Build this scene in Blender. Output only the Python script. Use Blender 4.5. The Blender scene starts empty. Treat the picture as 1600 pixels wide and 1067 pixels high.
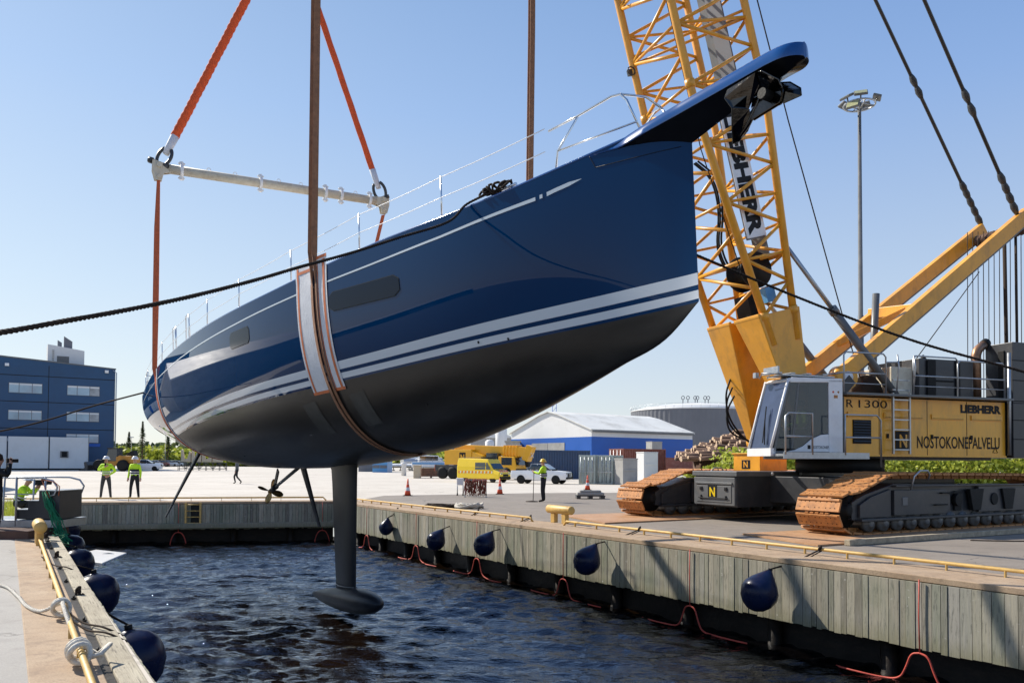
import bpy, math, random
import numpy as np
from mathutils import Vector as V, Matrix as Mx
random.seed(7); rng = np.random.RandomState(5)
SC = bpy.context.scene; COL = SC.collection
R = math.radians
# ------------------------------------------------------------------ camera, sky, sun, exposure
F_, PH, RO, EYE, SHY = 1244.0, R(1.6), R(.36), 1.67, .0958
FW = V((0, math.cos(PH), math.sin(PH))); U0 = V((0, -math.sin(PH), math.cos(PH))); R0 = V((1, 0, 0))
UP = U0*math.cos(RO) - R0*math.sin(RO); RT = R0*math.cos(RO) + U0*math.sin(RO)
CAMP = V((0, 0, EYE))
cd = bpy.data.cameras.new('camera'); cam = bpy.data.objects.new('camera', cd); COL.objects.link(cam)
cam.matrix_world = Mx(((RT.x, UP.x, -FW.x, 0), (RT.y, UP.y, -FW.y, 0), (RT.z, UP.z, -FW.z, EYE), (0, 0, 0, 1)))
cd.sensor_width = 36; cd.lens = F_/1600*36; cd.shift_y = SHY; cd.clip_end = 6000; cd.clip_start = .05
SC.camera = cam
SUN_AZ, SUN_EL = R(-58), R(40)
w = bpy.data.worlds.new('World'); SC.world = w; w.use_nodes = True
nt = w.node_tree; bg = nt.nodes['Background']; sk = nt.nodes.new('ShaderNodeTexSky')
sk.sky_type = 'NISHITA'; sk.sun_disc = False; sk.sun_elevation = SUN_EL; sk.sun_rotation = SUN_AZ
sk.air_density = 1.0; sk.dust_density = .6; sk.ozone_density = 2.0; sk.altitude = 0
wtc = nt.nodes.new('ShaderNodeTexCoord'); wsp = nt.nodes.new('ShaderNodeSeparateXYZ'); nt.links.new(wtc.outputs['Generated'], wsp.inputs[0])
wr = nt.nodes.new('ShaderNodeValToRGB'); nt.links.new(wsp.outputs[2], wr.inputs[0])
_st = [(0, (.88, .92, .94)), (.06, (.80, .87, .94)), (.20, (.60, .75, .97)), (.40, (.33, .53, .94)), (.62, (.13, .31, .72)), (1, (.05, .15, .45))]
while len(wr.color_ramp.elements) < len(_st): wr.color_ramp.elements.new(.5)
for _i, (_p, _c) in enumerate(_st): wr.color_ramp.elements[_i].position = _p; wr.color_ramp.elements[_i].color = (_c[0]*1, _c[1]*1, _c[2]*1, 1)
wd_ = nt.nodes.new('ShaderNodeVectorMath'); wd_.operation = 'DOT_PRODUCT'; nt.links.new(wtc.outputs['Generated'], wd_.inputs[0])
wd_.inputs[1].default_value = (math.sin(SUN_AZ)*math.cos(SUN_EL), math.cos(SUN_AZ)*math.cos(SUN_EL), math.sin(SUN_EL))   # paler toward the sun
wx_ = nt.nodes.new('ShaderNodeMath'); wx_.operation = 'MAXIMUM'; nt.links.new(wd_.outputs['Value'], wx_.inputs[0]); wx_.inputs[1].default_value = 0
wp_ = nt.nodes.new('ShaderNodeMath'); wp_.operation = 'POWER'; nt.links.new(wx_.outputs[0], wp_.inputs[0]); wp_.inputs[1].default_value = 2.2
wc_ = nt.nodes.new('ShaderNodeVectorMath'); wc_.operation = 'SCALE'; wc_.inputs[0].default_value = (.21, .22, .11); nt.links.new(wp_.outputs[0], wc_.inputs['Scale'])
wa_ = nt.nodes.new('ShaderNodeVectorMath'); wa_.operation = 'ADD'; nt.links.new(wr.outputs[0], wa_.inputs[0]); nt.links.new(wc_.outputs[0], wa_.inputs[1])
wm = nt.nodes.new('ShaderNodeMix'); wm.data_type = 'RGBA'; wm.inputs[0].default_value = .74
wv_ = nt.nodes.new('ShaderNodeVectorMath'); wv_.operation = 'SCALE'; wv_.inputs['Scale'].default_value = 8.2; nt.links.new(wa_.outputs[0], wv_.inputs[0])
nt.links.new(sk.outputs[0], wm.inputs[6]); nt.links.new(wv_.outputs[0], wm.inputs[7])
nt.links.new(wm.outputs[2], bg.inputs[0]); bg.inputs[1].default_value = .086
SDIR = V((math.sin(SUN_AZ)*math.cos(SUN_EL), math.cos(SUN_AZ)*math.cos(SUN_EL), math.sin(SUN_EL)))
sl = bpy.data.lights.new('sun', 'SUN'); sun = bpy.data.objects.new('sun', sl); COL.objects.link(sun)
sl.energy = 5.0; sl.angle = R(.5); sl.color = (1, .93, .82)
sun.rotation_euler = (-SDIR).to_track_quat('-Z', 'Y').to_euler(); sun.location = (-40, 30, 60)
SC.view_settings.view_transform = 'Standard'; SC.view_settings.look = 'None'
SC.view_settings.exposure = 0.42; SC.view_settings.gamma = 1
SC.render.resolution_x = 1024; SC.render.resolution_y = 682

# ------------------------------------------------------------------ helpers
def ray(u, v): return FW + RT*((u-800)/F_) + UP*((533.5+SHY*1600-v)/F_)
def G(u, v, z=0):
    r = ray(u, v); return CAMP + r*((z-EYE)/r.z)
def P(u, v, Y):
    r = ray(u, v); return CAMP + r*(Y/r.y)
Q = V((-.54, .8416, 0)); PP = V((.8416, .54, 0))          # along the slip, across the slip
def ST(s, t, z=0): return Q*s + PP*t + V((0, 0, z))
def onT(u, v, t):                                         # where a sight line meets the vertical plane at t
    r = ray(u, v); k = (t-CAMP.dot(PP))/r.dot(PP); return CAMP + r*k
def frame(O, X, Y, Z):
    m = Mx.Identity(4)
    for i in range(3): m[i][0] = X[i]; m[i][1] = Y[i]; m[i][2] = Z[i]; m[i][3] = O[i]
    return m
WM = {}
def chaikin(pts, n=3):
    pts = [V(p) for p in pts]
    for _ in range(n):
        q = [pts[0]]
        for a, b in zip(pts[:-1], pts[1:]): q += [a.lerp(b, .25), a.lerp(b, .75)]
        pts = q+[pts[-1]]
    return pts
class MB:
    def __init__(s, F=None): s.v = []; s.f = []; s.m = []; s.s = []; s.F = F
    def add(s, vs, fs, mi=0, sm=False):
        o = len(s.v)
        for p in vs:
            p = V(p); s.v.append(s.F @ p if s.F is not None else p)
        for f in fs: s.f.append([i+o for i in f]); s.m.append(mi); s.s.append(sm)
    def hexa(s, p, mi=0): s.add(p, [(0, 3, 2, 1), (4, 5, 6, 7), (0, 1, 5, 4), (1, 2, 6, 5), (2, 3, 7, 6), (3, 0, 4, 7)], mi)
    def box(s, c, d, mi=0, rot=None):
        x, y, z = d[0]/2, d[1]/2, d[2]/2; c = V(c)
        p = [V(q) for q in ((-x, -y, -z), (x, -y, -z), (x, y, -z), (-x, y, -z), (-x, -y, z), (x, -y, z), (x, y, z), (-x, y, z))]
        if rot is not None: p = [rot @ q for q in p]
        s.hexa([c+q for q in p], mi)
    def bb(s, x0, x1, y0, y1, z0, z1, mi=0): s.box(((x0+x1)/2, (y0+y1)/2, (z0+z1)/2), (abs(x1-x0), abs(y1-y0), abs(z1-z0)), mi)
    def bar(s, a, b, w, h, up=(0, 0, 1), mi=0, w2=None, h2=None):
        a = V(a); b = V(b); d = (b-a).normalized(); x = d.cross(V(up))
        if x.length < 1e-4: x = d.cross(V((1, 0, 0)))
        x.normalize(); y = x.cross(d); w2 = w if w2 is None else w2; h2 = h if h2 is None else h2
        q = []
        for c, ww, hh in ((a, w, h), (b, w2, h2)):
            q += [c-x*ww/2-y*hh/2, c+x*ww/2-y*hh/2, c+x*ww/2+y*hh/2, c-x*ww/2+y*hh/2]
        s.hexa(q, mi)
    def tube(s, pts, r, n=8, mi=0, cap=True, closed=False, sm=True, flat=1.0):
        pts = [V(p) for p in pts]; N = len(pts)
        if not hasattr(r, '__len__'): r = [r]*N
        o = []; ref = None
        for i, p in enumerate(pts):
            if closed: t = pts[(i+1) % N]-pts[i-1]
            else: t = pts[min(i+1, N-1)]-pts[max(i-1, 0)]
            if t.length < 1e-9: t = V((0, 0, 1))
            t.normalize()
            if ref is None:
                ref = t.orthogonal().normalized() if abs(t.z) > .9 else t.cross(V((0, 0, 1))).normalized()
            else:
                ref = ref - t*ref.dot(t)
                ref = ref.normalized() if ref.length > 1e-6 else t.orthogonal().normalized()
            b = t.cross(ref)
            for k in range(n):
                a = 2*math.pi*k/n; o.append(p + ref*(math.cos(a)*r[i]) + b*(math.sin(a)*r[i]*flat))
        f = []
        for i in range(N if closed else N-1):
            j = (i+1) % N
            for k in range(n): k2 = (k+1) % n; f.append((i*n+k, i*n+k2, j*n+k2, j*n+k))
        if cap and not closed: f.append(tuple(range(n-1, -1, -1))); f.append(tuple((N-1)*n+k for k in range(n)))
        s.add(o, f, mi, sm)
        if cap and not closed: s.s[-1] = s.s[-2] = False
    def cyl(s, a, b, r0, r1=None, n=16, mi=0, sm=True): s.tube([a, b], [r0, r0 if r1 is None else r1], n, mi, True, False, sm)
    def lathe(s, prof, O=(0, 0, 0), Z=(0, 0, 1), n=20, mi=0, sm=True):
        O = V(O); Z = V(Z).normalized(); X = Z.orthogonal().normalized(); Y = Z.cross(X); o = []
        for r, z in prof:
            for k in range(n):
                a = 2*math.pi*k/n; o.append(O + Z*z + X*(r*math.cos(a)) + Y*(r*math.sin(a)))
        f = []
        for i in range(len(prof)-1):
            for k in range(n): k2 = (k+1) % n; f.append((i*n+k, i*n+k2, (i+1)*n+k2, (i+1)*n+k))
        f.append(tuple(range(n-1, -1, -1))); f.append(tuple((len(prof)-1)*n+k for k in range(n)))
        s.add(o, f, mi, sm)
    def prism(s, poly, O, X, Y, N, d, mi=0):               # 2-d outline in X,Y pushed along N by d
        O = V(O); X = V(X); Y = V(Y); N = V(N); n = len(poly)
        a = [O+X*x+Y*y for x, y in poly]; b = [p+N*d for p in a]
        s.add(a+b, [tuple(range(n-1, -1, -1)), tuple(range(n, 2*n))] + [(i, (i+1) % n, n+(i+1) % n, n+i) for i in range(n)], mi)
    def ribbon(s, pts, wd, w, th, mi=0):
        pts = [V(p) for p in pts]; N = len(pts); o = []; wds = wd if isinstance(wd, list) else [V(wd)]*N
        ws = w if hasattr(w, '__len__') else [w]*N
        for i, p in enumerate(pts):
            t = (pts[min(i+1, N-1)]-pts[max(i-1, 0)]).normalized(); x = wds[i]; nn = t.cross(x).normalized()
            o += [p-x*ws[i]/2-nn*th/2, p+x*ws[i]/2-nn*th/2, p+x*ws[i]/2+nn*th/2, p-x*ws[i]/2+nn*th/2]
        f = [(3, 2, 1, 0), tuple(4*(N-1)+k for k in range(4))]
        for i in range(N-1):
            for k in range(4): k2 = (k+1) % 4; f.append((i*4+k, i*4+k2, i*4+4+k2, i*4+4+k))
        s.add(o, f, mi)
    def grid(s, rows, mi=0, sm=True, closed=False):
        n = len(rows[0]); o = [p for r in rows for p in r]; f = []
        for i in range(len(rows)-1):
            for k in range(n if closed else n-1): k2 = (k+1) % n; f.append((i*n+k, i*n+k2, (i+1)*n+k2, (i+1)*n+k))
        s.add(o, f, mi, sm)
    def build(s, name, mats, parent=None, bevel=0, label=None):
        me = bpy.data.meshes.new(name); ob = bpy.data.objects.new(name, me); COL.objects.link(ob)
        if parent is not None:
            M = WM[parent.name]; inv = M.inverted(); vs = [inv @ p for p in s.v]; ob.parent = parent; WM[ob.name] = M
        else:
            xs = np.array([tuple(p) for p in s.v]); lo = xs.min(0); hi = xs.max(0)
            c = V(((lo[0]+hi[0])/2, (lo[1]+hi[1])/2, lo[2])); vs = [p-c for p in s.v]; ob.location = c
            WM[ob.name] = Mx.Translation(c)
        me.from_pydata([tuple(p) for p in vs], [], s.f)
        if not isinstance(mats, (list, tuple)): mats = [mats]
        for m in mats: me.materials.append(m)
        me.polygons.foreach_set('material_index', s.m); me.polygons.foreach_set('use_smooth', s.s)
        if len(s.f) < 60000:
            import bmesh
            bm = bmesh.new(); bm.from_mesh(me); bmesh.ops.recalc_face_normals(bm, faces=bm.faces); bm.to_mesh(me); bm.free()
        me.update()
        if bevel:
            b = ob.modifiers.new('bevel', 'BEVEL'); b.width = bevel; b.segments = 2; b.limit_method = 'ANGLE'; b.angle_limit = R(40); b.harden_normals = False
        if label: ob['label'] = label
        return ob
def tag(o, label, cat=None, group=None, kind=None):
    if label: o['label'] = label
    if cat: o['category'] = cat
    if group: o['group'] = group
    if kind: o['kind'] = kind
    return o
def thing(name, label, cat, loc, rz=0, group=None, M=None):
    o = bpy.data.objects.new(name, None); COL.objects.link(o)
    if M is None: M = Mx.Translation(V(loc)) @ Mx.Rotation(rz, 4, 'Z')
    o.matrix_world = M; o.empty_display_size = .2
    WM[o.name] = M; tag(o, label, cat, group); return o, M
def struct(o): o['kind'] = 'structure'; return o
def dup(root, loc, rz, label=None, group=None, scale=None):
    def cp(o, par):
        c = o.copy(); COL.objects.link(c)
        if par is not None: c.parent = par
        for ch in list(o.children): cp(ch, c)
        return c
    r = cp(root, None); r.location = loc; r.rotation_euler = (0, 0, rz)
    if scale: r.scale = (scale,)*3
    if label: r['label'] = label
    if group: r['group'] = group
    WM[r.name] = Mx.Translation(V(loc)) @ Mx.Rotation(rz, 4, 'Z')
    return r
def textverts(txt, bold=0.0):
    cu = bpy.data.curves.new('t', 'FONT'); cu.body = txt; cu.offset = bold; cu.resolution_u = 3; cu.fill_mode = 'FRONT'
    ob = bpy.data.objects.new('t', cu); COL.objects.link(ob); bpy.context.view_layer.update()
    dg = bpy.context.evaluated_depsgraph_get(); me = ob.evaluated_get(dg).to_mesh()
    vs = [(p.co.x, p.co.y) for p in me.vertices]; fs = [tuple(p.vertices) for p in me.polygons]
    ob.evaluated_get(dg).to_mesh_clear(); bpy.data.objects.remove(ob); bpy.data.curves.remove(cu); return vs, fs
def lettering(mb, txt, O, X, Y, w, h, mi=0, bold=0.0):      # letters fill a w x h field at O in the X,Y directions
    vs, fs = textverts(txt, bold); a = np.array(vs); lo = a.min(0); hi = a.max(0)
    O = V(O); X = V(X); Y = V(Y)
    mb.add([O + X*((x-lo[0])/(hi[0]-lo[0])*w) + Y*((y-lo[1])/(hi[1]-lo[1])*h) for x, y in vs], fs, mi)
# ------------------------------------------------------------------ materials
def newmat(name):
    m = bpy.data.materials.new(name); m.use_nodes = True; nt = m.node_tree
    return m, nt, nt.nodes['Principled BSDF'], nt.nodes.new
def L(nt, a, b): nt.links.new(a, b)
def ramp(nt, inp, stops):
    n = nt.nodes.new('ShaderNodeValToRGB'); L(nt, inp, n.inputs[0]); e = n.color_ramp.elements
    while len(e) < len(stops): e.new(.5)
    for i, (p, c) in enumerate(stops): e[i].position = p; e[i].color = (*c, 1) if len(c) == 3 else c
    return n.outputs[0]
def mixc(nt, fac, a, b):
    n = nt.nodes.new('ShaderNodeMix'); n.data_type = 'RGBA'
    for s, x in ((0, fac), (6, a), (7, b)):
        if hasattr(x, 'is_output'): L(nt, x, n.inputs[s])
        elif s == 0: n.inputs[0].default_value = x
        else: n.inputs[s].default_value = (*x, 1)
    return n.outputs[2]
def mth(nt, op, a, b=0, c=None):
    n = nt.nodes.new('ShaderNodeMath'); n.operation = op
    for i, x in enumerate((a, b) if c is None else (a, b, c)):
        if hasattr(x, 'is_output'): L(nt, x, n.inputs[i])
        else: n.inputs[i].default_value = x
    return n.outputs[0]
def noise(nt, co, scale, detail=6, rough=.6, stretch=None):
    if stretch:
        m = nt.nodes.new('ShaderNodeMapping'); L(nt, co, m.inputs[0]); m.inputs['Scale'].default_value = stretch; co = m.outputs[0]
    n = nt.nodes.new('ShaderNodeTexNoise'); L(nt, co, n.inputs['Vector']); n.inputs['Scale'].default_value = scale
    n.inputs['Detail'].default_value = detail; n.inputs['Roughness'].default_value = rough; return n.outputs[0]
def mat(name, col, rough=.5, metal=0, var=.18, scale=2.5, bump=0, bscale=40, coat=0, dirt=None, damt=.35, dscale=1.5, stretch=None, island=0, dstretch=None):
    m, nt, b, N = newmat(name)
    if max(col) < .08 and not coat: b.inputs['Specular IOR Level'].default_value = .22
    tc = N('ShaderNodeTexCoord').outputs['Object']
    c1 = tuple(max(0, x*(1-var)) for x in col); c2 = tuple(min(1, x*(1+var)) for x in col)
    n1 = noise(nt, tc, scale, 6, .6, stretch)
    c = ramp(nt, n1, [(.3, c1), (.7, c2)])
    if island:
        g = N('ShaderNodeNewGeometry').outputs['Random Per Island']
        c = mixc(nt, mth(nt, 'MULTIPLY', g, island), c, tuple(x*.35 for x in col))
    if dirt is not None:
        n2 = noise(nt, tc, dscale, 9, .72, dstretch); f = ramp(nt, n2, [(.5-.02, (0,)*3), (.72, (1,)*3)])
        c = mixc(nt, mth(nt, 'MULTIPLY', f, damt), c, dirt)
    L(nt, c, b.inputs['Base Color'])
    L(nt, mth(nt, 'MULTIPLY_ADD', n1, .25*min(1, rough*2), rough-.12*min(1, rough*2)), b.inputs['Roughness'])
    b.inputs['Metallic'].default_value = metal; b.inputs['Coat Weight'].default_value = coat; b.inputs['Coat Roughness'].default_value = .05
    if bump:
        bn = N('ShaderNodeBump'); bn.inputs['Strength'].default_value = bump; bn.inputs['Distance'].default_value = .02
        L(nt, noise(nt, tc, bscale, 5, .6), bn.inputs['Height']); L(nt, bn.outputs[0], b.inputs['Normal'])
    return m
RUST = (.12, .05, .02)
M = dict(
 yellow=mat('crane_yellow', (.80, .36, .025), .38, 0, .1, 1.2, .05, 60, .25, (.25, .12, .03), .5, 2.6, None, 0, (1, 1, .4)),
 yellow_body=mat('body_yellow', (.92, .43, .03), .35, 0, .06, 1, .0, 60, .3, (.30, .17, .06), .45, 2.2, None, 0, (1, 1, .25)),
 truck_yellow=mat('truck_yellow', (.80, .40, .01), .35, 0, .06, 1, 0, 40, .3),
 van_yellow=mat('van_yellow', (.80, .56, .01), .3, 0, .05, 1, 0, 40, .4),
 navy=mat('navy_fender', (.006, .012, .045), .28, 0, .2, 3, .1, 30, 0, (.03, .03, .05), .5, 4),
 black=mat('black_rubber', (.012, .012, .012), .6, 0, .3, 8, .2, 60),
 darkgrey=mat('dark_grey_paint', (.035, .037, .042), .42, 0, .2, 1.5, .06, 30, .1, (.10, .08, .06), .35, 3),
 midgrey=mat('mid_grey_paint', (.12, .125, .13), .4, 0, .15, 2, .05, 30, .1, (.2, .17, .13), .3, 3),
 steel=mat('galvanised_steel', (.42, .44, .46), .38, .75, .15, 8, .05, 40),
 chrome=mat('polished_steel', (.78, .76, .72), .09, 1, .08, 3, .25, 6),
 stain=mat('stainless_tube', (.7, .7, .7), .16, 1, .05, 5),
 white=mat('white_paint', (.80, .80, .80), .35, 0, .05, 2, 0, 40, .2, (.5, .48, .42), .25, 3),
 offwhite=mat('cream_paint', (.60, .54, .42), .45, 0, .1, 4, .1, 30, 0, (.3, .2, .1), .5, 5),
 rustplate=mat('rusty_shoe', (.46, .20, .06), .62, .1, .25, 5, .3, 40, 0, (.12, .055, .03), .85, 3.5),
 hole=mat('bolt_hole', (.02, .012, .008), .8, 0),
 tan=mat('ochre_coping', (.46, .30, .16), .85, 0, .2, 1.2, .4, 60, 0, (.20, .16, .12), .6, 2.5),
 railyel=mat('rail_yellow', (.62, .40, .12), .5, 0, .12, 5, .1, 40, 0, (.22, .13, .06), .5, 6),
 timber=mat('weathered_timber', (.40, .33, .23), .8, 0, .3, 6, .6, 50, 0, (.12, .10, .08), .6, 5, (1, 1, 1)),
 rope_dk=mat('dark_rope', (.045, .032, .024), .85, 0, .3, 60, .6, 90),
 rope_wh=mat('white_rope', (.62, .58, .50), .85, 0, .2, 40, .5, 90),
 red=mat('red_hose', (.50, .07, .045), .6, 0, .15, 6, .2, 30),
 orange=mat('orange_webbing', (.72, .10, .02), .75, 0, .18, 9, .6, 70),
 orange2=mat('faded_orange_webbing', (.55, .11, .035), .75, 0, .2, 12, .4, 90),
 brown=mat('brown_webbing', (.27, .125, .065), .8, 0, .25, 14, .5, 120, 0, (.30, .17, .08), .5, 30, None, 0, (1, 1, .02)),
 padwhite=mat('white_padding', (.66, .67, .70), .7, 0, .08, 6, .3, 30),
 tape=mat('orange_tape', (.62, .16, .05), .6, 0, .2, 9),
 bronze=mat('bronze', (.32, .20, .07), .35, .8, .3, 10, .1, 20),
 antifoul=None, glass=mat('dark_glass', (.02, .03, .04), .04, 0, .2, 1, 0, 40, 1),
 winglass=mat('office_glass', (.30, .42, .50), .06, 0, .25, .25, 0, 40, .6),
 cabglass=None,
 blueb=mat('blue_cladding', (.013, .066, .155), .45, 0, .12, .3, .0, 40, 0),
 bluew=mat('royal_blue_cladding', (.012, .10, .42), .5, 0, .08, .3, 0),
 concrete=mat('grey_concrete', (.36, .35, .33), .85, 0, .15, .8, .3, 20, 0, (.2, .19, .17), .5, 1),
 tankgrey=mat('tank_cladding', (.15, .155, .175), .5, .1, .08, .2, 0),
 wallwhite=mat('white_cladding', (.70, .70, .69), .55, 0, .06, .3, .0, 40, 0, (.4, .38, .34), .3, .6),
 hiviz=mat('hi_vis_yellow', (.55, .85, .02), .7, 0, .12, 8, .3, 20),
 reflect=mat('reflective_band', (.65, .66, .66), .35, .2, .1, 20),
 trousers=mat('dark_trousers', (.022, .024, .028), .85, 0, .3, 8, .3, 20),
 greytr=mat('grey_trousers', (.06, .06, .06), .85, 0, .25, 8, .3, 20),
 skin=mat('skin', (.50, .27, .18), .5, 0, .08, 10),
 helmetw=mat('white_helmet', (.75, .75, .74), .3, 0, .04, 3, 0, 40, .3),
 helmety=mat('yellow_helmet', (.75, .48, .02), .3, 0, .04, 3, 0, 40, .3),
 coneo=mat('cone_orange', (.75, .09, .03), .5, 0, .1, 6), green=mat('green_net', (.01, .22, .10), .7, 0, .2, 20),
 log=mat('log_bark', (.20, .12, .085), .9, 0, .35, 6, .6, 30, 0, None, 0, 1, None, .6),
 logend=mat('log_end', (.55, .40, .27), .85, 0, .2, 10),
 contg=mat('pale_green_container', (.42, .47, .43), .6, 0, .08, 1, 0, 40, 0, (.25, .15, .08), .5, 2.5),
 contr=mat('rust_red_container', (.22, .07, .05), .6, 0, .12, 1, 0, 40, 0, (.4, .25, .2), .4, 2.5),
 contb=mat('blue_container', (.04, .08, .16), .55, 0, .12, 1, 0, 40, 0, (.15, .10, .08), .35, 2.5),
 loader=mat('loader_yellow', (.42, .19, .02), .5, 0, .15, 2), silver=mat('silver_car', (.45, .46, .48), .3, .3, .05, 2, 0, 40, .5),
 lblue=mat('light_blue_paint', (.10, .32, .60), .4, 0, .08, 2), lamp=mat('lamp_glass', (.40, .40, .22), .3, 0, .15, 9),
 exhaust=mat('exhaust_pipe', (.30, .17, .10), .45, .7, .3, 5, .1, 30), beige=mat('beige_mould', (.50, .42, .30), .7, 0, .1, 2),
 operator_mat=mat('grey_jacket', (.10, .11, .12), .85, 0, .2, 8), black_txt=mat('black_lettering', (.012, .012, .014), .5, 0, .1, 5))
def cab_glass():
    m, nt, b, N = newmat('cab_glass'); b.inputs['Base Color'].default_value = (.07, .09, .10, 1); b.inputs['Roughness'].default_value = .02
    b.inputs['Transmission Weight'].default_value = .0; b.inputs['Alpha'].default_value = .6; b.inputs['Coat Weight'].default_value = .5; return m
M['cabglass'] = cab_glass()
# concrete and asphalt
def ground_mat(name, c1, c2, stain, sc=.35, jo=None, rough=.85, fine=.25, seal=None, crk=.35):
    m, nt, b, N = newmat(name); tc = N('ShaderNodeTexCoord').outputs['Object']
    a = noise(nt, tc, sc, 8, .6); f = noise(nt, tc, 55, 3, .7); g = noise(nt, tc, sc*5, 8, .75)
    c = ramp(nt, a, [(.35, c1), (.65, c2)])
    c = mixc(nt, mth(nt, 'MULTIPLY', ramp(nt, g, [(.50, (0,)*3), (.66, (1,)*3)]), .65), c, stain)
    c = mixc(nt, mth(nt, 'MULTIPLY', ramp(nt, f, [(.3, (0,)*3), (.7, (1,)*3)]), fine), c, tuple(x*.55 for x in c1))
    nd = noise(nt, tc, .9, 4, .6); vv = N('ShaderNodeVectorMath'); vv.operation = 'ADD'; cb = N('ShaderNodeCombineXYZ'); L(nt, mth(nt, 'MULTIPLY', nd, 1.6), cb.inputs[0]); L(nt, mth(nt, 'MULTIPLY', a, 1.3), cb.inputs[1])
    L(nt, tc, vv.inputs[0]); L(nt, cb.outputs[0], vv.inputs[1]); vo = N('ShaderNodeTexVoronoi'); vo.feature = 'DISTANCE_TO_EDGE'; L(nt, vv.outputs[0], vo.inputs['Vector']); vo.inputs['Scale'].default_value = crk
    ck_ = mth(nt, 'LESS_THAN', vo.outputs['Distance'], .006*crk*3); c = mixc(nt, mth(nt, 'MULTIPLY', mth(nt, 'MULTIPLY', ck_, .5), ramp(nt, noise(nt, tc, .35, 2), [(.45, (0,)*3), (.6, (1,)*3)])), c, tuple(x*.3 for x in c1))
    sk2 = noise(nt, tc, 1.1, 7, .65, (.12, 1.6, 1)); c = mixc(nt, mth(nt, 'MULTIPLY', ramp(nt, sk2, [(.5, (0,)*3), (.75, (1,)*3)]), .35), c, stain)
    if jo:
        br = N('ShaderNodeTexBrick'); mp = N('ShaderNodeMapping'); L(nt, tc, mp.inputs[0]); mp.inputs['Rotation'].default_value = (0, 0, -R(32.7))
        L(nt, mp.outputs[0], br.inputs['Vector']); br.inputs['Scale'].default_value = 1; br.inputs['Brick Width'].default_value = jo; br.inputs['Row Height'].default_value = jo
        br.inputs['Mortar Size'].default_value = .035; br.offset = 0; br.inputs['Color1'].default_value = (1, 1, 1, 1); br.inputs['Color2'].default_value = (1, 1, 1, 1); br.inputs['Mortar'].default_value = (0, 0, 0, 1)
        c = mixc(nt, mth(nt, 'MULTIPLY', mth(nt, 'SUBTRACT', 1, br.outputs[0]), .4), c, tuple(x*.4 for x in c1))
    L(nt, c, b.inputs['Base Color']); b.inputs['Roughness'].default_value = rough
    bn = N('ShaderNodeBump'); bn.inputs['Strength'].default_value = .35; bn.inputs['Distance'].default_value = .01
    L(nt, f, bn.inputs['Height']); L(nt, bn.outputs[0], b.inputs['Normal']); return m
M['yard'] = ground_mat('yard_concrete', (.54, .49, .42), (.64, .59, .52), (.44, .39, .33), .12, 6.0)
M['asphalt'] = ground_mat('grey_asphalt', (.235, .200, .165), (.29, .25, .21), (.15, .13, .11), .35, None, .8, .45)
M['copingm'] = ground_mat('rusty_coping', (.40, .28, .18), (.50, .38, .26), (.20, .14, .10), 1.4, None, .85, .55, None, .9)
M['steelplate'] = ground_mat('rusty_steel_plate', (.42, .22, .10), (.52, .32, .18), (.25, .13, .07), .9, None, .6, .2)
def plank_mat():
    m, nt, b, N = newmat('quay_planks'); tc = N('ShaderNodeTexCoord').outputs['Object']
    rp = N('ShaderNodeNewGeometry').outputs['Random Per Island']
    c = ramp(nt, rp, [(0, (.13, .12, .095)), (.2, (.33, .30, .225)), (.4, (.19, .19, .14)), (.6, (.42, .38, .29)), (.8, (.24, .25, .18)), (1, (.36, .34, .29))])
    st = noise(nt, tc, 3.2, 8, .7, (9, 9, .6)); c = mixc(nt, mth(nt, 'MULTIPLY', ramp(nt, st, [(.42, (0,)*3), (.68, (1,)*3)]), .6), c, (.33, .31, .27))
    d = noise(nt, tc, 5, 8, .75, (6, 6, .8)); c = mixc(nt, mth(nt, 'MULTIPLY', ramp(nt, d, [(.52, (0,)*3), (.66, (1,)*3)]), .7), c, (.06, .065, .055))
    kn = noise(nt, tc, 11, 2, .5); c = mixc(nt, mth(nt, 'MULTIPLY', ramp(nt, kn, [(.70, (0,)*3), (.74, (1,)*3)]), .5), c, (.45, .43, .38))
    gr = noise(nt, tc, .8, 3, .5); c = mixc(nt, mth(nt, 'MULTIPLY', ramp(nt, gr, [(.55, (0,)*3), (.7, (1,)*3)]), .4), c, (.11, .15, .09))
    ge = N('ShaderNodeNewGeometry'); sz = N('ShaderNodeSeparateXYZ'); L(nt, ge.outputs['Position'], sz.inputs[0])
    tl = mth(nt, 'ADD', sz.outputs[2], mth(nt, 'MULTIPLY', st, .35)); c = mixc(nt, mth(nt, 'MULTIPLY', ramp(nt, mth(nt, 'MULTIPLY', tl, -1), [(.60, (0,)*3), (.86, (1,)*3)]), .6), c, (.20, .185, .10))
    nl = N('ShaderNodeTexVoronoi'); L(nt, tc, nl.inputs['Vector']); nl.inputs['Scale'].default_value = 3.4; c = mixc(nt, mth(nt, 'MULTIPLY', mth(nt, 'LESS_THAN', nl.outputs['Distance'], .055), .7), c, (.55, .53, .48))
    L(nt, c, b.inputs['Base Color']); b.inputs['Roughness'].default_value = .8
    bn = N('ShaderNodeBump'); bn.inputs['Strength'].default_value = .6; bn.inputs['Distance'].default_value = .01
    L(nt, st, bn.inputs['Height']); L(nt, bn.outputs[0], b.inputs['Normal']); return m
M['planks'] = plank_mat()
M['darkwall'] = mat('wet_dark_wall', (.016, .013, .011), .55, 0, .4, 2, .5, 12, 0, (.05, .035, .022), .5, 2, None, 0, (1, 1, 4))
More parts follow.
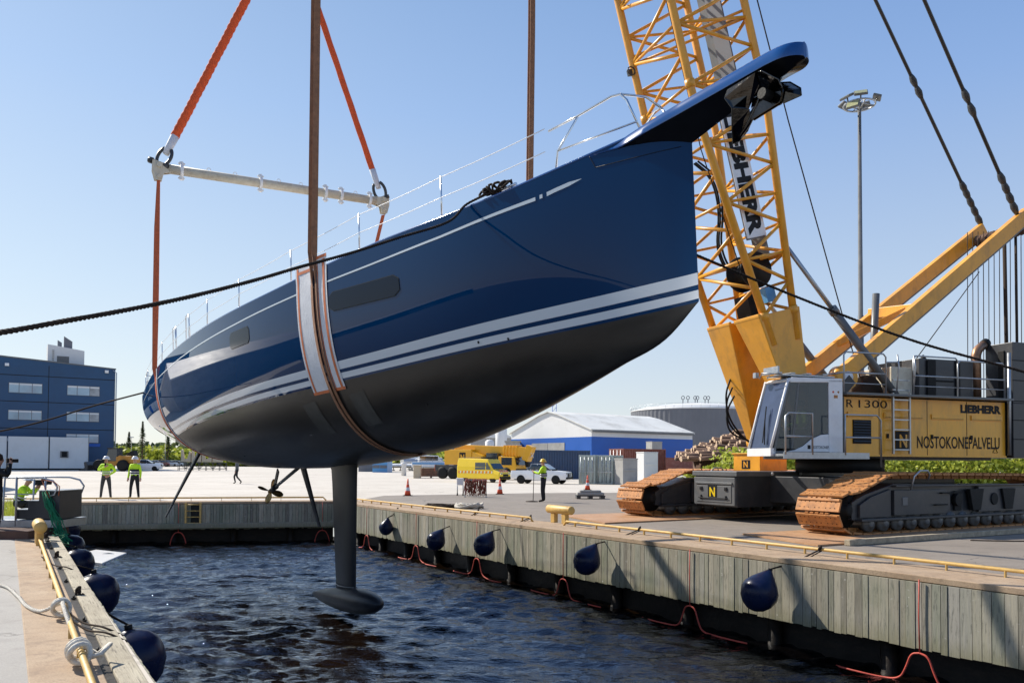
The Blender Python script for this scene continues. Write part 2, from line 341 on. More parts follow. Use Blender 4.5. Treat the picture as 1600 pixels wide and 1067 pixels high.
def grain_mat():                                            # silvery timber with long cracks along the quay
    m, nt, b, N = newmat('cracked_edge_timber'); tc = N('ShaderNodeTexCoord').outputs['Object']
    m1 = N('ShaderNodeMapping'); L(nt, tc, m1.inputs[0]); m1.inputs['Rotation'].default_value = (0, 0, -R(122.7)); co = m1.outputs[0]
    a = noise(nt, co, 2, 7, .65, (.5, 3, 3)); f = noise(nt, co, 9, 6, .7, (.25, 6, 6)); c = ramp(nt, a, [(.3, (.30, .26, .19)), (.7, (.50, .45, .34))])
    c = mixc(nt, mth(nt, 'MULTIPLY', ramp(nt, f, [(.56, (0,)*3), (.62, (1,)*3)]), .75), c, (.08, .065, .05))
    d = noise(nt, co, 5, 8, .7); c = mixc(nt, mth(nt, 'MULTIPLY', ramp(nt, d, [(.52, (0,)*3), (.7, (1,)*3)]), .5), c, (.16, .13, .10))
    br = N('ShaderNodeTexWave'); br.wave_type = 'BANDS'; br.bands_direction = 'X'; L(nt, co, br.inputs['Vector']); br.inputs['Scale'].default_value = .12; br.inputs['Distortion'].default_value = .2
    c = mixc(nt, mth(nt, 'MULTIPLY', mth(nt, 'GREATER_THAN', br.outputs['Fac'], .9992), .8), c, (.03, .025, .02))
    L(nt, c, b.inputs['Base Color']); b.inputs['Roughness'].default_value = .85
    bn = N('ShaderNodeBump'); bn.inputs['Strength'].default_value = .7; bn.inputs['Distance'].default_value = .012; L(nt, f, bn.inputs['Height']); L(nt, bn.outputs[0], b.inputs['Normal']); return m
def corr_mat(name, col, freq, ax=0, dark=.6, rough=.5):       # cladding with fine vertical ribs
    m, nt, b, N = newmat(name); tc = N('ShaderNodeTexCoord').outputs['Object']
    sp = N('ShaderNodeSeparateXYZ'); L(nt, tc, sp.inputs[0])
    wv = mth(nt, 'SINE', mth(nt, 'MULTIPLY', sp.outputs[ax], freq))
    a = noise(nt, tc, .5, 6, .6); c = ramp(nt, a, [(.3, tuple(x*.88 for x in col)), (.7, tuple(min(1, x*1.1) for x in col))])
    L(nt, c, b.inputs['Base Color']); b.inputs['Roughness'].default_value = rough
    bn = N('ShaderNodeBump'); bn.inputs['Strength'].default_value = dark; bn.inputs['Distance'].default_value = .05
    L(nt, wv, bn.inputs['Height']); L(nt, bn.outputs[0], b.inputs['Normal']); return m
M['tankrib'] = corr_mat('ribbed_tank', (.15, .155, .175), 5)
M['leaf'] = None
def leaf_mat(name, a, b_, c_):
    m, nt, b, N = newmat(name); rp = N('ShaderNodeNewGeometry').outputs['Random Per Island']
    L(nt, ramp(nt, rp, [(0, a), (.55, b_), (1, c_)]), b.inputs['Base Color']); b.inputs['Roughness'].default_value = .6
    b.inputs['Subsurface Weight'].default_value = 0; b.inputs['Transmission Weight'].default_value = 0
    tl = N('ShaderNodeBsdfTranslucent'); L(nt, ramp(nt, rp, [(0, a), (1, c_)]), tl.inputs[0])
    mx = N('ShaderNodeMixShader'); mx.inputs[0].default_value = .35; L(nt, b.outputs[0], mx.inputs[1]); L(nt, tl.outputs[0], mx.inputs[2])
    L(nt, mx.outputs[0], nt.nodes['Material Output'].inputs[0]); return m
M['leaf'] = leaf_mat('spring_leaves', (.16, .20, .015), (.36, .42, .03), (.58, .60, .09))
M['leafd'] = leaf_mat('dark_needles', (.05, .075, .03), (.09, .12, .04), (.15, .18, .07))
# ------------------------------------------------------------------ ground, basin, water
FA, FB = (35.0, 1.0), (31.4, 11.5)      # far quay edge in (s,t)
ZW = -1.6
g = MB()
for q in ([(-80, -600), (-80, 1.0), FA, (35, -600)], [(-80, 11.5), (-80, 700), (31.4, 700), FB],
          [(35, -600), FA, FB, (31.4, 700), (3000, 5000), (5000, 0), (3000, -5000)]):
    g.add([ST(s, t, 0) for s, t in q], [tuple(range(len(q)))])
struct(g.build('yard', M['yard']))
g = MB(); Z1 = .004
g.add([ST(-60, 12.75, Z1), ST(-60, 60, Z1), G(1700, 768, Z1), G(1200, 768, Z1), G(830, 770, Z1), G(600, 774, Z1), G(566, 780, Z1)+V((0, 0, 0)), ST(30.5, 12.75, Z1)], [tuple(range(8))])
struct(g.build('asphalt_apron', M['asphalt']))
g = MB(); g.add([ST(-60, -4, Z1), ST(-60, .08, Z1), ST(24, .28, Z1), ST(24, -4, Z1)], [(0, 1, 2, 3)])
struct(g.build('asphalt_path', ground_mat('pale_path', (.36, .34, .31), (.42, .40, .37), (.28, .26, .24), .6, None, .85, .5)))
g = MB(); g.add([ST(-70, -300, Z1), ST(-70, -4.02, Z1), ST(32, -4.02, Z1), ST(40, -20, Z1), ST(110, -80, Z1), ST(280, -300, Z1)], [tuple(range(6))]); struct(g.build('asphalt_lot', ground_mat('dark_asphalt', (.06, .055, .05), (.085, .08, .07), (.04, .04, .035), .35, None, .85, .4)))
# kerb-like copings: low solid strips with real thickness
def coping(name, a, b, w, z0, z1, m, side):
    o = MB(); d = (b-a).normalized(); n = V((d.y, -d.x, 0))*side
    o.hexa([a+V((0, 0, z0)), b+V((0, 0, z0)), b+n*w+V((0, 0, z0)), a+n*w+V((0, 0, z0)), a+V((0, 0, z1)), b+V((0, 0, z1)), b+n*w+V((0, 0, z1)), a+n*w+V((0, 0, z1))])
    return struct(o.build(name, m, None, .01))
coping('right_coping', ST(-40, 11.47), ST(31.35, 11.47), 1.25, -.06, .03, M['copingm'], 1)
fa = ST(*FA); fb = ST(*FB); fd = (fb-fa).normalized()
coping('far_coping', fa-fd*14-V((0, 0, 0))-V((fd.y, -fd.x, 0))*-.03, fb+fd*1.0, 1.0, -.06, .03, M['copingm'], -1)
coping('left_coping', ST(-12, .10), ST(24, .30), .50, -.06, .012, M['copingm'], 1)
# plank-faced quay walls
def plank_wall(name, a, b, out, label):
    t, _ = thing(name, label, 'wall', (a+b)/2 + V((0, 0, ZW)))
    d = (b-a); Ln = d.length; d.normalize(); k = 0; m = MB()
    while k < Ln:
        wd = random.choice([.10, .13, .15, .17]); o = random.uniform(0, .012)
        p0 = a+d*k; p1 = a+d*min(k+wd-.009, Ln)
        zb = -1.05+random.uniform(-.012, .02)
        m.hexa([p0+V((0, 0, zb)), p1+V((0, 0, zb)), p1+out*(.05+o)+V((0, 0, zb)), p0+out*(.05+o)+V((0, 0, zb)),
                p0+V((0, 0, -.07)), p1+V((0, 0, -.07)), p1+out*(.05+o)+V((0, 0, -.07)), p0+out*(.05+o)+V((0, 0, -.07))]); k += wd
    m.build('planking', M['planks'], t)
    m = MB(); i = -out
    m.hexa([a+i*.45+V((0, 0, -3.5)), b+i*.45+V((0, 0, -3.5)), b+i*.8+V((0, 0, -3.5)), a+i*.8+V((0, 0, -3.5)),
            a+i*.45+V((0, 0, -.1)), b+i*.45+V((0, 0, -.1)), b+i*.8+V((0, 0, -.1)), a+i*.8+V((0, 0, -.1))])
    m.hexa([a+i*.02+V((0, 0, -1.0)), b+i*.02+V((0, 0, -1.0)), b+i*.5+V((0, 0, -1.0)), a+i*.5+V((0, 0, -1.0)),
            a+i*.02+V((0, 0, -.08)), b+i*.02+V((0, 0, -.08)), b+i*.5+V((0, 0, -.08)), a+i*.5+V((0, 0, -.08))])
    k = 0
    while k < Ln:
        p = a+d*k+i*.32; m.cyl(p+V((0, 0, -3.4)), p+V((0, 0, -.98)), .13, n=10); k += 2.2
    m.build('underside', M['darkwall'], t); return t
plank_wall('quay_wall', ST(-30, 11.5), ST(31.4, 11.5), -PP, 'sunlit quay wall of vertical grey planks along the right side of the slip')
wf = plank_wall('quay_wall', fa-fd*6, fb, V((fd.y, -fd.x, 0)), 'shaded quay wall of dark planks across the far end of the slip')
for z0_, d_ in ((-1.0, .10),):
    b_ = MB(); nO_ = V((fd.y, -fd.x, 0)); b_.bar(fa-fd*5+nO_*.13+V((0, 0, z0_+.1)), fb+nO_*.13+V((0, 0, z0_+.1)), .11, .2); b_.build('waler', M['planks'], wf, .01)
plank_wall('quay_wall', ST(24, 1.0), ST(-12, 1.0), PP, 'plank quay wall under the timber edge on the near left side')
# water
def water_mat():
    m, nt, b, N = newmat('harbour_water'); tc = N('ShaderNodeTexCoord').outputs['Object']
    L(nt, ramp(nt, noise(nt, tc, .5, 3), [(.45, (.002, .0018, .002)), (.75, (.012, .006, .002))]), b.inputs['Base Color'])
    b.inputs['Roughness'].default_value = .012; b.inputs['IOR'].default_value = 1.75; b.inputs['Specular Tint'].default_value = (.36, .60, 1, 1)
    bn = N('ShaderNodeBump'); bn.inputs['Strength'].default_value = .7; bn.inputs['Distance'].default_value = .045
    h = mth(nt, 'ADD', noise(nt, tc, 4.5, 4, .55, (1, 2.8, 1)), mth(nt, 'ADD', mth(nt, 'MULTIPLY', noise(nt, tc, 14, 2, .5, (1, 2.4, 1)), .22), mth(nt, 'MULTIPLY', noise(nt, tc, 60, 1, .5), .05)))
    L(nt, h, bn.inputs['Height']); L(nt, bn.outputs[0], b.inputs['Normal']); return m
def make_water():
    s = np.arange(-4, 36, .085); t = np.arange(.2, 12.3, .085)
    S, T = np.meshgrid(s, t, indexing='ij'); X = Q.x*S+PP.x*T; Y = Q.y*S+PP.y*T; Z = np.zeros_like(X)
    r = np.random.RandomState(3)
    for i in range(60):
        lam = .30*2**(r.uniform(0, 2.7)); a = R(82) + r.normal(0, .36); k = 2*np.pi/lam
        ph = k*(X*np.cos(a)+Y*np.sin(a)) + r.uniform(0, 6.28) + 1.2*np.sin(X*.7+r.uniform(0, 6))*np.cos(Y*.55+r.uniform(0, 6))
        w_ = np.sin(ph); Z += .0046*lam**.6*(1-np.abs(w_)*1.3 if i % 2 else w_)
    env = .75+.25*np.sin(X*.5+1)*np.sin(Y*.4); Z *= env*2.1; Z -= Z.mean()
    n, m_ = S.shape; vs = np.stack([X, Y, Z+ZW], -1).reshape(-1, 3)
    I = np.arange(n*m_).reshape(n, m_); f = np.stack([I[:-1, :-1], I[1:, :-1], I[1:, 1:], I[:-1, 1:]], -1).reshape(-1, 4)
    me = bpy.data.meshes.new('water'); me.from_pydata(vs.tolist(), [], f[:, ::-1].tolist()); me.materials.append(water_mat())
    me.polygons.foreach_set('use_smooth', [True]*len(me.polygons)); o = bpy.data.objects.new('water', me); COL.objects.link(o); struct(o)
    g = MB(); zz = ZW-.06
    g.add([ST(-4, -3, zz), ST(-4, 15, zz), ST(-80, 15, zz), ST(-80, -3, zz)], [(0, 1, 2, 3)]); struct(g.build('water', me.materials[0]))
    g = MB(); g.add([ST(-80, -3, -4), ST(-80, 15, -4), ST(40, 15, -4), ST(40, -3, -4)], [(0, 1, 2, 3)]); struct(g.build('basin_bed', M['darkwall']))
make_water()
# ------------------------------------------------------------------ the yacht
HP = {'X': 1.902, 'Yy': 8.0954, 'Z': 3.3239, 'L': 21.0028, 'Bm': 2.5785, 'xm': 0.7476, 'kk': 2.1248, 'bs': 0.0921, 'n0': 1.6928, 'n1': 2.5994, 'n2': 2.6055}
KX = [0, .02, .06, .13, .25, .4, .55, .7, .85, 1.]; KY = [-.0027, -.2643, -.4689, -.7489, -1.0639, -1.1436, -1.1115, -.934, -.5302, .1084]
SX = [0, .12, .25, .4, .6, .8, 1.]; SY = [1.9967, 1.7878, 1.84, 1.7959, 1.8512, 1.8216, 1.5728]
GX = [0, .12, .25, .45, .7, 1.]; GY = [0, .0311, -.0078, .0145, 0, .0222]
def herm(x, xp, yp):
    xp = np.asarray(xp); yp = np.asarray(yp); d = np.gradient(yp, xp)
    i = int(np.clip(np.searchsorted(xp, x)-1, 0, len(xp)-2)); h = xp[i+1]-xp[i]; t = (x-xp[i])/h
    return float((2*t**3-3*t**2+1)*yp[i]+(t**3-2*t**2+t)*h*d[i]+(-2*t**3+3*t**2)*yp[i+1]+(t**3-t**2)*h*d[i+1])
HA = V((-0.53518158, 0.84253445, -0.06096218)); HB = V((-0.84410441, -0.53617883, 0)); HU = HA.cross(HB)
if HU.z < 0: HU = -HU
HF = frame((HP['X'], HP['Yy'], HP['Z']), HA, HB, HU); LH = HP['L']
def hsec(a):
    x = min(1, max(0, a/LH)); xm = HP['xm']
    g_ = 1-max(0, 1-x/xm)**HP['kk'] if x < xm else 1-HP['bs']*((x-xm)/(1-xm))**2
    g_ += herm(x, GX, GY)
    n = HP['n0']+(HP['n1']-HP['n0'])*x/.4 if x < .4 else HP['n1']+(HP['n2']-HP['n1'])*(x-.4)/.6
    return herm(x, SX, SY), HP['Bm']*g_+.006+.024*min(1, a/.35), herm(x, KX, KY), n
def hpt(a, phi, off=0):                                   # hull surface point (a, b, c), phi from keel 0 to sheer pi/2; off = outward
    cs, hb, k, n = hsec(a); e = 2/n; s_ = abs(math.sin(phi))**e; c_ = max(0, math.cos(phi))**e
    b = hb*s_*(1 if phi >= 0 else -1); c = k+(cs-k)*(1-c_)
    if off:
        p1 = hpt(a, phi+.02); p0 = hpt(a, phi-.02); t = V((0, p1[1]-p0[1], p1[2]-p0[2])).normalized()
        nrm = V((0, t.z, -t.y)); b += nrm.y*off; c += nrm.z*off
    return V((a, b, c))
def hb_at(a, c):                                          # half breadth at height c
    cs, hb, k, n = hsec(a); r = 1-min(1, max(0, (c-k)/(cs-k))); cp = r**(n/2); return hb*math.sqrt(max(0, 1-cp*cp))**(2/n)
def hull_mat():
    m, nt, b, N = newmat('navy_hull_with_white_stripes'); tc = N('ShaderNodeTexCoord').outputs['Object']
    sp = N('ShaderNodeSeparateXYZ'); L(nt, tc, sp.inputs[0]); a, z = sp.outputs[0], sp.outputs[2]
    z = mth(nt, 'SUBTRACT', z, mth(nt, 'MULTIPLY', mth(nt, 'MULTIPLY', a, a), .0283/441))
    def band(lo, hi): return mth(nt, 'MULTIPLY', mth(nt, 'GREATER_THAN', z, lo), mth(nt, 'LESS_THAN', z, hi))
    st = mth(nt, 'ADD', band(.172, .297), band(.030, .118))
    af = mth(nt, 'LESS_THAN', z, -.005)
    n1 = noise(nt, tc, 1.2, 6, .6, (.35, 1.5, 1.5)); n2 = noise(nt, tc, 14, 4, .6, (.25, 1, 1))
    black = ramp(nt, n1, [(.3, (.014, .013, .013)), (.7, (.042, .038, .034))])
    # brighter burnished patches where the cradle pads stood
    c = mixc(nt, st, (.0, .030, .100), (.64, .68, .72)); c = mixc(nt, af, c, black)
    L(nt, c, b.inputs['Base Color'])
    rr = mth(nt, 'ADD', mth(nt, 'MULTIPLY', n1, .22), mth(nt, 'MULTIPLY', n2, .10))
    rough = mth(nt, 'ADD', mth(nt, 'MULTIPLY', af, mth(nt, 'ADD', rr, .17)), .014)
    L(nt, rough, b.inputs['Roughness']); b.inputs['IOR'].default_value = 1.5
    L(nt, mth(nt, 'SUBTRACT', .20, mth(nt, 'MULTIPLY', af, -.12)), b.inputs['Specular IOR Level'])
    
    bn = N('ShaderNodeBump'); bn.inputs['Strength'].default_value = .10; bn.inputs['Distance'].default_value = .02
    L(nt, noise(nt, tc, .9, 2, .5, (.6, 1, 1)), bn.inputs['Height'])
    return m
M['hull'] = hull_mat()
M['af'] = mat('black_antifouling', (.014, .016, .020), .38, 0, .25, 1.3, .03, 20, 0, (.05, .05, .055), .4, 2)
M['navyp'] = mat('navy_paint', (.000, .060, .24), .10, 0, .05, 1, 0, 40, .6)
M['cove'] = mat('silver_cove_line', (.60, .66, .70), .15, 0, .03, 1)
M['port'] = mat('hull_window_glass', (.003, .011, .028), .10, 0, .08, .4, 0, 40, 0)
M['port'].node_tree.nodes['Principled BSDF'].inputs['Specular IOR Level'].default_value = .14
M['sealant'] = mat('window_seal', (.010, .012, .018), .4, 0, .05, 2)
M['patch'] = mat('cradle_pad_patch', (.055, .055, .052), .36, 0, .35, 2.0, .05, 30)
yacht, _ = thing('racing_yacht', 'navy blue sailing yacht with white waterline stripes, hanging in slings above the slip', 'yacht', (0, 0, 0), M=HF)
m = MB(HF); rows = []; na = 110; nphi = 30
for i in range(na+1):
    a = LH*(i/na)**1.35; row = []
    for j in range(-nphi, nphi+1):
        row.append(hpt(a, math.pi/2*(abs(j)/nphi)**.9*(1 if j >= 0 else -1)))
    rows.append(row)
m.grid(rows)
m.add(rows[-1], [tuple(range(len(rows[-1])))], 0)
m.add(rows[0], [tuple(range(len(rows[0])))], 0)
deck = []
for i in range(na+1):
    a = LH*(i/na)**1.35; cs, hb, k, n = hsec(a)
    deck.append([V((a, hb*q, cs+.045*(1-q*q)-(0 if abs(q) == 1 else 0))) for q in (-1, -.985, -.6, 0, .6, .985, 1)])
m.build('hull', M['hull'], yacht)
d = MB(HF); d.grid(deck); d.build('deck', M['white'], yacht)
# rounded toe rail: catches the sun along the sheer
d = MB(HF)
for s_ in (1, -1): d.tube([V((LH*(i/60)**1.2, s_*(hsec(LH*(i/60)**1.2)[1]-.022), hsec(LH*(i/60)**1.2)[0]+.006)) for i in range(61)], .024, 8)
d.build('toe_rail', M['navyp'], yacht)
def strip(mb, pts, off=.004, side=1):                      # pts: (a, c_low, c_high)
    rows = []
    for a, c0, c1 in pts: rows.append([V((a, side*(hb_at(a, c)+off), c)) for c in (c0, (c0+c1)/2, c1)])
    mb.grid(rows)
d = MB(HF)
for s_ in (1, -1):
    A_ = np.linspace(1.86, 20.75, 60); cc = np.interp(A_, [1.7, 3.4, 6.3, 9.7, 14, 17, 20.5, 20.8], [1.585, 1.535, 1.565, 1.525, 1.55, 1.515, 1.345, 1.33]); wv = np.interp(A_, [1.8, 3.2, 5, 21], [.022, .016, .013, .013])
    strip(d, [(a, c-w_, c+w_) for a, c, w_ in zip(A_, cc, wv)], .004, s_)
    strip(d, [(1.76, 1.565, 1.612), (1.80, 1.563, 1.610)], .004, s_)
    strip(d, [(1.24, 1.640, 1.644), (1.40, 1.605, 1.650), (1.58, 1.585, 1.632), (1.70, 1.568, 1.616)], .004, s_)
d.build('cove_line', M['cove'], yacht)
def window(a0, a1, f0, f1, h, s_):
    # f0/f1 bottom heights at a0/a1
    wv = MB(HF); wi = MB(HF); n = 14
    for mb, g_, off in ((wv, .010, .004), (wi, 0, .008)):
        rows = []
        for i in range(n+1):
            x = i/n; a = a0-g_+(a1-a0+2*g_)*x; lo = f0+(f1-f0)*x-g_; hi = lo+h+2*g_
            e = min(x, 1-x)*(a1-a0); r = .07
            cut = r-math.sqrt(max(0, r*r-(r-min(e, r))**2))
            lo += cut; hi -= cut
            rows.append([V((a, s_*(hb_at(a, c)+off), c)) for c in np.linspace(lo, hi, 5)])
        mb.grid(rows)
    f = wv.build('window', M['sealant'], yacht); wi.build('pane', M['port'], f)
for s_ in (1, -1):
    window(4.42, 6.24, .97, 1.08, .29, s_); window(9.05, 10.0, 1.07, 1.09, .30, s_)
# scuffed patches left by the cradle pads
def patch(a0, a1, p0, p1, s_):
    d = MB(HF); rows = []
    for i in range(7):
        a = a0+(a1-a0)*i/6
        rows.append([hpt(a, s_*(p0+(p1-p0)*j/14), .006*s_) for j in range(15)])
    d.grid(rows); d.build('cradle_patch', M['patch'], yacht)
def phi_of(a, c):
    cs, hb, k, n = hsec(a); r = 1-min(1, max(0, (c-k)/(cs-k))); return math.acos(r**(n/2))
for s_ in (1, -1): patch(5.85, 6.28, phi_of(6, -.70), phi_of(6, -.20), s_); patch(7.28, 7.72, phi_of(7.5, -.74), phi_of(7.5, -.22), s_)
for a, ph in ((2.6, .80), (3.1, .86), (4.6, .60), (12.5, .5), (14.0, .42)):
    for s_ in (1, -1): d = MB(HF); p = hpt(a, s_*ph, .002*s_); q = hpt(a, s_*ph, .012*s_); d.lathe([(.018, 0), (.018, .005)], p, (q-p), 10); d.build('hull_fitting', M['black'], yacht)
# bowsprit
bs = MB(HF); rows = []
for i in range(45):
    x = i/44; a = 1.15-2.56*(x/.7*.86 if x < .7 else .86+.14*math.sin((x-.7)/.3*math.pi/2))
    w_ = np.interp(a, [-1.4, .0, .35, .75, 1.15], [.17, .24, .29, hsec(.75)[1]+.015, hsec(1.15)[1]+.008])
    if a < -1.22: w_ = np.interp(a, [-1.4, 0], [.17, .24])*math.sqrt(max(.004, 1-((-1.22-a)/.191)**2))
    top = np.interp(a, [-1.42, -1.1, 0, .7, 1.15], [2.02, 2.04, 2.035, 1.975, 1.885]); sd = np.interp(a, [-1.6, -1.3, 0, .75, 1.15], [.12, .13, .14, .12, .01]); dp = np.interp(a, [-1.42, -1.2, -.8, 0, .5, .8, 1.15], [.14, .20, .24, .37, .34, .22, .03])
    row = [V((a, -w_*.80, top)), V((a, 0, top+.012)), V((a, w_*.80, top)), V((a, w_*.90, top-.018)), V((a, w_*.955, top-.055)), V((a, w_, top-sd+.012)), V((a, w_*.985, top-sd))]
    for q_ in (.66, .33): row.append(V((a, w_*q_, top-sd-(dp-sd)*(1-q_)**1.15)))
    row.append(V((a, 0, top-dp)))
    for q_ in (.33, .66): row.append(V((a, -w_*q_, top-sd-(dp-sd)*(1-q_)**1.15)))
    row += [V((a, -w_*.985, top-sd)), V((a, -w_, top-sd+.012)), V((a, -w_*.955, top-.055)), V((a, -w_*.90, top-.018))]
    rows.append(row)
bs.grid(rows, closed=True, sm=True); bs.add(rows[-1], [tuple(range(len(row)))]); bs.add(rows[0], [tuple(range(len(row)))])
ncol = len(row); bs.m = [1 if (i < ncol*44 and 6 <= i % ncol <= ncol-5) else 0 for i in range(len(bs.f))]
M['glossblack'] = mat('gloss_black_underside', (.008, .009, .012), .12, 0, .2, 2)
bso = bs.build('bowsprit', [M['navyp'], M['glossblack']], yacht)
for p_ in bso.data.edges: pass
es_ = bso.modifiers.new('edges', 'EDGE_SPLIT'); es_.split_angle = R(32)
k = MB(HF); k.cyl((-1.22, 0, 2.03), (-1.22, 0, 2.09), .045, .03, 14); k.build('tip_fitting', M['chrome'], bso)
# anchor and bow roller of polished plate
an = MB(HF)
def plate(mb, pts, th=.012):
    c = sum((V(p) for p in pts), V((0, 0, 0)))/len(pts); nn = (V(pts[1])-V(pts[0])).cross(V(pts[2])-V(pts[0])).normalized()*th
    n = len(pts); a = [V(p) for p in pts]; b = [p+nn for p in a]
    mb.add(a+b, [tuple(range(n-1, -1, -1)), tuple(range(n, 2*n))]+[(i, (i+1) % n, n+(i+1) % n, n+i) for i in range(n)])
for s_ in (1, -1):
    plate(an, [(-.64, .20*s_, 1.83), (-.60, .21*s_, 1.74), (-.66, .17*s_, 1.60), (-.80, .05*s_, 1.56), (-1.02, .10*s_, 1.74), (-1.06, .19*s_, 1.84)])
    plate(an, [(-.66, .17*s_, 1.60), (-.60, .12*s_, 1.42), (-.50, .02*s_, 1.26), (-.56, .0, 1.27), (-.74, .0, 1.42), (-.80, .05*s_, 1.56)])
    plate(an, [(-1.06, .19*s_, 1.84), (-1.18, .22*s_, 1.80), (-1.36, .17*s_, 1.63), (-1.28, .02*s_, 1.58), (-1.02, .02*s_, 1.66)])
    plate(an, [(-1.36, .17*s_, 1.63), (-1.38, .15*s_, 1.53), (-1.24, .02*s_, 1.46), (-1.28, .02*s_, 1.58)])
    plate(an, [(-1.02, .02*s_, 1.66), (-1.28, .02*s_, 1.58), (-1.22, .02*s_, 1.47), (-.80, .02*s_, 1.44), (-.74, .02*s_, 1.52)])
    an.tube([(-.64, .20*s_, 1.83), (-.595, .21*s_, 1.74), (-.66, .17*s_, 1.60), (-.60, .12*s_, 1.42), (-.50, .02*s_, 1.26)], .009, 6)
    an.tube([(-1.06, .19*s_, 1.84), (-1.18, .22*s_, 1.80), (-1.36, .17*s_, 1.63), (-1.38, .15*s_, 1.53)], .009, 6)
an.tube([(-.95, 0, 1.78), (-.90, 0, 1.60), (-.74, 0, 1.42), (-.54, 0, 1.28)], [.035, .03, .028, .018], 8)
M['anchorm'] = mat('mirror_anchor_steel', (.07, .064, .058), .12, 1, .25, 4, .5, 5)
an.v = [HF @ (V(((HF.inverted() @ p).x*.78-.17, (HF.inverted() @ p).y*.9, (HF.inverted() @ p).z*.80+.42))) for p in an.v]
anchor = an.build('anchor', M['anchorm'], yacht)
k = MB(HF); k.cyl((-1.02, -.13, 1.70), (-1.02, .13, 1.70), .05, n=14); k.build('bow_roller', M['black'], anchor)
# hull access panel outline near the bow
k = MB(HF)
for s_ in (1, -1):
    pts = [(1.13, 1.875), (1.06, 1.72), (.10, 1.66)]
    q = []
    for (a0, c0), (a1, c1) in zip(pts[:-1], pts[1:]):
        for i in range(8): q.append((a0+(a1-a0)*i/7, c0+(c1-c0)*i/7))
    k.tube([V((a, s_*(hb_at(a, c)+.001), c)) for a, c in q], .004, 5)
k.build('panel_seam', M['sealant'], yacht)
# keel fin and bulb (vertical fin: built in world uprights under the hull)
kf = MB(HF); rows = []
for i in range(13):
    x = i/12; c = -.95-2.85*x; ch = np.interp(x, [0, .04, .12, 1], [1.66, 1.50, 1.42, 1.06]); th = np.interp(x, [0, .05, .12, 1], [.42, .27, .23, .19]); a0 = np.interp(x, [0, 1], [9.45, 9.62])
    row = []
    for j in range(24):
        an_ = 2*math.pi*j/24; u_ = (1-math.cos(an_))/2; tt = 2.6*(.2969*math.sqrt(max(u_, 0))-.126*u_-.3516*u_**2+.2843*u_**3-.1036*u_**4)*th*1.9/1.3
        row.append(V((a0+u_*ch, (1 if an_ < math.pi else -1)*tt, c)))
    rows.append(row)
kf.grid(rows, closed=True); kf.build('keel_fin', M['af'], yacht)
kb = MB(HF); prof = [(0.001, 0), (.07, .03), (.155, .16), (.225, .38), (.275, .7), (.29, 1.1), (.285, 1.6), (.25, 2.2), (.19, 2.8), (.11, 3.35), (.045, 3.7), (.001, 3.82)]
rows = []
for r, z in prof:
    rows.append([V((8.40+z, 1.08*r*math.cos(2*math.pi*j/28), -3.84+.86*r*math.sin(2*math.pi*j/28)-.02*z)) for j in range(28)])
kb.grid(rows, closed=True); kbo = kb.build('keel_bulb', M['af'], yacht)
kk_ = MB(HF); kk_.tube([V((9.62+1.06*u_, s_*(.10*math.sin(math.pi*u_**.7)+.015), -3.605)) for s_ in (1,) for u_ in np.linspace(0, 1, 12)] + [V((9.62+1.06*u_, -(.10*math.sin(math.pi*u_**.7)+.015), -3.605)) for u_ in np.linspace(1, 0, 12)], .012, 6, closed=True)
kk_.build('keel_joint', M['midgrey'], yacht)
# twin rudders, shaft, strut and propeller
for s_, pT, pB in ((1, (18.3, 1.25, -.30), (19.3, 2.0, -2.15)), (-1, (16.9, -1.25, -.55), (17.3, -1.92, -2.55))):
    r_ = MB(HF); a = V(pT); b = V(pB); rows = []
    for i in range(9):
        x = i/8; c = a.lerp(b, x); ch = .52*(1-x)+.26*x; th = .075*(1-x)+.03*x
        rows.append([c+V(((1-math.cos(t))/2*ch-ch*.3, math.sin(t)*th*(1-.6*(1-math.cos(t))/2), 0)) for t in np.linspace(0, 2*math.pi, 17)[:-1]])
    r_.grid(rows, closed=True); r_.add(rows[-1], [tuple(range(16))]); r_.build('rudder', M['af'], yacht)
sh = MB(HF); sh.tube([(13.2, 0, -1.02), (15.5, 0, -1.50)], [.045, .04], 10); sh.build('propeller_shaft', M['midgrey'], yacht)
sb = MB(HF); sb.bar((14.9, 0, -1.0), (15.25, 0, -1.44), .16, .03, (0, 1, 0)); sb.cyl((15.1, 0, -1.41), (15.5, 0, -1.50), .075, .06, 14); sb.build('shaft_strut', M['af'], yacht)
pr = MB(HF); X0 = V((15.6, 0, -1.52)); ax = V((2.3, 0, -.48)).normalized(); e1 = V((0, 1, 0)); e2 = ax.cross(e1)
pr.lathe([(.001, -.14), (.05, -.12), (.065, 0), (.05, .1), (.001, .16)], X0, ax, 14)
for b_ in range(4):
    th = b_*math.pi/2+.35; d_ = e1*math.cos(th)+e2*math.sin(th); tn = ax.cross(d_); rows = []
    for i in range(8):
        r = .05+.29*i/7; ww = .085*math.sin(math.pi*min(1, .15+.8*i/7))**.7+.01; pit = R(62-30*i/7); dr = tn*math.cos(pit)+ax*math.sin(pit)
        rows.append([X0+d_*r-dr*ww, X0+d_*r+ax.cross(dr)*.012, X0+d_*r+dr*ww, X0+d_*r-ax.cross(dr)*.012])
    pr.grid(rows, closed=True); pr.add(rows[-1], [(0, 1, 2, 3)])
pr.build('propeller', M['bronze'], yacht)
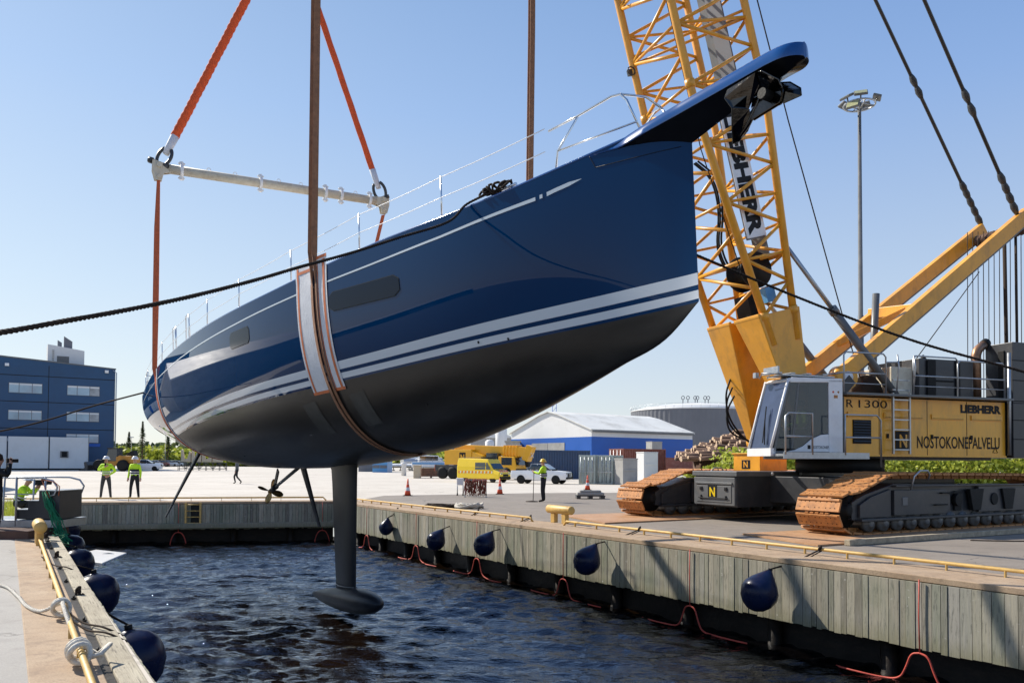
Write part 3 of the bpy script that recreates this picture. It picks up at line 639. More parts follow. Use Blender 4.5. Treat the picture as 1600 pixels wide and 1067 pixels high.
# stanchions, guard lines, pulpit, pushpit
def deckp(a, h=0, ins=.06, s_=1):
    cs, hb, k, n = hsec(a); return V((a, s_*(hb-ins), cs+h))
st_a = [3.5, 5.45, 7.5, 9.65, 11.6, 13.15, 14.55, 16.5, 18.2]
for s_ in (1, -1):
    for a in st_a:
        q = MB(HF); q.tube([deckp(a, 0, .06, s_), deckp(a, .60, .05, s_)], [.014, .011], 8); q.cyl(deckp(a, 0, .06, s_), deckp(a, .05, .06, s_), .025, .02, 8); q.build('stanchion', M['lblue'] if False else M['stain'], yacht)
    for hh in (.58, .30):
        q = MB(HF); al = [1.75]+st_a+[19.9]; pts = []
        for a0, a1 in zip(al[:-1], al[1:]):
            for i in range(6): pts.append(deckp(a0, hh, .05, s_).lerp(deckp(a1, hh, .05, s_), i/6)-V((0, 0, .012*math.sin(math.pi*i/6))))
        pts.append(deckp(al[-1], hh, .05, s_)); q.tube(pts, .0055, 6); q.build('guard_line', M['white'], yacht)
q = MB(HF)
for s_ in (1, -1):
    q.tube([deckp(1.62, 0, .06, s_), V((1.64, .52*s_, 2.12)), V((1.30, .47*s_, 2.40))], .013, 8)
    q.tube([V((1.64, .52*s_, 2.12)), V((.52, .27*s_, 2.06))], .011, 8)
    q.tube([V((1.75, .56*s_, 2.40)), V((1.30, .47*s_, 2.41)), V((.86, .33*s_, 2.48)), V((.74, .30*s_, 2.46)), V((.66, .28*s_, 2.36)), V((.50, .25*s_, 1.98))], .014, 8)
q.tube([V((.74, -.30, 2.46)), V((.66, 0, 2.47)), V((.74, .30, 2.46))], .014, 8)
q.build('bow_pulpit', M['stain'], yacht)
q = MB(HF)
for s_ in (1, -1):
    for a in (19.9, 20.7): q.tube([deckp(a, 0, .08, s_), deckp(a, .58, .08, s_)], .014, 8)
    for hh in (.58, .3): q.tube([deckp(19.9, hh, .08, s_), deckp(20.6, hh, .08, s_), V((20.85, s_*1.9, 1.58+hh)), V((20.9, s_*1.2, 1.6+hh))], .013, 8)
    q.tube([V((20.9, s_*1.2, 1.58)), V((20.9, s_*1.2, 2.2))], .013, 8)
q.build('stern_rail', M['stain'], yacht)
for s_ in (1, -1):
    q = MB(HF)
    for a in (13.2, 14.7): q.tube([deckp(a, 0, .1, s_), deckp(a+.06, .62, .06, s_), deckp(a+.3, .62, .06, s_), deckp(a+.42, 0, .1, s_)], .013, 8)
    q.build('gate_frame', M['stain'], yacht)
q = MB(HF)
for x in (-.12, .12): q.cyl(deckp(2.38+x, .0, .07), deckp(2.38+x, .07, .07), .022, n=10)
q.tube([deckp(2.20, .08, .07), deckp(2.56, .08, .07)], [.02, .02], 8); q.build('mooring_cleat', M['stain'], yacht)

# ------------------------------------------------------------------ slings, spreader, mooring ropes
VW = V((.96, .28, 0)).normalized()
def ring(a, off, p0=math.pi/2, p1=-math.pi/2, n=60): return [HF @ hpt(a, p0+(p1-p0)*i/n, off*(1 if p0+(p1-p0)*i/n >= 0 else -1)) for i in range(n+1)]
HAx = V((HA.x, HA.y, 0)).normalized(); HBx = V((HB.x, HB.y, 0)).normalized()
def sling(name, label, a, m_, w_, ztop, outn, outf, da=0, group=None):
    t, _ = thing(name, label, 'sling', HF @ V((a, 0, -1)), 0, group)
    for sgn in (-1, 1):
        rg = ring(a+sgn*w_*.27, .022+.006*(sgn > 0)); near = rg[0]; far = rg[-1]
        pts = [near+HBx*outn+V((0, 0, ztop-near.z))] + [near+HBx*(outn*k_+.02)+V((0, 0, (ztop-near.z)*k_)) for k_ in (.6, .3, .1, .03)]
        pts += rg[1:-1]
        pts += [far-HBx*(outf*q_+.02)+V((0, 0, (ztop-far.z)*k_)) for k_, q_ in ((.03, .15), (.1, .5), (.2, .93), (.5, .97))] + [far-HBx*outf+V((0, 0, ztop-far.z))]
        n_ = len(pts); ws = [w_*.5]*n_
        MB_ = MB(); MB_.ribbon(pts, [VW]*5+[HAx]*(n_-10)+[VW]*5, ws, .012); MB_.build('webbing_band', m_, t)
    return t
sling('lifting_sling', 'wide brown webbing sling around the hull just aft of the bow, white padding under it', 6.62, M['brown'], .19, 15.0, .0, .64)
AFT = 17.1
t, _ = thing('lifting_sling', 'orange webbing sling hanging from the white spreader bar and passing under the stern', 'sling', HF @ V((AFT, 0, -1)))
SP1 = P(248, 262, 21.25); SP2 = P(599, 316, 24.35)
rg = ring(AFT, .022); near, far = rg[0], rg[-1]
pts = [SP1-V((0, 0, .35)), SP1.lerp(near, .3)+HBx*.02, SP1.lerp(near, .7)+HBx*.02, near+HBx*.02]+rg[1:-1]+[far-HBx*.03, SP2-V((0, 0, .4))]
n_ = len(pts); b_ = MB(); b_.ribbon(pts, [V((-.96, .28, 0)).normalized()]*4+[HAx]*(n_-6)+[V((-.96, .28, 0)).normalized()]*2, [.10, .17, .19, .15]+[.16]*(n_-6)+[.13, .11], .014); b_.build('webbing_band', M['orange2'], t)
b_ = MB(); rg2 = ring(AFT, .012)
b_.ribbon(rg2[0:60:1][:34], HAx, .34, .008); b_.build('chafe_sleeve', M['padwhite'], t)
# padding under the forward sling
t, _ = thing('protective_pad', 'white padded sheet with orange taped border between the brown sling and the hull', 'pad', HF @ V((6.7, 1.9, 0)))
def padrows(a0, a1, ctop, cbot, off, na_=5, nz=16):
    rows = []
    for i in range(nz+1):
        c = ctop+(cbot-ctop)*i/nz; row = []
        for j in range(na_+1):
            a = a0+(a1-a0)*j/na_; cs, hb, k, n = hsec(a)
            if c > cs: p = V((a, hb+off+.01*math.sin(9*a), c))
            else: p = hpt(a, phi_of(a, c), off)
            row.append(p)
        rows.append(row)
    return rows
b_ = MB(HF); b_.grid(padrows(6.66, 7.20, 1.97, -.12, .011)); b_.grid(padrows(6.26, 6.60, 2.03, -.12, .011)); po = b_.build('sheet', M['padwhite'], t)
b_ = MB(HF)
for a0, a1 in ((7.10, 7.15), (6.31, 6.37), (6.50, 6.52)): b_.grid(padrows(a0, a1, 1.96, -.12, .0155, 1))
b_.grid(padrows(6.66, 7.20, -.08, -.125, .0165, 4, 2)); b_.grid(padrows(6.26, 6.60, -.08, -.125, .0165, 4, 2)); b_.grid(padrows(6.7, 7.15, 1.90, 1.85, .016, 4, 2)); b_.grid(padrows(6.26, 6.55, 2.03, 1.98, .016, 4, 2))
b_.build('border_tape', M['tape'], t)
# spreader bar with its end plates, shackles
t, _ = thing('spreader_bar', 'long white tubular lifting spreader bar with clamps, hung between orange slings', 'spreader bar', (SP1+SP2)/2)
dv = (SP2-SP1); DL = dv.length; dv.normalize()
b_ = MB(); b_.cyl(SP1+dv*.25, SP2-dv*.25, .125, n=20); b_.build('tube', M['offwhite'], t)
for fr in (.09, .42, .715, .79, .93):
    b_ = MB(); c = SP1+dv*DL*fr; b_.cyl(c-dv*.04, c+dv*.04, .175, n=20)
    for z_ in (.2, -.2): b_.box(c+V((0, 0, z_)), (.09, .12, .09)); b_.cyl(c-dv*.09+V((0, 0, z_)), c+dv*.09+V((0, 0, z_)), .022, n=8)
    b_.build('clamp', M['white'], t, .008)
for fr in (.2, .31, .5, .6, .86):
    b_ = MB(); c = SP1+dv*DL*fr+V((0, 0, .12)); b_.tube([c+dv*(.05*math.cos(q_))+V((0, 0, .05*math.sin(q_)+.03)) for q_ in np.linspace(0, 6.28, 12)[:-1]], .010, 6, closed=True); b_.build('lug', M['white'], t)
for E_, sg in ((SP1, 1), (SP2, -1)):
    b_ = MB(); sd = dv.cross(V((0, 0, 1))).normalized()
    for o_ in (-.07, .07): b_.prism([(-.16, .18), (.16, .12), (.30, .11), (.30, -.11), (.12, -.16), (.08, -.36), (-.10, -.36), (-.17, -.1)], E_+sd*(o_-.015), dv*sg, V((0, 0, 1)), sd, .03)
    b_.cyl(E_-sd*.13+V((0, 0, .05)), E_+sd*.13+V((0, 0, .05)), .07, n=16); b_.cyl(E_-sd*.12-V((0, 0, .26)), E_+sd*.12-V((0, 0, .26)), .05, n=12)
    b_.build('end_plate', M['offwhite'], t, .008)
APEX = P(450, -125, 22.9)
def shackle(mb, c, up, sd, s=1.0):
    for k_ in (-1, 1): pass
    mb.tube([c+sd*(.13*s*math.sin(q_))+up*(.17*s-.17*s*math.cos(q_)*1.25) for q_ in np.linspace(-2.6, 2.6, 19)], [.034*s]*19, 8)
    mb.cyl(c-sd*.17*s-up*.0, c+sd*.20*s-up*.0, .042*s, n=10); mb.cyl(c+sd*.17*s, c+sd*.25*s, .065*s, n=8)
for i_, (E_, lab) in enumerate(((SP1, 'left'), (SP2, 'right'))):
    up = (APEX-E_).normalized(); sd = up.cross(V((0, 1, 0))).normalized()
    t, _ = thing('bow_shackle', 'dark steel bow shackle on the %s end of the white spreader bar' % lab, 'shackle', E_+up*.2)
    b_ = MB(); shackle(b_, E_+up*.12, up, sd, 1.35); b_.build('bow', M['darkgrey'], t)
    t, _ = thing('lifting_sling', 'bright orange round sling rising from the %s end of the white spreader bar' % lab, 'sling', E_+up*.5)
    b_ = MB(); pts = []; rr = []
    for k_ in np.linspace(0, 1, 160):
        pts.append((E_+up*.95).lerp(APEX, k_)+sd*.003*math.sin(k_*40)); rr.append(.105+((.018 if i_ == 0 else .006)*abs(math.sin(k_*(120 if i_ == 0 else 30)))))
    b_.tube(pts, rr, 10, flat=.55); b_.build('sleeve', M['orange'], t)
    b_ = MB(); b_.tube([E_+up*.42, E_+up*.6, E_+up*1.02], [.085, .10, .115], 10, flat=.6); b_.build('label_cuff', M['padwhite'], t)
# twisted rope
def rope(name, label, pts, r, m_, pitch=None, n=3, cat='rope', group=None, plain=False):
    pts = [V(p) for p in pts]
    sm = []
    for i in range(len(pts)-1):                             # catmull-rom
        p0 = pts[max(i-1, 0)]; p1 = pts[i]; p2 = pts[i+1]; p3 = pts[min(i+2, len(pts)-1)]; N_ = 10
        for k_ in range(N_):
            t_ = k_/N_; sm.append(.5*((2*p1)+(p2-p0)*t_+(2*p0-5*p1+4*p2-p3)*t_**2+(3*p1-p0-3*p2+p3)*t_**3))
    sm.append(pts[-1]); b_ = MB()
    if plain: b_.tube(sm, r, 6)
    else:
        pitch = pitch or r*7; acc = 0; fine = []
        for a, b in zip(sm[:-1], sm[1:]):
            d_ = (b-a).length; k_ = max(1, int(d_/(pitch/7)))
            for j in range(k_): fine.append((a.lerp(b, j/k_), acc+d_*j/k_))
            acc += d_
        for q_ in range(n):
            ph = 2*math.pi*q_/n; st_ = []
            for i in range(len(fine)):
                p, l = fine[i]; t_ = (fine[min(i+1, len(fine)-1)][0]-fine[max(i-1, 0)][0]).normalized()
                x = t_.cross(V((0, 0, 1))); x = x.normalized() if x.length > .05 else t_.cross(V((1, 0, 0))).normalized(); y = t_.cross(x); an_ = ph+2*math.pi*l/pitch
                st_.append(p+x*(math.cos(an_)*r*.5)+y*(math.sin(an_)*r*.5))
            b_.tube(st_, r*.56, 5)
    return tag(b_.build(name, m_), label, cat, group)
CL = HF @ deckp(2.45, .08, .02)
CL2 = HF @ deckp(2.9, .03, -.03)
rope('mooring_rope', 'thick dark twisted mooring rope from the bow cleat across the hull to the left', [CL, CL2, P(700, 347, 9.55), P(622, 372, 8.9), P(545, 396.5, 8.1), P(470, 417, 7.3), P(400, 437.5, 6.6), P(300, 463, 5.75), P(200, 484, 5.1), P(100, 502, 4.55), P(0, 520, 4.1), P(-200, 552, 3.4)], .0165, M['rope_dk'])
CR = HF @ deckp(2.45, .06, .02, -1)
rope('mooring_rope', 'dark rope running from behind the bow across the boom to the right', [CR, P(1085, 397, 10.2), P(1240, 462, 10.0), P(1420, 530, 9.7), P(1600, 581, 9.4), P(1800, 640, 9.0)], .017, M['rope_dk'])
rope('mooring_rope', 'thin dark rope from the stern rail to the left across the blue building', [HF @ deckp(20.6, .05, .02), P(150, 633, 25), P(60, 660, 24), P(-40, 682, 23), P(-200, 715, 21)], .026, M['rope_dk'], plain=True)
t, _ = thing('cleat_coil', 'small black tangle of rope on the deck cleat near the bow', 'rope', CL)
b_ = MB()
for k_ in range(7):
    c = HF @ deckp(2.3+.06*k_, .07, .02); rr_ = .05+.02*random.random()
    b_.tube([c+V((rr_*math.cos(q_)*1.2, rr_*math.sin(q_)*.6, .05*math.sin(q_*1.3+k_)+.03)) for q_ in np.linspace(0, 6.28, 12)[:-1]], .016, 6, closed=True)
b_.build('turns', M['rope_dk'], t)
# ------------------------------------------------------------------ crawler crane
TP = V((.866, .50, 0)); TQ = V((-.50, .866, 0))              # track direction and across
K0 = V((7.01, 18.40, 0)); KF = frame(K0, TP, TQ, (0, 0, 1))
crane, _ = thing('crawler_crane', 'yellow crawler crane with lattice boom, white cab and rusty tracks standing on the quay', 'crane', K0, M=KF)
def track(y0, lab):
    Lk = 9.2; r = .50
    tr = MB(KF)
    # frame box of the track
    for s_ in (-1,):
        tr.prism([(.75, .38), (1.3, .30), (8.3, .30), (8.7, .45), (8.6, .95), (7.9, 1.15), (2.3, 1.20), (1.2, .95), (.75, .78)], (0, y0-.40, 0), (1, 0, 0), (0, 0, 1), (0, 1, 0), .80)
        tr.prism([(.95, .42), (2.1, .42), (2.1, 1.08), (1.35, .90), (.95, .72)], (0, y0-.47, 0), (1, 0, 0), (0, 0, 1), (0, 1, 0), .07)
        tr.prism([(2.15, .45), (4.2, .45), (4.4, .62), (4.4, .9), (4.2, 1.05), (2.15, 1.05)], (0, y0-.52, 0), (1, 0, 0), (0, 0, 1), (0, 1, 0), .12)
        tr.prism([(5.7, .45), (8.2, .45), (8.2, 1.05), (5.7, 1.12)], (0, y0-.50, 0), (1, 0, 0), (0, 0, 1), (0, 1, 0), .1)
        tr.bb(.9, 8.6, y0-.56, y0-.40, .34, .40); tr.bb(2.2, 8.0, y0-.54, y0-.40, 1.13, 1.17)
        tr.bb(3.95, 4.55, y0-.60, y0-.50, .95, .98, 1); tr.bb(3.7, 4.2, y0-.60, y0-.50, .66, .69, 1)
        tr.bb(4.7, 5.0, y0-.46, y0-.42, .5, 1.0, 1)
        for x_ in (4.78, 6.4): tr.cyl((x_, y0-.53, .78), (x_, y0-.40, .78), .16, n=16, mi=1)
        for x_ in (5.35, 6.85): tr.prism([(0, .5), (.35, .5), (.5, 1.05), (-.15, 1.05)], (x_, y0-.56, 0), (1, 0, 0), (0, 0, 1), (0, 1, 0), .1, 1)
        tr.bb(2.45, 2.65, y0-.535, y0-.515, .68, .88, 2)
    fr = tr.build('crawler_track', [M['darkgrey'], M['black'], M['midgrey']], crane, .012)
    if lab: fr['label'] = lab
    h = MB(KF); h.tube([(2.75, y0-.55, 1.05), (2.78, y0-.62, 1.38), (2.95, y0-.66, 1.52), (3.25, y0-.66, 1.52), (3.40, y0-.62, 1.42), (3.42, y0-.55, 1.28)], .022, 8); h.build('grab_handle', M['steel'], fr)
    # shoe path
    path = []
    def add(x, z): path.append((x, z))
    add(1.05, .055); add(8.6, .055)
    for i in range(1, 9): an_ = -math.pi/2+math.pi*i/8*.95; add(8.75+.55*math.cos(an_), .70+.62*math.sin(an_)*.98+.02)
    add(8.0, 1.40); add(2.25, 1.44); add(1.9, 1.41); add(.78, 1.02)
    for i in range(1, 8): an_ = math.pi/2+math.pi*(.10+.78*i/7); add(.60+.54*math.cos(an_)*1.0, .58+.50*math.sin(an_))
    pts = [V((x, 0, z)) for x, z in path]; n = len(pts); seg = [(pts[i], pts[(i+1) % n]) for i in range(n)]; tot = sum((b-a).length for a, b in seg)
    NS = 56; pitch = tot/NS
    def at(d):
        d %= tot
        for a, b in seg:
            l = (b-a).length
            if d <= l: return a.lerp(b, d/l)
            d -= l
        return pts[0]
    SW = .60
    sp = MB(); w_ = pitch*.84
    sp.prism([(-w_/2, -.022), (w_/2, -.022), (w_/2, .022), (-w_/2, .022)], (0, -SW, 0), (1, 0, 0), (0, 0, 1), (0, 1, 0), 2*SW)
    sp.prism([(-w_/2, .0), (-w_/2+.07, .0), (-w_/2+.05, .05), (-w_/2, .05)], (0, -SW*.96, 0), (1, 0, 0), (0, 0, 1), (0, 1, 0), 2*SW*.96)
    for x_ in (-.07, .07):
        for y_ in (-.48, -.36, -.24, .24, .36, .48, -.06, .06): sp.lathe([(.016, .0215), (.016, .0245)], (x_, y_, 0), (0, 0, 1), 6, 1, False)
    for y_ in (-.28, -.14, 0, .14, .28): sp.bb(-w_/2-.035, -w_/2+.0, y_-.045, y_+.045, -.04, .015)
    for y_ in (-.15, .15): sp.bb(-w_/2, w_/2, y_-.03, y_+.03, -.12, -.022)
    me = None
    for i in range(NS):
        d = i*pitch; p = at(d); t_ = (at(d+pitch*.45)-at(d-pitch*.45)).normalized(); nn = V((t_.z, 0, -t_.x))     # outward
        F = KF @ frame(V((p.x, y0, p.z)), t_, t_.cross(nn)*-1, nn)
        if me is None:
            sp.build('track_shoe', [M['rustplate'], M['hole']], None, .006); ob = bpy.context.scene.objects[-1] if False else [o for o in COL.objects if o.name.startswith('track_shoe')][-1]
            if False: pass
            c = ob.location.copy(); me = ob.data
            me.transform(Mx.Translation(c)); first = ob; o = first
        else: o = first.copy(); COL.objects.link(o)
        o.parent = fr; o.matrix_basis = KF.inverted() @ F; WM[o.name] = F
    # road wheels
    wf_ = None
    for i in range(14):
        x = 1.35+i*.54
        if wf_ is None:
            b_ = MB(KF); b_.lathe([(.06, -.50), (.10, -.48), (.10, -.44), (.20, -.43), (.20, -.30), (.15, -.28), (.15, .28), (.20, .30), (.20, .43), (.10, .45)], (x, y0, .28), (0, 1, 0), 18); wf_ = b_.build('road_wheel', M['midgrey'], fr)
        else: o = wf_.copy(); COL.objects.link(o); o.parent = fr; o.location = (i*.54, 0, 0)
    for x, z, r_ in ((.72, .60, .42), (8.62, .70, .45)):
        b_ = MB(KF); b_.lathe([(.08, -.40), (.16, -.38), (.16, -.30), (r_, -.24), (r_, .24), (.16, .3), (.1, .4)], (x, y0, z), (0, 1, 0), 22); b_.build('drive_wheel', M['black'], fr)
    return fr
track(0, None); track(6.92, None)
# undercarriage
b_ = MB(KF); b_.bb(1.58, 7.4, 3.95, 5.65, .42, 1.40, 0); b_.bb(1.50, 7.5, 3.90, 5.70, 1.30, 1.44, 1); b_.bb(2.9, 6.3, .5, 6.4, .55, 1.30, 0)
for x_ in (3.2, 4.6, 6): b_.bb(x_, x_+.04, 3.93, 3.96, .45, 1.3, 0)
for x_ in (2.9, 4.1): b_.lathe([(.05, 0), (.05, .05)], (x_, 3.89, 1.37), (0, -1, 0), 8, 2)
b_.build('car_body', [M['darkgrey'], M['midgrey'], M['white']], crane, .012)
b_ = MB(KF); b_.bb(1.50, 1.58, 3.98, 5.62, .46, 1.26, 0); b_.bb(1.46, 1.50, 4.06, 5.54, 1.06, 1.12, 0); b_.bb(1.485, 1.50, 4.1, 5.5, .54, 1.02, 0)
for y_ in (4.3, 5.3): b_.bb(1.455, 1.49, y_-.02, y_+.02, .62, .74, 1); b_.bb(1.455, 1.49, y_-.05, y_+.05, .88, .98, 1)
b_.tube([(1.46, 4.2, .66), (1.46, 5.4, .66)], .015, 6, 1)
pn = b_.build('counterweight_box', [M['midgrey'], M['black_txt']], crane, .01)
b_ = MB(KF); b_.bb(1.478, 1.485, 4.66, 5.02, .66, 1.02, 0); lettering(b_, 'N', (1.474, 4.95, .70), (0, -1, 0), (0, 0, 1), .22, .27, 1, .03); b_.build('company_sign', [M['black_txt'], M['van_yellow']], pn)
b_ = MB(KF); b_.lathe([(1.2, 0), (1.2, .42)], (4.46, 2.8, 1.42), (0, 0, 1), 36); b_.build('slewing_ring', M['black'], crane)
# superstructure frame (x to the rear, y toward the camera side)
yaw = R(18); SX_ = V((math.cos(yaw), math.sin(yaw), 0)); SY_ = V((math.sin(yaw), -math.cos(yaw), 0)); SO = V((9.407, 23.087, 0)); SF = frame(SO, SX_, SY_, (0, 0, 1))
b_ = MB(SF)
b_.bb(-1.2, 4.56, -1.55, 1.60, 1.90, 3.47, 0); b_.bb(-1.7, 4.6, -1.1, 1.1, 1.80, 2.15, 3)
for x_ in (.05, 1.70, 3.12): b_.bb(x_, x_+.02, 1.598, 1.604, 1.92, 3.45, 1)
for x0, x1 in ((-1.0, -.15), (.2, 1.55), (1.85, 3.0), (3.28, 4.42)): b_.bb(x0, x1, 1.60, 1.635, 2.93, 3.07, 0); b_.bb(x0+.03, x1-.03, 1.633, 1.638, 2.95, 2.96, 1)
b_.bb(4.561, 4.60, 1.3, 1.62, 1.95, 3.45, 1)
b_.bb(-1.2, 4.56, 1.55, 1.64, 1.88, 1.93, 0)
body = b_.build('machine_housing', [M['yellow_body'], M['black'], M['midgrey'], M['darkgrey']], crane, .01)
b_ = MB(SF); b_.bb(-.82, -.22, 1.605, 1.62, 2.22, 2.86, 0)
for i in range(8): b_.box((-.52, 1.625, 2.28+i*.075), (.56, .03, .03), 1, Mx.Rotation(.5, 3, 'X'))
b_.build('louvre', [M['black'], M['darkgrey']], body)
for x_ in (.30, 1.83, 3.25): b_ = MB(SF); b_.bb(x_, x_+.07, 1.605, 1.63, 2.38, 2.50); b_.build('door_handle', M['black'], body)
def ptext(txt, x0, x1, z0, z1, bold=.02, y=1.608):
    b_ = MB(SF); lettering(b_, txt, (x0, y, z0), (1, 0, 0), (0, 0, 1), x1-x0, z1-z0, 0, bold); b_.build('lettering', M['black_txt'], body)
ptext('1300', -.62, .33, 3.19, 3.40, .0); ptext('R', -1.02, -.80, 3.19, 3.40, .0); ptext('LIEBHERR', 2.90, 4.40, 3.13, 3.37, .06)
ptext('NOSTOKONEPALVELU', 1.35, 4.34, 2.12, 2.46, .012)
b_ = MB(SF); b_.bb(.60, 1.14, 1.603, 1.612, 2.05, 2.58, 0); lettering(b_, 'N', (.74, 1.6145, 2.13), (1, 0, 0), (0, 0, 1), .26, .36, 1, .03); b_.build('company_sign', [M['black_txt'], M['yellow_body']], body)
b_ = MB(SF)
for p0, p1 in (((4.08, 2.02), (4.26, 2.02)), ((4.26, 2.02), (4.17, 2.17)), ((4.17, 2.17), (4.08, 2.02))): b_.bar((p0[0], 1.608, p0[1]), (p1[0], 1.608, p1[1]), .012, .012, (0, 1, 0))
b_.build('warning_mark', M['black_txt'], body)
# walkway, rails, ladder
b_ = MB(SF); b_.bb(-1.3, 4.5, 1.0, 1.95, 3.50, 3.56); b_.build('roof_walkway', M['midgrey'], crane)
def rail(pts, r=.022, m_='steel', nm='handrail'): b_ = MB(SF); b_.tube(pts, r, 8); return b_.build(nm, M[m_], crane)
def rloop(x0, x1, zt=4.58, y=1.9, zb=3.56):
    rail([(x0, y, zb), (x0, y, zt-.08), (x0+.08, y, zt), (x1-.08, y, zt), (x1, y, zt-.08), (x1, y, zb)])
    rail([(x0, y, 4.08), (x1, y, 4.08)]); rail([(x0, y, 3.80), (x1, y, 3.80)], .014)
rloop(-1.35, .02, 4.62); rloop(.95, 2.5, 4.62); rloop(2.5, 4.2, 4.55)
rail([(.02, 1.9, 4.4), (.45, 1.9, 4.42)]); rail([(-1.35, 1.9, 4.08), (-1.35, .9, 4.08)]); rloop(-1.3, .5, 4.5, -1.2)
b_ = MB(SF)
for x_ in (.36, .92): b_.bar((x_, 1.78, 1.95), (x_, 1.78, 3.6), .045, .06, (0, 1, 0)); b_.tube([(x_, 1.9, 3.5), (x_, 2.0, 4.3), (x_, 1.95, 4.62)], .02, 8)
for i in range(8): b_.bb(.36, .92, 1.755, 1.80, 2.05+i*.27, 2.085+i*.27)
b_.build('access_ladder', M['steel'], crane)
# engine room box, tank, exhaust, winch
b_ = MB(SF); b_.bb(1.95, 3.95, -.9, 1.1, 3.48, 4.70, 0); b_.bb(2.2, 2.5, 1.1, 1.16, 3.55, 4.66, 1); b_.bb(3.25, 3.42, 1.1, 1.14, 3.5, 4.68, 1); b_.bb(2.55, 3.2, 1.1, 1.12, 4.05, 4.10, 1); b_.lathe([(.12, 0), (.05, .1), (.02, .16)], (2.3, .9, 4.68), (0, 0, 1), 12, 1)
b_.build('engine_box', [M['darkgrey'], M['black']], crane, .02)
b_ = MB(SF); b_.bb(1.15, 1.9, -.4, .9, 3.48, 4.45, 0); b_.build('oil_tank', M['offwhite'], crane, .02)
b_ = MB(SF); b_.tube([(4.28, .9, 3.45), (4.28, .9, 4.9), (4.32, .9, 5.02), (4.42, .88, 5.12), (4.66, .84, 5.26)], [.135, .135, .135, .13, .13], 16); b_.tube([(4.64, .845, 5.25), (4.78, .82, 5.33)], [.138, .14], 16, 1); b_.build('exhaust_pipe', [M['exhaust'], M['black']], crane)
b_ = MB(SF); b_.lathe([(.55, -.7), (.55, -.64), (.36, -.62), (.36, .62), (.55, .64), (.55, .7)], (.5, 0, 3.65), (0, 1, 0), 24); b_.build('winch_drum', M['rope_dk'], crane)
b_ = MB(SF); b_.bb(4.70, 6.9, -2.0, 1.75, 1.88, 3.45, 0); b_.bb(4.70, 6.9, .85, 1.75, 3.455, 5.22, 0); b_.bb(4.9, 6.9, -2.0, -1.1, 3.455, 3.9, 0)
for z_ in (2.4, 2.95, 3.5, 4.1, 4.68): b_.bb(4.68, 6.92, 1.73, 1.765, z_, z_+.025, 1)
b_.bb(4.66, 4.72, 1.3, 1.5, 1.9, 5.0, 1)
for z_ in (3.3, 2.6): b_.lathe([(.06, 0), (.06, .06)], (5.6, 1.75, z_), (0, 1, 0), 10, 1)
b_.build('counterweight', [M['darkgrey'], M['black']], crane, .03)
b_ = MB(SF); b_.tube([(4.62, 1.68, 1.95), (4.60, 1.72, 4.9)], .05, 8); b_.build('counterweight_guide', M['steel'], crane)
# lights and hoses clutter on the deck front
b_ = MB(SF)
for i in range(6): b_.tube(chaikin([(-2.6+.1*i, .5+.1*i, 2.4), (-2.9+.08*i, .6, 2.9+.05*i), (-2.7, .7, 3.5), (-2.2, .6+.05*i, 3.2)]), .025, 6)
b_.build('hydraulic_hose', M['black'], crane)
# gantry (A-frame), backstops, pendants, ropes
def sb_(a, b, w_, h_, nm, m_, w2=None, h2=None, bev=.01): b_ = MB(SF); b_.bar(a, b, w_, h_, (0, 0, 1), 0, w2, h2); return b_.build(nm, m_, crane, bev)
for y_, x1, z1 in ((1.0, 6.0, 9.15), (-1.0, 6.45, 9.25)):
    A0 = V((-.62, y_, 4.15)); A1 = V((x1+.3, y_, z1+.2)); g_ = sb_(A0, A1, .24, .40, 'gantry_beam', M['yellow'])
    b_ = MB(SF); off = (A1-A0).normalized().cross(V((0, 1, 0)))*-.235; b_.bar(A0+off*1.0+(A1-A0)*.06, A1+off, .12, .06); b_.build('edge_strip', M['midgrey'], g_)
    b_ = MB(SF); b_.cyl((-.62, y_-.2, 4.05), (-.62, y_+.2, 4.05), .34, n=24); b_.lathe([(.16, 0), (.16, .03)], (-.62, y_+.2, 4.05), (0, 1, 0), 20, 1); b_.build('pivot', [M['yellow'], M['white']], g_)
sb_((2.2, -1.0, 6.35), (2.2, 1.0, 6.15), .30, .30, 'gantry_cross_beam', M['yellow']); sb_((.8, -1.0, 5.3), (2.6, 1.0, 6.5), .16, .2, 'gantry_brace', M['yellow'])
b_ = MB(SF)
for k_ in range(7): b_.lathe([(.20, -.05), (.13, -.025), (.13, .025), (.20, .05)], (6.35, -.75+.25*k_, 8.95), (0, 1, 0), 20)
b_.build('sheave_pack', M['log'], crane)
for y_ in (1.1, -1.1):
    sb_(V((-.5, y_, 4.0)), V((-1.3, y_, 3.2)), .3, .3, 'gantry_foot', M['darkgrey'])
    b_ = MB(SF); t0 = V((-2.52, y_, 7.5)); t1 = V((1.15, y_*.95, 3.62)); mid = t0.lerp(t1, .42)
    b_.tube([t0, mid], .062, 12, 1); b_.tube([mid, t1], .115, 14, 0); b_.cyl(mid-(t1-t0).normalized()*.1, mid+(t1-t0).normalized()*.1, .135, n=14)
    b_.build('boom_backstop', [M['midgrey'], M['steel']], crane)
b_ = MB(SF); b_.tube([(.9, .4, 3.4), (1.0, .5, 6.6)], .10, 10); b_.build('support_post', M['midgrey'], crane)
BY = R(19.8); BE = R(74.74); BH = V((-math.cos(BY), -math.sin(BY), 0)); BN = V((math.sin(BY), -math.cos(BY), 0)); BD = BH*math.cos(BE)+V((0, 0, math.sin(BE))); BW = BH*-math.sin(BE)+V((0, 0, math.cos(BE)))
BO = V((7.538, 22.505, 2.397)); BF = frame(BO, BD, BN, BW)      # x along the boom, y to camera side, z to the back
SFi = SF.inverted()
BLEN = 34.0
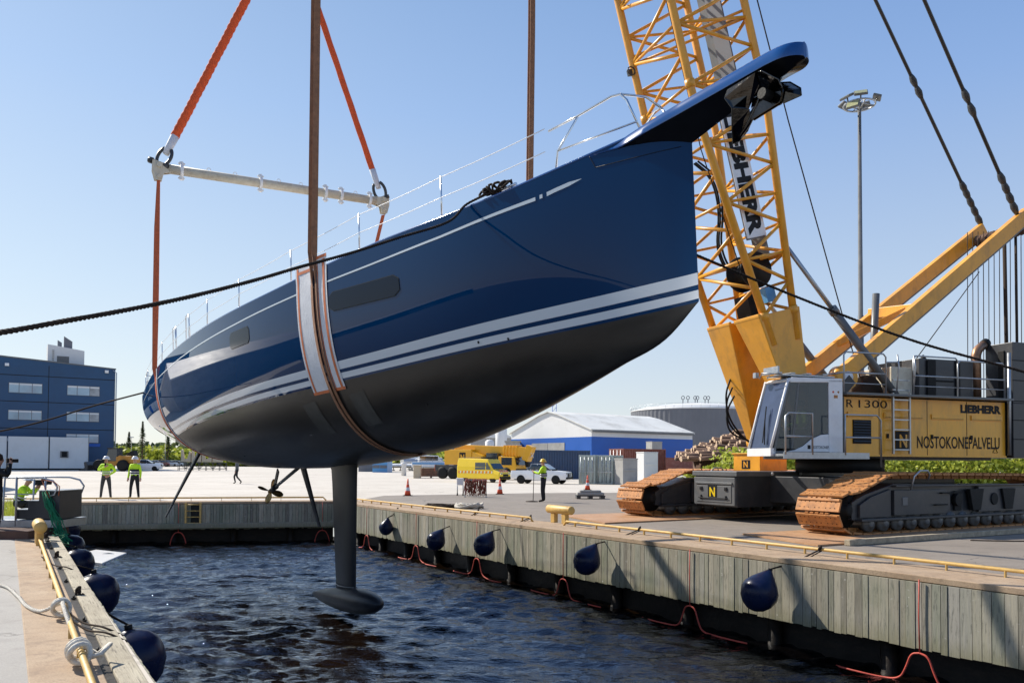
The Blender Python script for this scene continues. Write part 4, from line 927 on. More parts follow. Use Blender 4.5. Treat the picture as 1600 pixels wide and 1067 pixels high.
for k_, (y_, x1, z1) in enumerate(((1.0, 5.88, 9.2), (-1.0, 6.75, 9.5))):
    a = SF @ V((x1, y_, z1)); b = BF @ V((BLEN, y_*1.0, 1.0)); dd = (b-a); Ln = dd.length; dd.normalize()
    b_ = MB(); b_.tube([a, b], .052, 8)
    sp_ = [.3, .62, .94, 1.26, 3.5, 3.95, 8.0, 8.5, 14, 14.5, 20, 20.5] if k_ == 0 else [.3, .62, .94, 1.26, 1.5, 4.9, 5.3, 10, 10.5, 16, 16.5, 22, 22.5]
    for s_ in sp_: b_.tube([a+dd*(s_-.24), a+dd*(s_-.12), a+dd*s_, a+dd*(s_+.12), a+dd*(s_+.24)], [.055, .10, .125, .10, .055], 8, flat=.6)
    b_.build('boom_pendant', M['darkgrey'], crane)
lr = MB(SF)
for k_ in range(14):
    x_ = 5.55+.13*k_; lr.tube([(x_, -.5+.08*k_, 9.1), (x_-.05, -.5+.08*k_, 3.5)], .013, 5)
lr.tube([(6.15, .3, 9.0), (6.15, .35, 3.5)], .055, 8); lr.tube([(6.5, .4, 9.0), (6.45, .45, 3.5)], .04, 8)
lr.build('reeving_ropes', M['rope_dk'], crane)
# boom
def dep(x): return .178+(2.252-.178)*min(1, x/8.94)
def ch(c, x): sy, sz = {'A': (-1, -1), 'B': (1, -1), 'C': (-1, 1), 'D': (1, 1)}[c]; return V((x, sy*1.152, sz*dep(x)/2))
b_ = MB(BF); XS = [3.4]
while XS[-1] < BLEN-1.3: XS.append(XS[-1]+.78)
def lace(c0, c1, start, r=.046):
    for i, (x0, x1) in enumerate(zip(XS[:-1], XS[1:])):
        a, b = (c0, c1) if (i+start) % 2 == 0 else (c1, c0)
        b_.tube([ch(a, x0), ch(b, x1)], r, 7)
        if (i+start) % 2 == 0: b_.tube([ch(c0, x0), ch(c1, x0)], r*.85, 7)
lace('A', 'B', 0, .050); lace('C', 'D', 1, .046); lace('B', 'D', 0, .048); lace('A', 'C', 1, .046)
for x in (XS[2], XS[10], XS[10]+.2, XS[22]): b_.tube([ch('A', x), ch('D', x)], .04, 6); 
b_.tube([ch('C', XS[2]), ch('D', XS[2])], .09, 8); b_.tube([ch('A', XS[2]), ch('B', XS[2])], .06, 8)
for x in XS[::8]:
    for c in 'ABCD': b_.cyl(ch(c, x)-V((.1, 0, 0)), ch(c, x)+V((.1, 0, 0)), .135, n=10)
boom = b_.build('boom', M['yellow'], crane)
for c in 'ABCD':
    b_ = MB(BF); b_.tube([ch(c, 2.6), ch(c, 8.94), ch(c, BLEN)], .105, 12); b_.build('chord', M['yellow'], boom)
for s_ in (-1, 1):
    b_ = MB(BF); q = []
    for x, wd, dp in ((-.15, .30, .34), (3.45, 1.08, dep(4.6)+.12)):
        y0, y1 = s_*1.20, s_*(1.20-wd)
        q += [V((x, y0, -dp/2)), V((x, y1, -dp/2)), V((x, y1, dp/2)), V((x, y0, dp/2))]
    b_.hexa(q); b_.cyl((-.1, s_*1.22, 0), (-.1, s_*.85, 0), .24, n=18); b_.bar((3.45, s_*1.2, -.64), (3.45, s_*.1, -.64), .1, .09)
    b_.build('boom_foot', M['yellow'], boom, .02)
b_ = MB(BF); b_.bb(5.5, 8.95, 1.02, 1.05, -.36, .26, 0); b_.bb(5.46, 8.99, .995, 1.019, -.37, .26, 1)
sgn_ = b_.build('sign_board', [M['white'], M['midgrey']], boom)
b_ = MB(BF); lettering(b_, 'LIEBHERR', (8.86, 1.0535, -.28), (-1, 0, 0), (0, 0, 1), 3.30, .46, 0, .055); b_.build('lettering', M['black_txt'], sgn_)
b_ = MB(BF); b_.bb(5.0, BLEN-1, -.5, .10, .98, 1.02, 0); b_.build('catwalk', M['steel'] if False else M['midgrey'], boom)
b_ = MB(BF); b_.bb(9.9, BLEN-1, .15, .75, .70, .74); b_.build('catwalk', M['tankgrey'], boom)
b_ = MB(BF); b_.lathe([(.5, -.35), (.5, -.3), (.3, -.28), (.3, .28), (.5, .3), (.5, .35)], (4.7, .2, .1), (0, 1, 0), 28); b_.bb(3.5, 4.1, -.3, .3, -.2, .3, 0)
b_.build('boom_winch', M['black'], boom)
b_ = MB(BF); b_.box((3.95, .75, .1), (.4, .3, .3)); b_.build('junction_box', M['lblue'], boom)
b_ = MB(BF)
for i, y_ in enumerate((-.7, -.62, -.5)):
    b_.tube(chaikin([V((4.5, y_, .3)), V((5.5, y_-.1, -.1)), V((6.6, y_+.12, .2)), V((7.6, y_, .3)), V((8.2, y_-.4, .1))]), .03, 6)
b_.tube([ch('B', 4.6)+V((0, -.15, -.12)), ch('B', 8)+V((0, -.15, -.12)), ch('B', BLEN)+V((0, -.15, -.12))], .014, 6)
b_.build('hose', M['black'], boom)
b_ = MB(BF)
for i in range(3): b_.tube(chaikin([V((1.9-.25*i, -.95-.0, -.45)), V((1.5-.25*i, -.95, -.75-.06*i)), V((.8-.2*i, -.9, -.85-.05*i)), V((.1, -.8+.06*i, -.55)), V((-.2, -.7+.06*i, -.2))]), .028, 8)
b_.build('hose_loop', M['black'], boom)
for x, c in ((13.2, 'A'), (13.5, 'B'), (11.0, 'A'), (15.5, 'D'), (12.9, 'D'), (9.3, 'D'), (16.4, 'D'), (9.9, 'C'), (12.0, 'B')):
    b_ = MB(BF); p = ch(c, x); sy = 1 if p.y > 0 else -1
    b_.box(p+V((0, sy*.02, -.13)), (.16, .12, .14)); b_.tube([p+V((.12*math.cos(q_), -sy*.10, -.16+.12*math.sin(q_))) for q_ in np.linspace(0, 6.28, 10)[:-1]], .02, 6, closed=True); b_.build('pin_bracket', M['darkgrey'], boom)
# boom head, hoist ropes, hook block and upper rigging above the picture
b_ = MB(BF)
for y_ in (-.8, -.3, .3, .8): b_.lathe([(.5, -.05), (.4, -.03), (.4, .03), (.5, .05)], (BLEN+.4, y_, -.6), (0, 1, 0), 24)
b_.bb(BLEN-.6, BLEN+.6, -1.15, 1.15, -1.0, -.8); b_.bb(BLEN-.6, BLEN+.5, -1.15, -1.05, -1.1, 1.1); b_.bb(BLEN-.6, BLEN+.5, 1.05, 1.15, -1.1, 1.1)
b_.build('boom_head', M['yellow'], boom)
HD = BF @ V((BLEN+.4, 0, -1.1)); HK = V((-2.6, 18.2, 27.0))
b_ = MB()
for i in range(4): b_.tube([HD+BN*(.3*i-.45), HK+V((.2*i-.3, 0, 1))], .02, 6)
b_.build('hoist_ropes', M['rope_dk'], crane)
hk, _ = thing('hook_block', 'yellow hook block high above the yacht', 'hook block', HK)
b_ = MB(); b_.box(HK+V((0, 0, .4)), (.9, .35, 1.2)); b_.build('block', M['yellow'], hk, .05)
b_ = MB(); b_.tube([HK+V((0, 0, -.2)), HK+V((0, 0, -.6)), HK+V((.3, 0, -.85)), HK+V((.2, 0, -1.2)), HK+V((-.2, 0, -1.2)), HK+V((-.35, 0, -.9))], [.12, .1, .12, .13, .1, .04], 10); b_.build('hook', M['darkgrey'], hk)
r_ = ring(6.69, .02); n_ = V((r_[0].x, r_[0].y, 15.0)); f_ = V((r_[-1].x, r_[-1].y, 15.0))-HBx*.68; e_ = (f_-n_).normalized()
s2, _ = thing('spreader_bar', 'white spreader bar above the brown sling, out of the picture', 'spreader bar', (n_+f_)/2)
b_ = MB(); b_.cyl(n_-e_*.2, f_+e_*.2, .13, n=16); b_.build('tube', M['offwhite'], s2)
for a, b, lb in ((n_, HK+V((0, 0, -1.1)), 'near'), (f_, HK+V((0, 0, -1.1)), 'far')):
    b_ = MB(); b_.tube([a, b], .08, 8); tag(b_.build('lifting_sling', M['orange']), 'orange sling from the %s end of the upper spreader bar to the hook' % lb, 'sling')
b_ = MB(); b_.tube([APEX, HK+V((0, 0, -1.1))], .09, 8); tag(b_.build('lifting_sling', M['orange']), 'orange sling joining the aft spreader slings to the hook', 'sling')
# slack hoist cable along the right of the boom
b_ = MB(); b_.tube([BF @ V((BLEN, .6, 1.1)), P(1183, 0, 20.6), P(1232, 190, 21.4), P(1310, 470, 22.6), P(1350, 612, 23.3)], .017, 6); b_.build('hoist_cable', M['rope_dk'], crane)
b_ = MB(); b_.tube([P(1530, 425, 26), P(1403, 600, 23.8)], .015, 6); b_.build('stay_cable', M['rope_dk'], crane)
# cab
CY0, CY1 = .98, 1.98
prof = [(-1.50, 1.95), (-1.46, 3.86), (-1.55, 3.92), (-3.05, 3.84), (-3.22, 3.74), (-3.95, 2.62), (-4.22, 2.12), (-4.18, 1.98), (-4.02, 1.90)]
b_ = MB(SF)
def cabbeam(p0, p1, y, t_=.09, d_=.09): b_.bar((p0[0], y, p0[1]), (p1[0], y, p1[1]), t_, d_, (0, 1, 0))
# rear wall, roof, floor, lower side panel with curved top
b_.bb(-1.90, -1.46, CY0, CY1, 1.95, 3.86, 0); b_.prism([(-1.46, 3.80), (-1.46, 3.90), (-3.0, 3.88), (-3.18, 3.80), (-3.12, 3.74)], (0, CY0, 0), (1, 0, 0), (0, 0, 1), (0, 1, 0), 1.0, 0)
b_.bb(-3.58, -1.46, CY0, CY1, 1.88, 1.99, 1)
for y_ in (CY0+.02, CY1-.035): b_.prism([(-1.9, 1.97), (-1.9, 2.44), (-2.15, 2.42), (-2.45, 2.30), (-2.70, 2.12), (-2.95, 2.02), (-3.3, 1.97)], (0, y_, 0), (1, 0, 0), (0, 0, 1), (0, 1, 0), .03, 0)
cab = b_.build('cab', [M['white'], M['midgrey']], crane, .015)
b_ = MB(SF)
for y_ in (CY0+.04, CY1-.05):
    cabbeam((-3.10, 3.80), (-3.40, 2.72), y_, .07, .10); cabbeam((-3.40, 2.72), (-3.56, 1.98), y_, .07, .10); cabbeam((-3.14, 3.78), (-1.9, 3.78), y_, .08, .06); cabbeam((-2.80, 3.78), (-3.02, 2.05), y_, .06, .06)
b_.build('door_frame', M['midgrey'], cab)
b_ = MB(SF); b_.prism([(-1.92, 3.76), (-2.78, 3.76), (-2.99, 2.06), (-2.9, 2.04), (-2.70, 2.14), (-2.45, 2.32), (-2.15, 2.44), (-1.92, 2.46)], (0, CY1-.03, 0), (1, 0, 0), (0, 0, 1), (0, 1, 0), .012, 0); b_.prism([(-2.84, 3.76), (-3.06, 3.74), (-3.36, 2.66), (-3.50, 2.06), (-3.06, 2.06)], (0, CY1-.03, 0), (1, 0, 0), (0, 0, 1), (0, 1, 0), .012, 0)
b_.prism([(-1.92, 3.76), (-3.06, 3.74), (-3.36, 2.66), (-3.50, 2.06), (-3.0, 2.06), (-1.92, 2.46)], (0, CY0+.03, 0), (1, 0, 0), (0, 0, 1), (0, 1, 0), .012, 0)
b_.build('side_window', M['cabglass'], cab)
b_ = MB(SF); sc_ = [(-3.13, 3.80), (-3.45, 2.68), (-3.62, 2.05)]
rows = [[V((x, y, z)) for y in np.linspace(CY0+.02, CY1-.02, 4)] for x, z in sc_]; b_.grid(rows, 0, False)
M['screen'] = mat('dark_windscreen', (.045, .06, .11), .06, 0, .3, 1.5, 0, 40, .5); b_.build('windscreen', M['screen'], cab)
b_ = MB(SF)
for y_ in (CY0+.03, CY1-.03): b_.tube([(-3.12, y_, 3.83), (-3.36, y_, 3.05), (-3.47, y_, 2.66), (-3.65, y_, 2.05)], .035, 8)
b_.bb(-3.68, -3.52, CY0, CY1, 1.86, 2.06)
b_.build('screen_frame', M['white'], cab)
b_ = MB(SF); b_.tube([(-3.66, 1.7, 2.15), (-3.50, 1.5, 2.78), (-3.44, 1.45, 3.0)], .014, 6); b_.bar((-3.66, 1.62, 2.2), (-3.42, 1.45, 3.15), .02, .03); b_.build('wiper', M['black'], cab)
b_ = MB(SF); b_.bb(-3.6, -1.7, CY1+.02, CY1+.42, 1.86, 1.92, 0); b_.bb(-3.6, -1.0, CY1+.40, CY1+.43, 1.80, 1.96, 0); b_.build('cab_step', M['steel'], cab)
for pts in ([(-3.55, 2.40, 1.9), (-3.55, 2.40, 2.85), (-3.45, 2.40, 2.93), (-2.75, 2.40, 2.93), (-2.75, 2.40, 1.9)], [(-3.55, 2.40, 2.35), (-2.75, 2.40, 2.35)], [(-1.75, 2.40, 1.9), (-1.75, 2.40, 2.93), (-.75, 2.40, 2.93), (-.62, 2.40, 2.8), (-.62, 2.40, 1.6)], [(-1.75, 2.40, 2.35), (-.62, 2.40, 2.35)]):
    rail(pts, .024)
b_ = MB(SF); b_.bb(-3.2, -1.6, 1.15, 1.85, 3.93, 3.96)
for x in (-3.3, -2.9, -2.4, -1.9): b_.box((x, 1.5, 4.0), (.14, .7, .03)); 
for x in (-3.45, -3.2, -2.7, -2.1): b_.tube([(x, 1.2, 3.9), (x-.06, 1.4, 4.02), (x, 1.8, 3.96)], .018, 6)
b_.box((-3.42, 1.0, 4.0), (.1, .12, .14)); b_.box((-3.3, 1.5, 4.1), (.05, .6, .14)); b_.build('roof_grille', M['steel'], cab)
b_ = MB(SF); lettering(b_, 'NOSTOKONEPALVELU', (-2.72+.30, CY1+.012-.015, 2.06), (1, 0, 0), (0, 0, 1), .78, .075, 0, .01); b_.bb(-2.56, -2.47, CY1-.004, CY1+.001, 2.05, 2.15); b_.build('company_name', M['black_txt'], cab)
b_ = MB(SF); b_.bb(-1.74, -1.62, CY1+.001, CY1+.004, 3.38, 3.46, 0); b_.lathe([(.03, 0), (.03, .004)], (-1.6, CY1, 3.54), (0, 1, 0), 10, 0); b_.lathe([(.03, 0), (.03, .004)], (-1.76, CY1, 3.54), (0, 1, 0), 10, 1); b_.build('warning_sticker', [M['rustplate'], M['coneo']], cab)
b_ = MB(SF); b_.bb(-2.35, -2.15, 1.25, 1.75, 2.1, 3.1); b_.bb(-2.7, -2.2, 1.25, 1.75, 2.3, 2.45); b_.bb(-3.3, -3.1, 1.2, 1.7, 2.0, 2.6); b_.build('seat', M['black'], cab)
b_ = MB(SF); b_.bb(-1.45, -1.22, 1.3, 1.75, 1.9, 3.45); b_.build('cab_mount', M['darkgrey'], crane)
b_ = MB(); c = P(1170, 720, 25.3); F = frame(V((c.x, c.y, 0)), TP, TQ, (0, 0, 1)); b_.F = F; b_.bb(-.1, 1.1, -.55, .55, 1.445, 1.96, 0); b_.bb(-.14, 1.5, -.6, .6, 1.965, 2.0, 0); b_.bb(-.108, -.1, -.15, .2, 1.50, 1.78, 1); lettering(b_, 'N', (-.112, .12, 1.54), (0, -1, 0), (0, 0, 1), .18, .2, 0, .03); b_.build('ballast_box', [M['yellow'], M['black_txt']], crane, .01)
# steel mats under the tracks
def mat_plate(pts, lab):
    b_ = MB(); b_.add([KF @ V((x, y, z)) for z in (.009, .045) for x, y in pts], [(3, 2, 1, 0), (4, 5, 6, 7), (0, 1, 5, 4), (1, 2, 6, 5), (2, 3, 7, 6), (3, 0, 4, 7)]); tag(b_.build('steel_mat', M['steelplate']), lab, 'steel mat')
mat_plate([(-1.9, -1.6), (9.5, -1.6), (9.5, 1.0), (-1.3, 1.0)], 'rusty steel mat on the asphalt under the nearer crane track')
mat_plate([(-2.3, 5.0), (9.5, 5.6), (9.5, 8.2), (-1.6, 8.2)], 'rusty steel mat on the asphalt under the farther crane track')
b_ = MB(KF); b_.bar((-1.2, -1.75, .07), (6.0, -1.75, .07), .14, .12); tag(b_.build('timber_beam', M['timber'], None, .01), 'long timber beam lying along the near edge of the steel mat', 'timber beam')
rope('cable', 'thin black cable lying on the asphalt in front of the near track', [KF @ V((2.2, -2.3, .02)), KF @ V((3.0, -2.9, .02)), KF @ V((4.6, -3.5, .02)), KF @ V((8, -4.5, .02))], .014, M['rope_dk'], plain=True, cat='cable')
# operator inside the cab (simple seated figure built below)
# ------------------------------------------------------------------ people
def person(name, label, loc, rz, pose=None, top='hiviz', low='trousers', helmet='helmetw', bands=True, h=1.8, group=None):
    t, F = thing(name, label, 'person', loc, rz, group)
    S = h/1.8
    J = dict(pel=(0, 0, .95), sp=(0, .0, 1.12), ch=(0, .0, 1.34), nb=(0, 0, 1.47), nk=(0, .01, 1.54), hd=(0, .02, 1.64), tp=(0, .015, 1.735), ns=(0, .125, 1.635),
        rs=(.17, 0, 1.42), re=(.24, -.01, 1.14), rw=(.26, .05, .90), ls=(-.17, 0, 1.42), le=(-.24, -.01, 1.14), lw=(-.26, .05, .90),
        rh=(.095, 0, .92), rk=(.12, .03, .50), ra=(.13, -.01, .09), rt=(.15, .17, .035), lh=(-.095, 0, .92), lk=(-.12, .03, .50), la=(-.13, -.01, .09), lt=(-.15, .17, .035))
    if pose: J.update(pose)
    rad = dict(pel=.135, sp=.130, ch=.150, nb=.085, nk=.058, hd=.092, tp=.062, ns=.016, rs=.082, re=.056, rw=.040, ls=.082, le=.056, lw=.040, rh=.105, rk=.068, ra=.050, rt=.042, lh=.105, lk=.068, la=.050, lt=.042)
    E_ = [('pel', 'sp'), ('sp', 'ch'), ('ch', 'nb'), ('nb', 'nk'), ('nk', 'hd'), ('hd', 'tp'), ('hd', 'ns'), ('ch', 'rs'), ('rs', 're'), ('re', 'rw'), ('ch', 'ls'), ('ls', 'le'), ('le', 'lw'), ('pel', 'rh'), ('rh', 'rk'), ('rk', 'ra'), ('ra', 'rt'), ('pel', 'lh'), ('lh', 'lk'), ('lk', 'la'), ('la', 'lt')]
    for sd, sg in (('r', 1), ('l', -1)):
        w_ = V(J[sd+'w']); e_ = V(J[sd+'e']); d = (w_-e_).normalized(); x = d.cross(V((0, 1, 0))); x = x.normalized() if x.length > .1 else V((1, 0, 0)); y = d.cross(x)
        J[sd+'p'] = tuple(w_+d*.07); rad[sd+'p'] = .030; E_.append((sd+'w', sd+'p'))
        for k, (ox, ln) in enumerate(((-.030, .070), (-.010, .082), (.010, .078), (.030, .062))):
            a = sd+'f%d' % k; J[a] = tuple(w_+d*(.09+.5*ln)+x*ox+y*.005); J[a+'t'] = tuple(w_+d*(.085+ln*.95)+x*ox*1.1+y*.025); rad[a] = .0095; rad[a+'t'] = .008; E_ += [(sd+'p', a), (a, a+'t')]
        a = sd+'th'; J[a] = tuple(w_+d*.06+x*-.045+y*.02); J[a+'t'] = tuple(w_+d*.095+x*-.055+y*.035); rad[a] = .011; rad[a+'t'] = .009; E_ += [(sd+'p', a), (a, a+'t')]
    names = list(J); me = bpy.data.meshes.new('body'); me.from_pydata([tuple(V(J[n])*S) for n in names], [(names.index(a), names.index(b)) for a, b in E_], [])
    ob = bpy.data.objects.new('tmp', me); COL.objects.link(ob); sk_ = ob.modifiers.new('s', 'SKIN'); sd_ = me.skin_vertices[0].data
    for i, n in enumerate(names): sd_[i].radius = (rad[n]*S*(1.15 if n in ('ch', 'sp', 'pel') else 1), rad[n]*S*(.85 if n in ('ch', 'sp', 'pel') else 1)); sd_[i].use_root = (n == 'pel')
    ss = ob.modifiers.new('u', 'SUBSURF'); ss.levels = 1
    bpy.context.view_layer.update(); dg = bpy.context.evaluated_depsgraph_get(); ev = ob.evaluated_get(dg); m2 = ev.to_mesh()
    vs = [V(v.co) for v in m2.vertices]; fs = [tuple(p.vertices) for p in m2.polygons]; ev.to_mesh_clear(); bpy.data.objects.remove(ob)
    segs = [(V(J[a])*S, V(J[b])*S, a, b) for a, b in E_]
    def region(c):
        best = None; bd = 1e9
        for a, b, na_, nb_ in segs:
            d = b-a; k = max(0, min(1, (c-a).dot(d)/max(1e-9, d.length_squared))); q = (c-(a+d*k)).length - .6*(rad[na_]+(rad[nb_]-rad[na_])*k)*S
            if q < bd: bd = q; best = (na_, nb_, k)
        a, b, k = best
        if b in ('hd', 'tp', 'ns') or (a, b) == ('nb', 'nk') and k > .5: return 2
        if b in ('rp', 'lp') or b[1:2] == 'f' or b[1:3] == 'th': return 2
        if b in ('rt', 'lt') or (b in ('ra', 'la') and k > .9): return 3
        if b in ('rh', 'lh', 'rk', 'lk', 'ra', 'la'): return 1
        if b == 'sp' and k < .25: return 1
        return 0
    b_ = MB(F); b_.v = [F @ v for v in vs]; b_.f = [list(f) for f in fs]; b_.s = [True]*len(fs)
    b_.m = [region(sum((vs[i] for i in f), V((0, 0, 0)))/len(f)) for f in fs]
    b_.build('body', [M[top], M[low], M['skin'], M['black']], t)
    hd = V(J['hd'])*S; tp = V(J['tp'])*S; up = (tp-hd).normalized()
    if helmet:
        b_ = MB(F); b_.lathe([(.150*S, .005), (.150*S, .02), (.125*S, .028), (.12*S, .06), (.10*S, .105), (.06*S, .135), (.001, .145)], hd+up*.035*S, up, 20); b_.build('helmet', M[helmet], t)
    else:
        b_ = MB(F); b_.lathe([(.095*S, -.04), (.108*S, .02), (.10*S, .07), (.06*S, .11), (.001, .12)], hd+up*.03*S-V((0, .02, 0)), up, 16); b_.build('hair', M['rope_dk'], t)
    if bands:
        for a, b, k, r in (('sp', 'ch', .15, .178), ('sp', 'ch', -.25, .172)):
            c = V(J[a]).lerp(V(J[b]), k)*S; b_ = MB(F); d = (V(J[b])-V(J[a])).normalized(); x = d.cross(V((0, 1, 0))).normalized(); y = d.cross(x)
            ring_ = [c+x*(r*1.13*S*math.cos(q))+y*(r*.80*S*math.sin(q)) for q in np.linspace(0, 2*math.pi, 21)[:-1]]
            b_.tube(ring_, .022*S, 6, closed=True); b_.build('reflective_band', M['reflect'], t)
    return t, F, S
pA, FA_, _ = person('person', 'worker in yellow hi-vis jacket and white helmet with one hand raised to his chest', G(165, 779.5), R(200), dict(rw=(.02, .22, 1.36), re=(.30, .06, 1.20), lw=(-.12, .08, 1.02), le=(-.36, -.04, 1.18), rk=(.15, .03, .5), ra=(.19, 0, .09), rt=(.22, .16, .035), lk=(-.15, .03, .5), la=(-.19, 0, .09), lt=(-.23, .16, .035)), 'hiviz', 'greytr')
b_ = MB(FA_); b_.bb(-.02, .04, .20, .24, 1.38, 1.52); b_.tube([(.01, .22, 1.52), (.01, .22, 1.60)], .006, 6); o_ = b_.build('handheld_radio', M['black']); tag(o_, 'small black radio held at the chest by the left-hand worker', 'radio')
person('person', 'worker in white helmet and two-tone hi-vis jacket, arms hanging, on the far quay', G(210, 779.5), R(178), dict(rk=(.15, .03, .5), ra=(.18, 0, .09), rt=(.21, .16, .035), lk=(-.15, .03, .5), la=(-.18, 0, .09), lt=(-.21, .16, .035)), 'hiviz', 'trousers')
pC, FC_, _ = person('person', 'worker in yellow helmet and hi-vis jacket holding a long pole', G(849, 784.2), R(72), dict(rw=(.10, .34, 1.20), re=(.26, .10, 1.16), lw=(-.14, .36, 1.26), le=(-.26, .12, 1.18)), 'hiviz', 'trousers', 'helmety')
b_ = MB(FC_); b_.tube([(-.05, .40, 1.45), (-.02, .44, .03)], .014, 6); b_.lathe([(.26, 0), (.26, .03), (.05, .05)], (-.02, .50, 0), (0, 0, 1), 18); tag(b_.build('line_thrower', M['rope_dk']), 'thin dark pole on a round foot held upright by the worker in the yellow helmet', 'pole')
def dark_chest(F, t, z0, z1):
    b_ = MB(F); ring_ = []
    rows = [[V((.205*math.cos(q)*(1+.02*i), .145*math.sin(q), z0+(z1-z0)*i/3)) for q in np.linspace(0, 2*math.pi, 25)[:-1]] for i in range(4)]
    b_.grid(rows, closed=True); b_.build('jacket_panel', M['trousers'], t)
dark_chest(FC_, pC, 1.06, 1.22)
pB = [o for o in COL.objects if o.name.startswith('person')][1]; dark_chest(WM['person.001'], bpy.data.objects['person.001'], 1.08, 1.26)
person('person', 'person in dark clothes walking, legs seen below the yacht bottom', G(370, 756)+V((0, 0, 0)), R(95), dict(rk=(.1, .22, .52), ra=(.1, .12, .10), rt=(.1, .28, .05), lk=(-.1, -.02, .5), la=(-.1, -.34, .16), lt=(-.1, -.22, .03)), 'operator_mat', 'trousers', None, False)
person('person', 'bareheaded person in a grey jacket walking beside the farther crane track', G(990, 757), R(120), None, 'operator_mat', 'trousers', None, False)
pD, FD_, _ = person('person', 'photographer in black clothes at the left edge, camera raised to the face', G(-7, 840), R(-50), dict(rw=(.10, .22, 1.56), re=(.28, .16, 1.30), lw=(-.06, .24, 1.56), le=(-.26, .16, 1.30)), 'black', 'trousers', None, False)
b_ = MB(FD_); b_.bb(-.07, .09, .16, .25, 1.58, 1.68); b_.cyl((.01, .25, 1.63), (.01, .38, 1.63), .04); tag(b_.build('camera_body', M['black'], None, .005), 'black camera held to the face by the photographer at the left edge', 'camera')
pE, FE_, _ = person('person', 'crouching cameraman in hi-vis vest and white helmet behind the gangway steps', G(33, 806), R(-80), dict(pel=(0, -.12, .38), sp=(0, -.05, .55), ch=(0, .05, .74), nb=(0, .10, .86), nk=(0, .13, .92), hd=(0, .17, 1.0), tp=(0, .18, 1.09), ns=(0, .28, .99), rs=(.17, .06, .82), ls=(-.17, .06, .82), re=(.24, .22, .62), le=(-.24, .22, .62), rw=(.12, .42, .82), lw=(-.08, .42, .82), rh=(.1, -.12, .36), lh=(-.1, -.12, .36), rk=(.16, .30, .42), ra=(.15, .12, .09), rt=(.15, .3, .035), lk=(-.16, .25, .12), la=(-.15, -.2, .09), lt=(-.15, -.05, .035)), 'hiviz', 'trousers')
b_ = MB(FE_); b_.bb(-.10, .12, .38, .66, .90, 1.06); b_.cyl((.01, .66, .98), (.01, .80, .98), .06); tag(b_.build('video_camera', M['black'], None, .01), 'black video camera held by the crouching cameraman', 'camera')
b_ = MB(FE_); b_.lathe([(.001, 0), (.13, .02), (.17, .06), (.13, .10), (.001, .12)], (.05, .90, .62), (.3, 1, .2), 20); tag(b_.build('round_lamp', M['loader']), 'round orange disc lamp in front of the crouching cameraman', 'lamp')
OF = SF @ Mx.Translation(V((-2.35, 1.48, 2.0))) @ Mx.Rotation(R(90), 4, 'Z')
pF, FF_, _ = person('person', 'crane operator in a hi-vis vest sitting behind the glass of the white cab', OF.translation, yaw+R(90)+0, dict(pel=(0, 0, .48), sp=(0, -.02, .66), ch=(0, -.02, .90), nb=(0, 0, 1.03), nk=(0, .02, 1.1), hd=(0, .04, 1.2), tp=(0, .04, 1.29), ns=(0, .15, 1.19), rs=(.17, 0, .98), ls=(-.17, 0, .98), re=(.24, .06, .72), le=(-.24, .06, .72), rw=(.22, .32, .66), lw=(-.22, .32, .66), rh=(.1, .02, .46), lh=(-.1, .02, .46), rk=(.14, .44, .50), ra=(.14, .5, .12), rt=(.14, .66, .06), lk=(-.14, .44, .50), la=(-.14, .5, .12), lt=(-.14, .66, .06)), 'hiviz', 'trousers', None)
# ------------------------------------------------------------------ quay furniture
def quay_rail(name, label, p0, p1, z=.15, r=.032, step=1.0, group='yellow pipe rails along the quay edges', ends=True):
    t, _ = thing(name, label, 'rail', (p0+p1)/2, 0, group); d = p1-p0; Ln = d.length; d.normalize()
    b_ = MB(); pts = [p0+V((0, 0, z)), p1+V((0, 0, z))]
    if ends: pts = [p0+V((0, 0, .03)), p0+d*.12+V((0, 0, z))] + [p0+d*Ln*.5+V((0, 0, z))] + [p1-d*.12+V((0, 0, z)), p1+V((0, 0, .03))]
    b_.tube(pts, r, 8); b_.build('pipe', M['railyel'], t); k = .5; first = None; n_ = 0
    while k < Ln-.2:
        if first is None:
            b_ = MB(); q = p0+d*k; b_.bar(q+V((0, 0, .02)), q+V((0, 0, z)), .05, .016, d); first = b_.build('bracket', M['railyel'], t); k0 = k
        else: o = first.copy(); COL.objects.link(o); o.parent = t; o.location = d*(k-k0)
        k += step
    return t
quay_rail('quay_rail', 'yellow pipe rail on the right quay, near part running out of the picture', ST(2.0, 12.42), ST(16.75, 12.36), .14, .030, .86)
quay_rail('quay_rail', 'yellow pipe rail on the right quay between the bollard and the far corner', ST(18.15, 12.34), ST(30.9, 12.1), .14, .030, .86)
quay_rail('quay_rail', 'yellow pipe rail along the far quay below the two workers', fa-fd*3+V((0, 0, 0))+V((-fd.y, fd.x, 0))*.55, fb-fd*.3+V((-fd.y, fd.x, 0))*.55, .16, .032, 1.15)
quay_rail('quay_rail', 'long yellow pipe rail on the left quay with white rope tied to it', ST(-2, .49), ST(17.9, .66), .13, .027, 1.1, ends=False)
def bollard(O, dirv, lab):
    t, _ = thing('bollard', lab, 'bollard', O); b_ = MB(); d = dirv.normalized()
    b_.lathe([(.02, -.54), (.10, -.535), (.115, -.51), (.115, .51), (.10, .535), (.02, .54)], O+V((0, 0, .36)), d, 22); b_.build('cross_head', M['railyel'], t)
    for s_ in (-.24, .26): b_ = MB(); b_.bar(O+d*s_+V((0, 0, .0)), O+d*s_+V((0, 0, .30)), .17, .13, d.cross(V((0, 0, 1)))); b_.build('leg', M['railyel'], t, .01)
bollard(ST(17.45, 12.75, .03), Q, 'yellow double-legged bollard in the gap of the right quay rail')
bollard(ST(18.05, .66, .012), Q, 'ochre round-headed bollard on the left quay beside the green net')
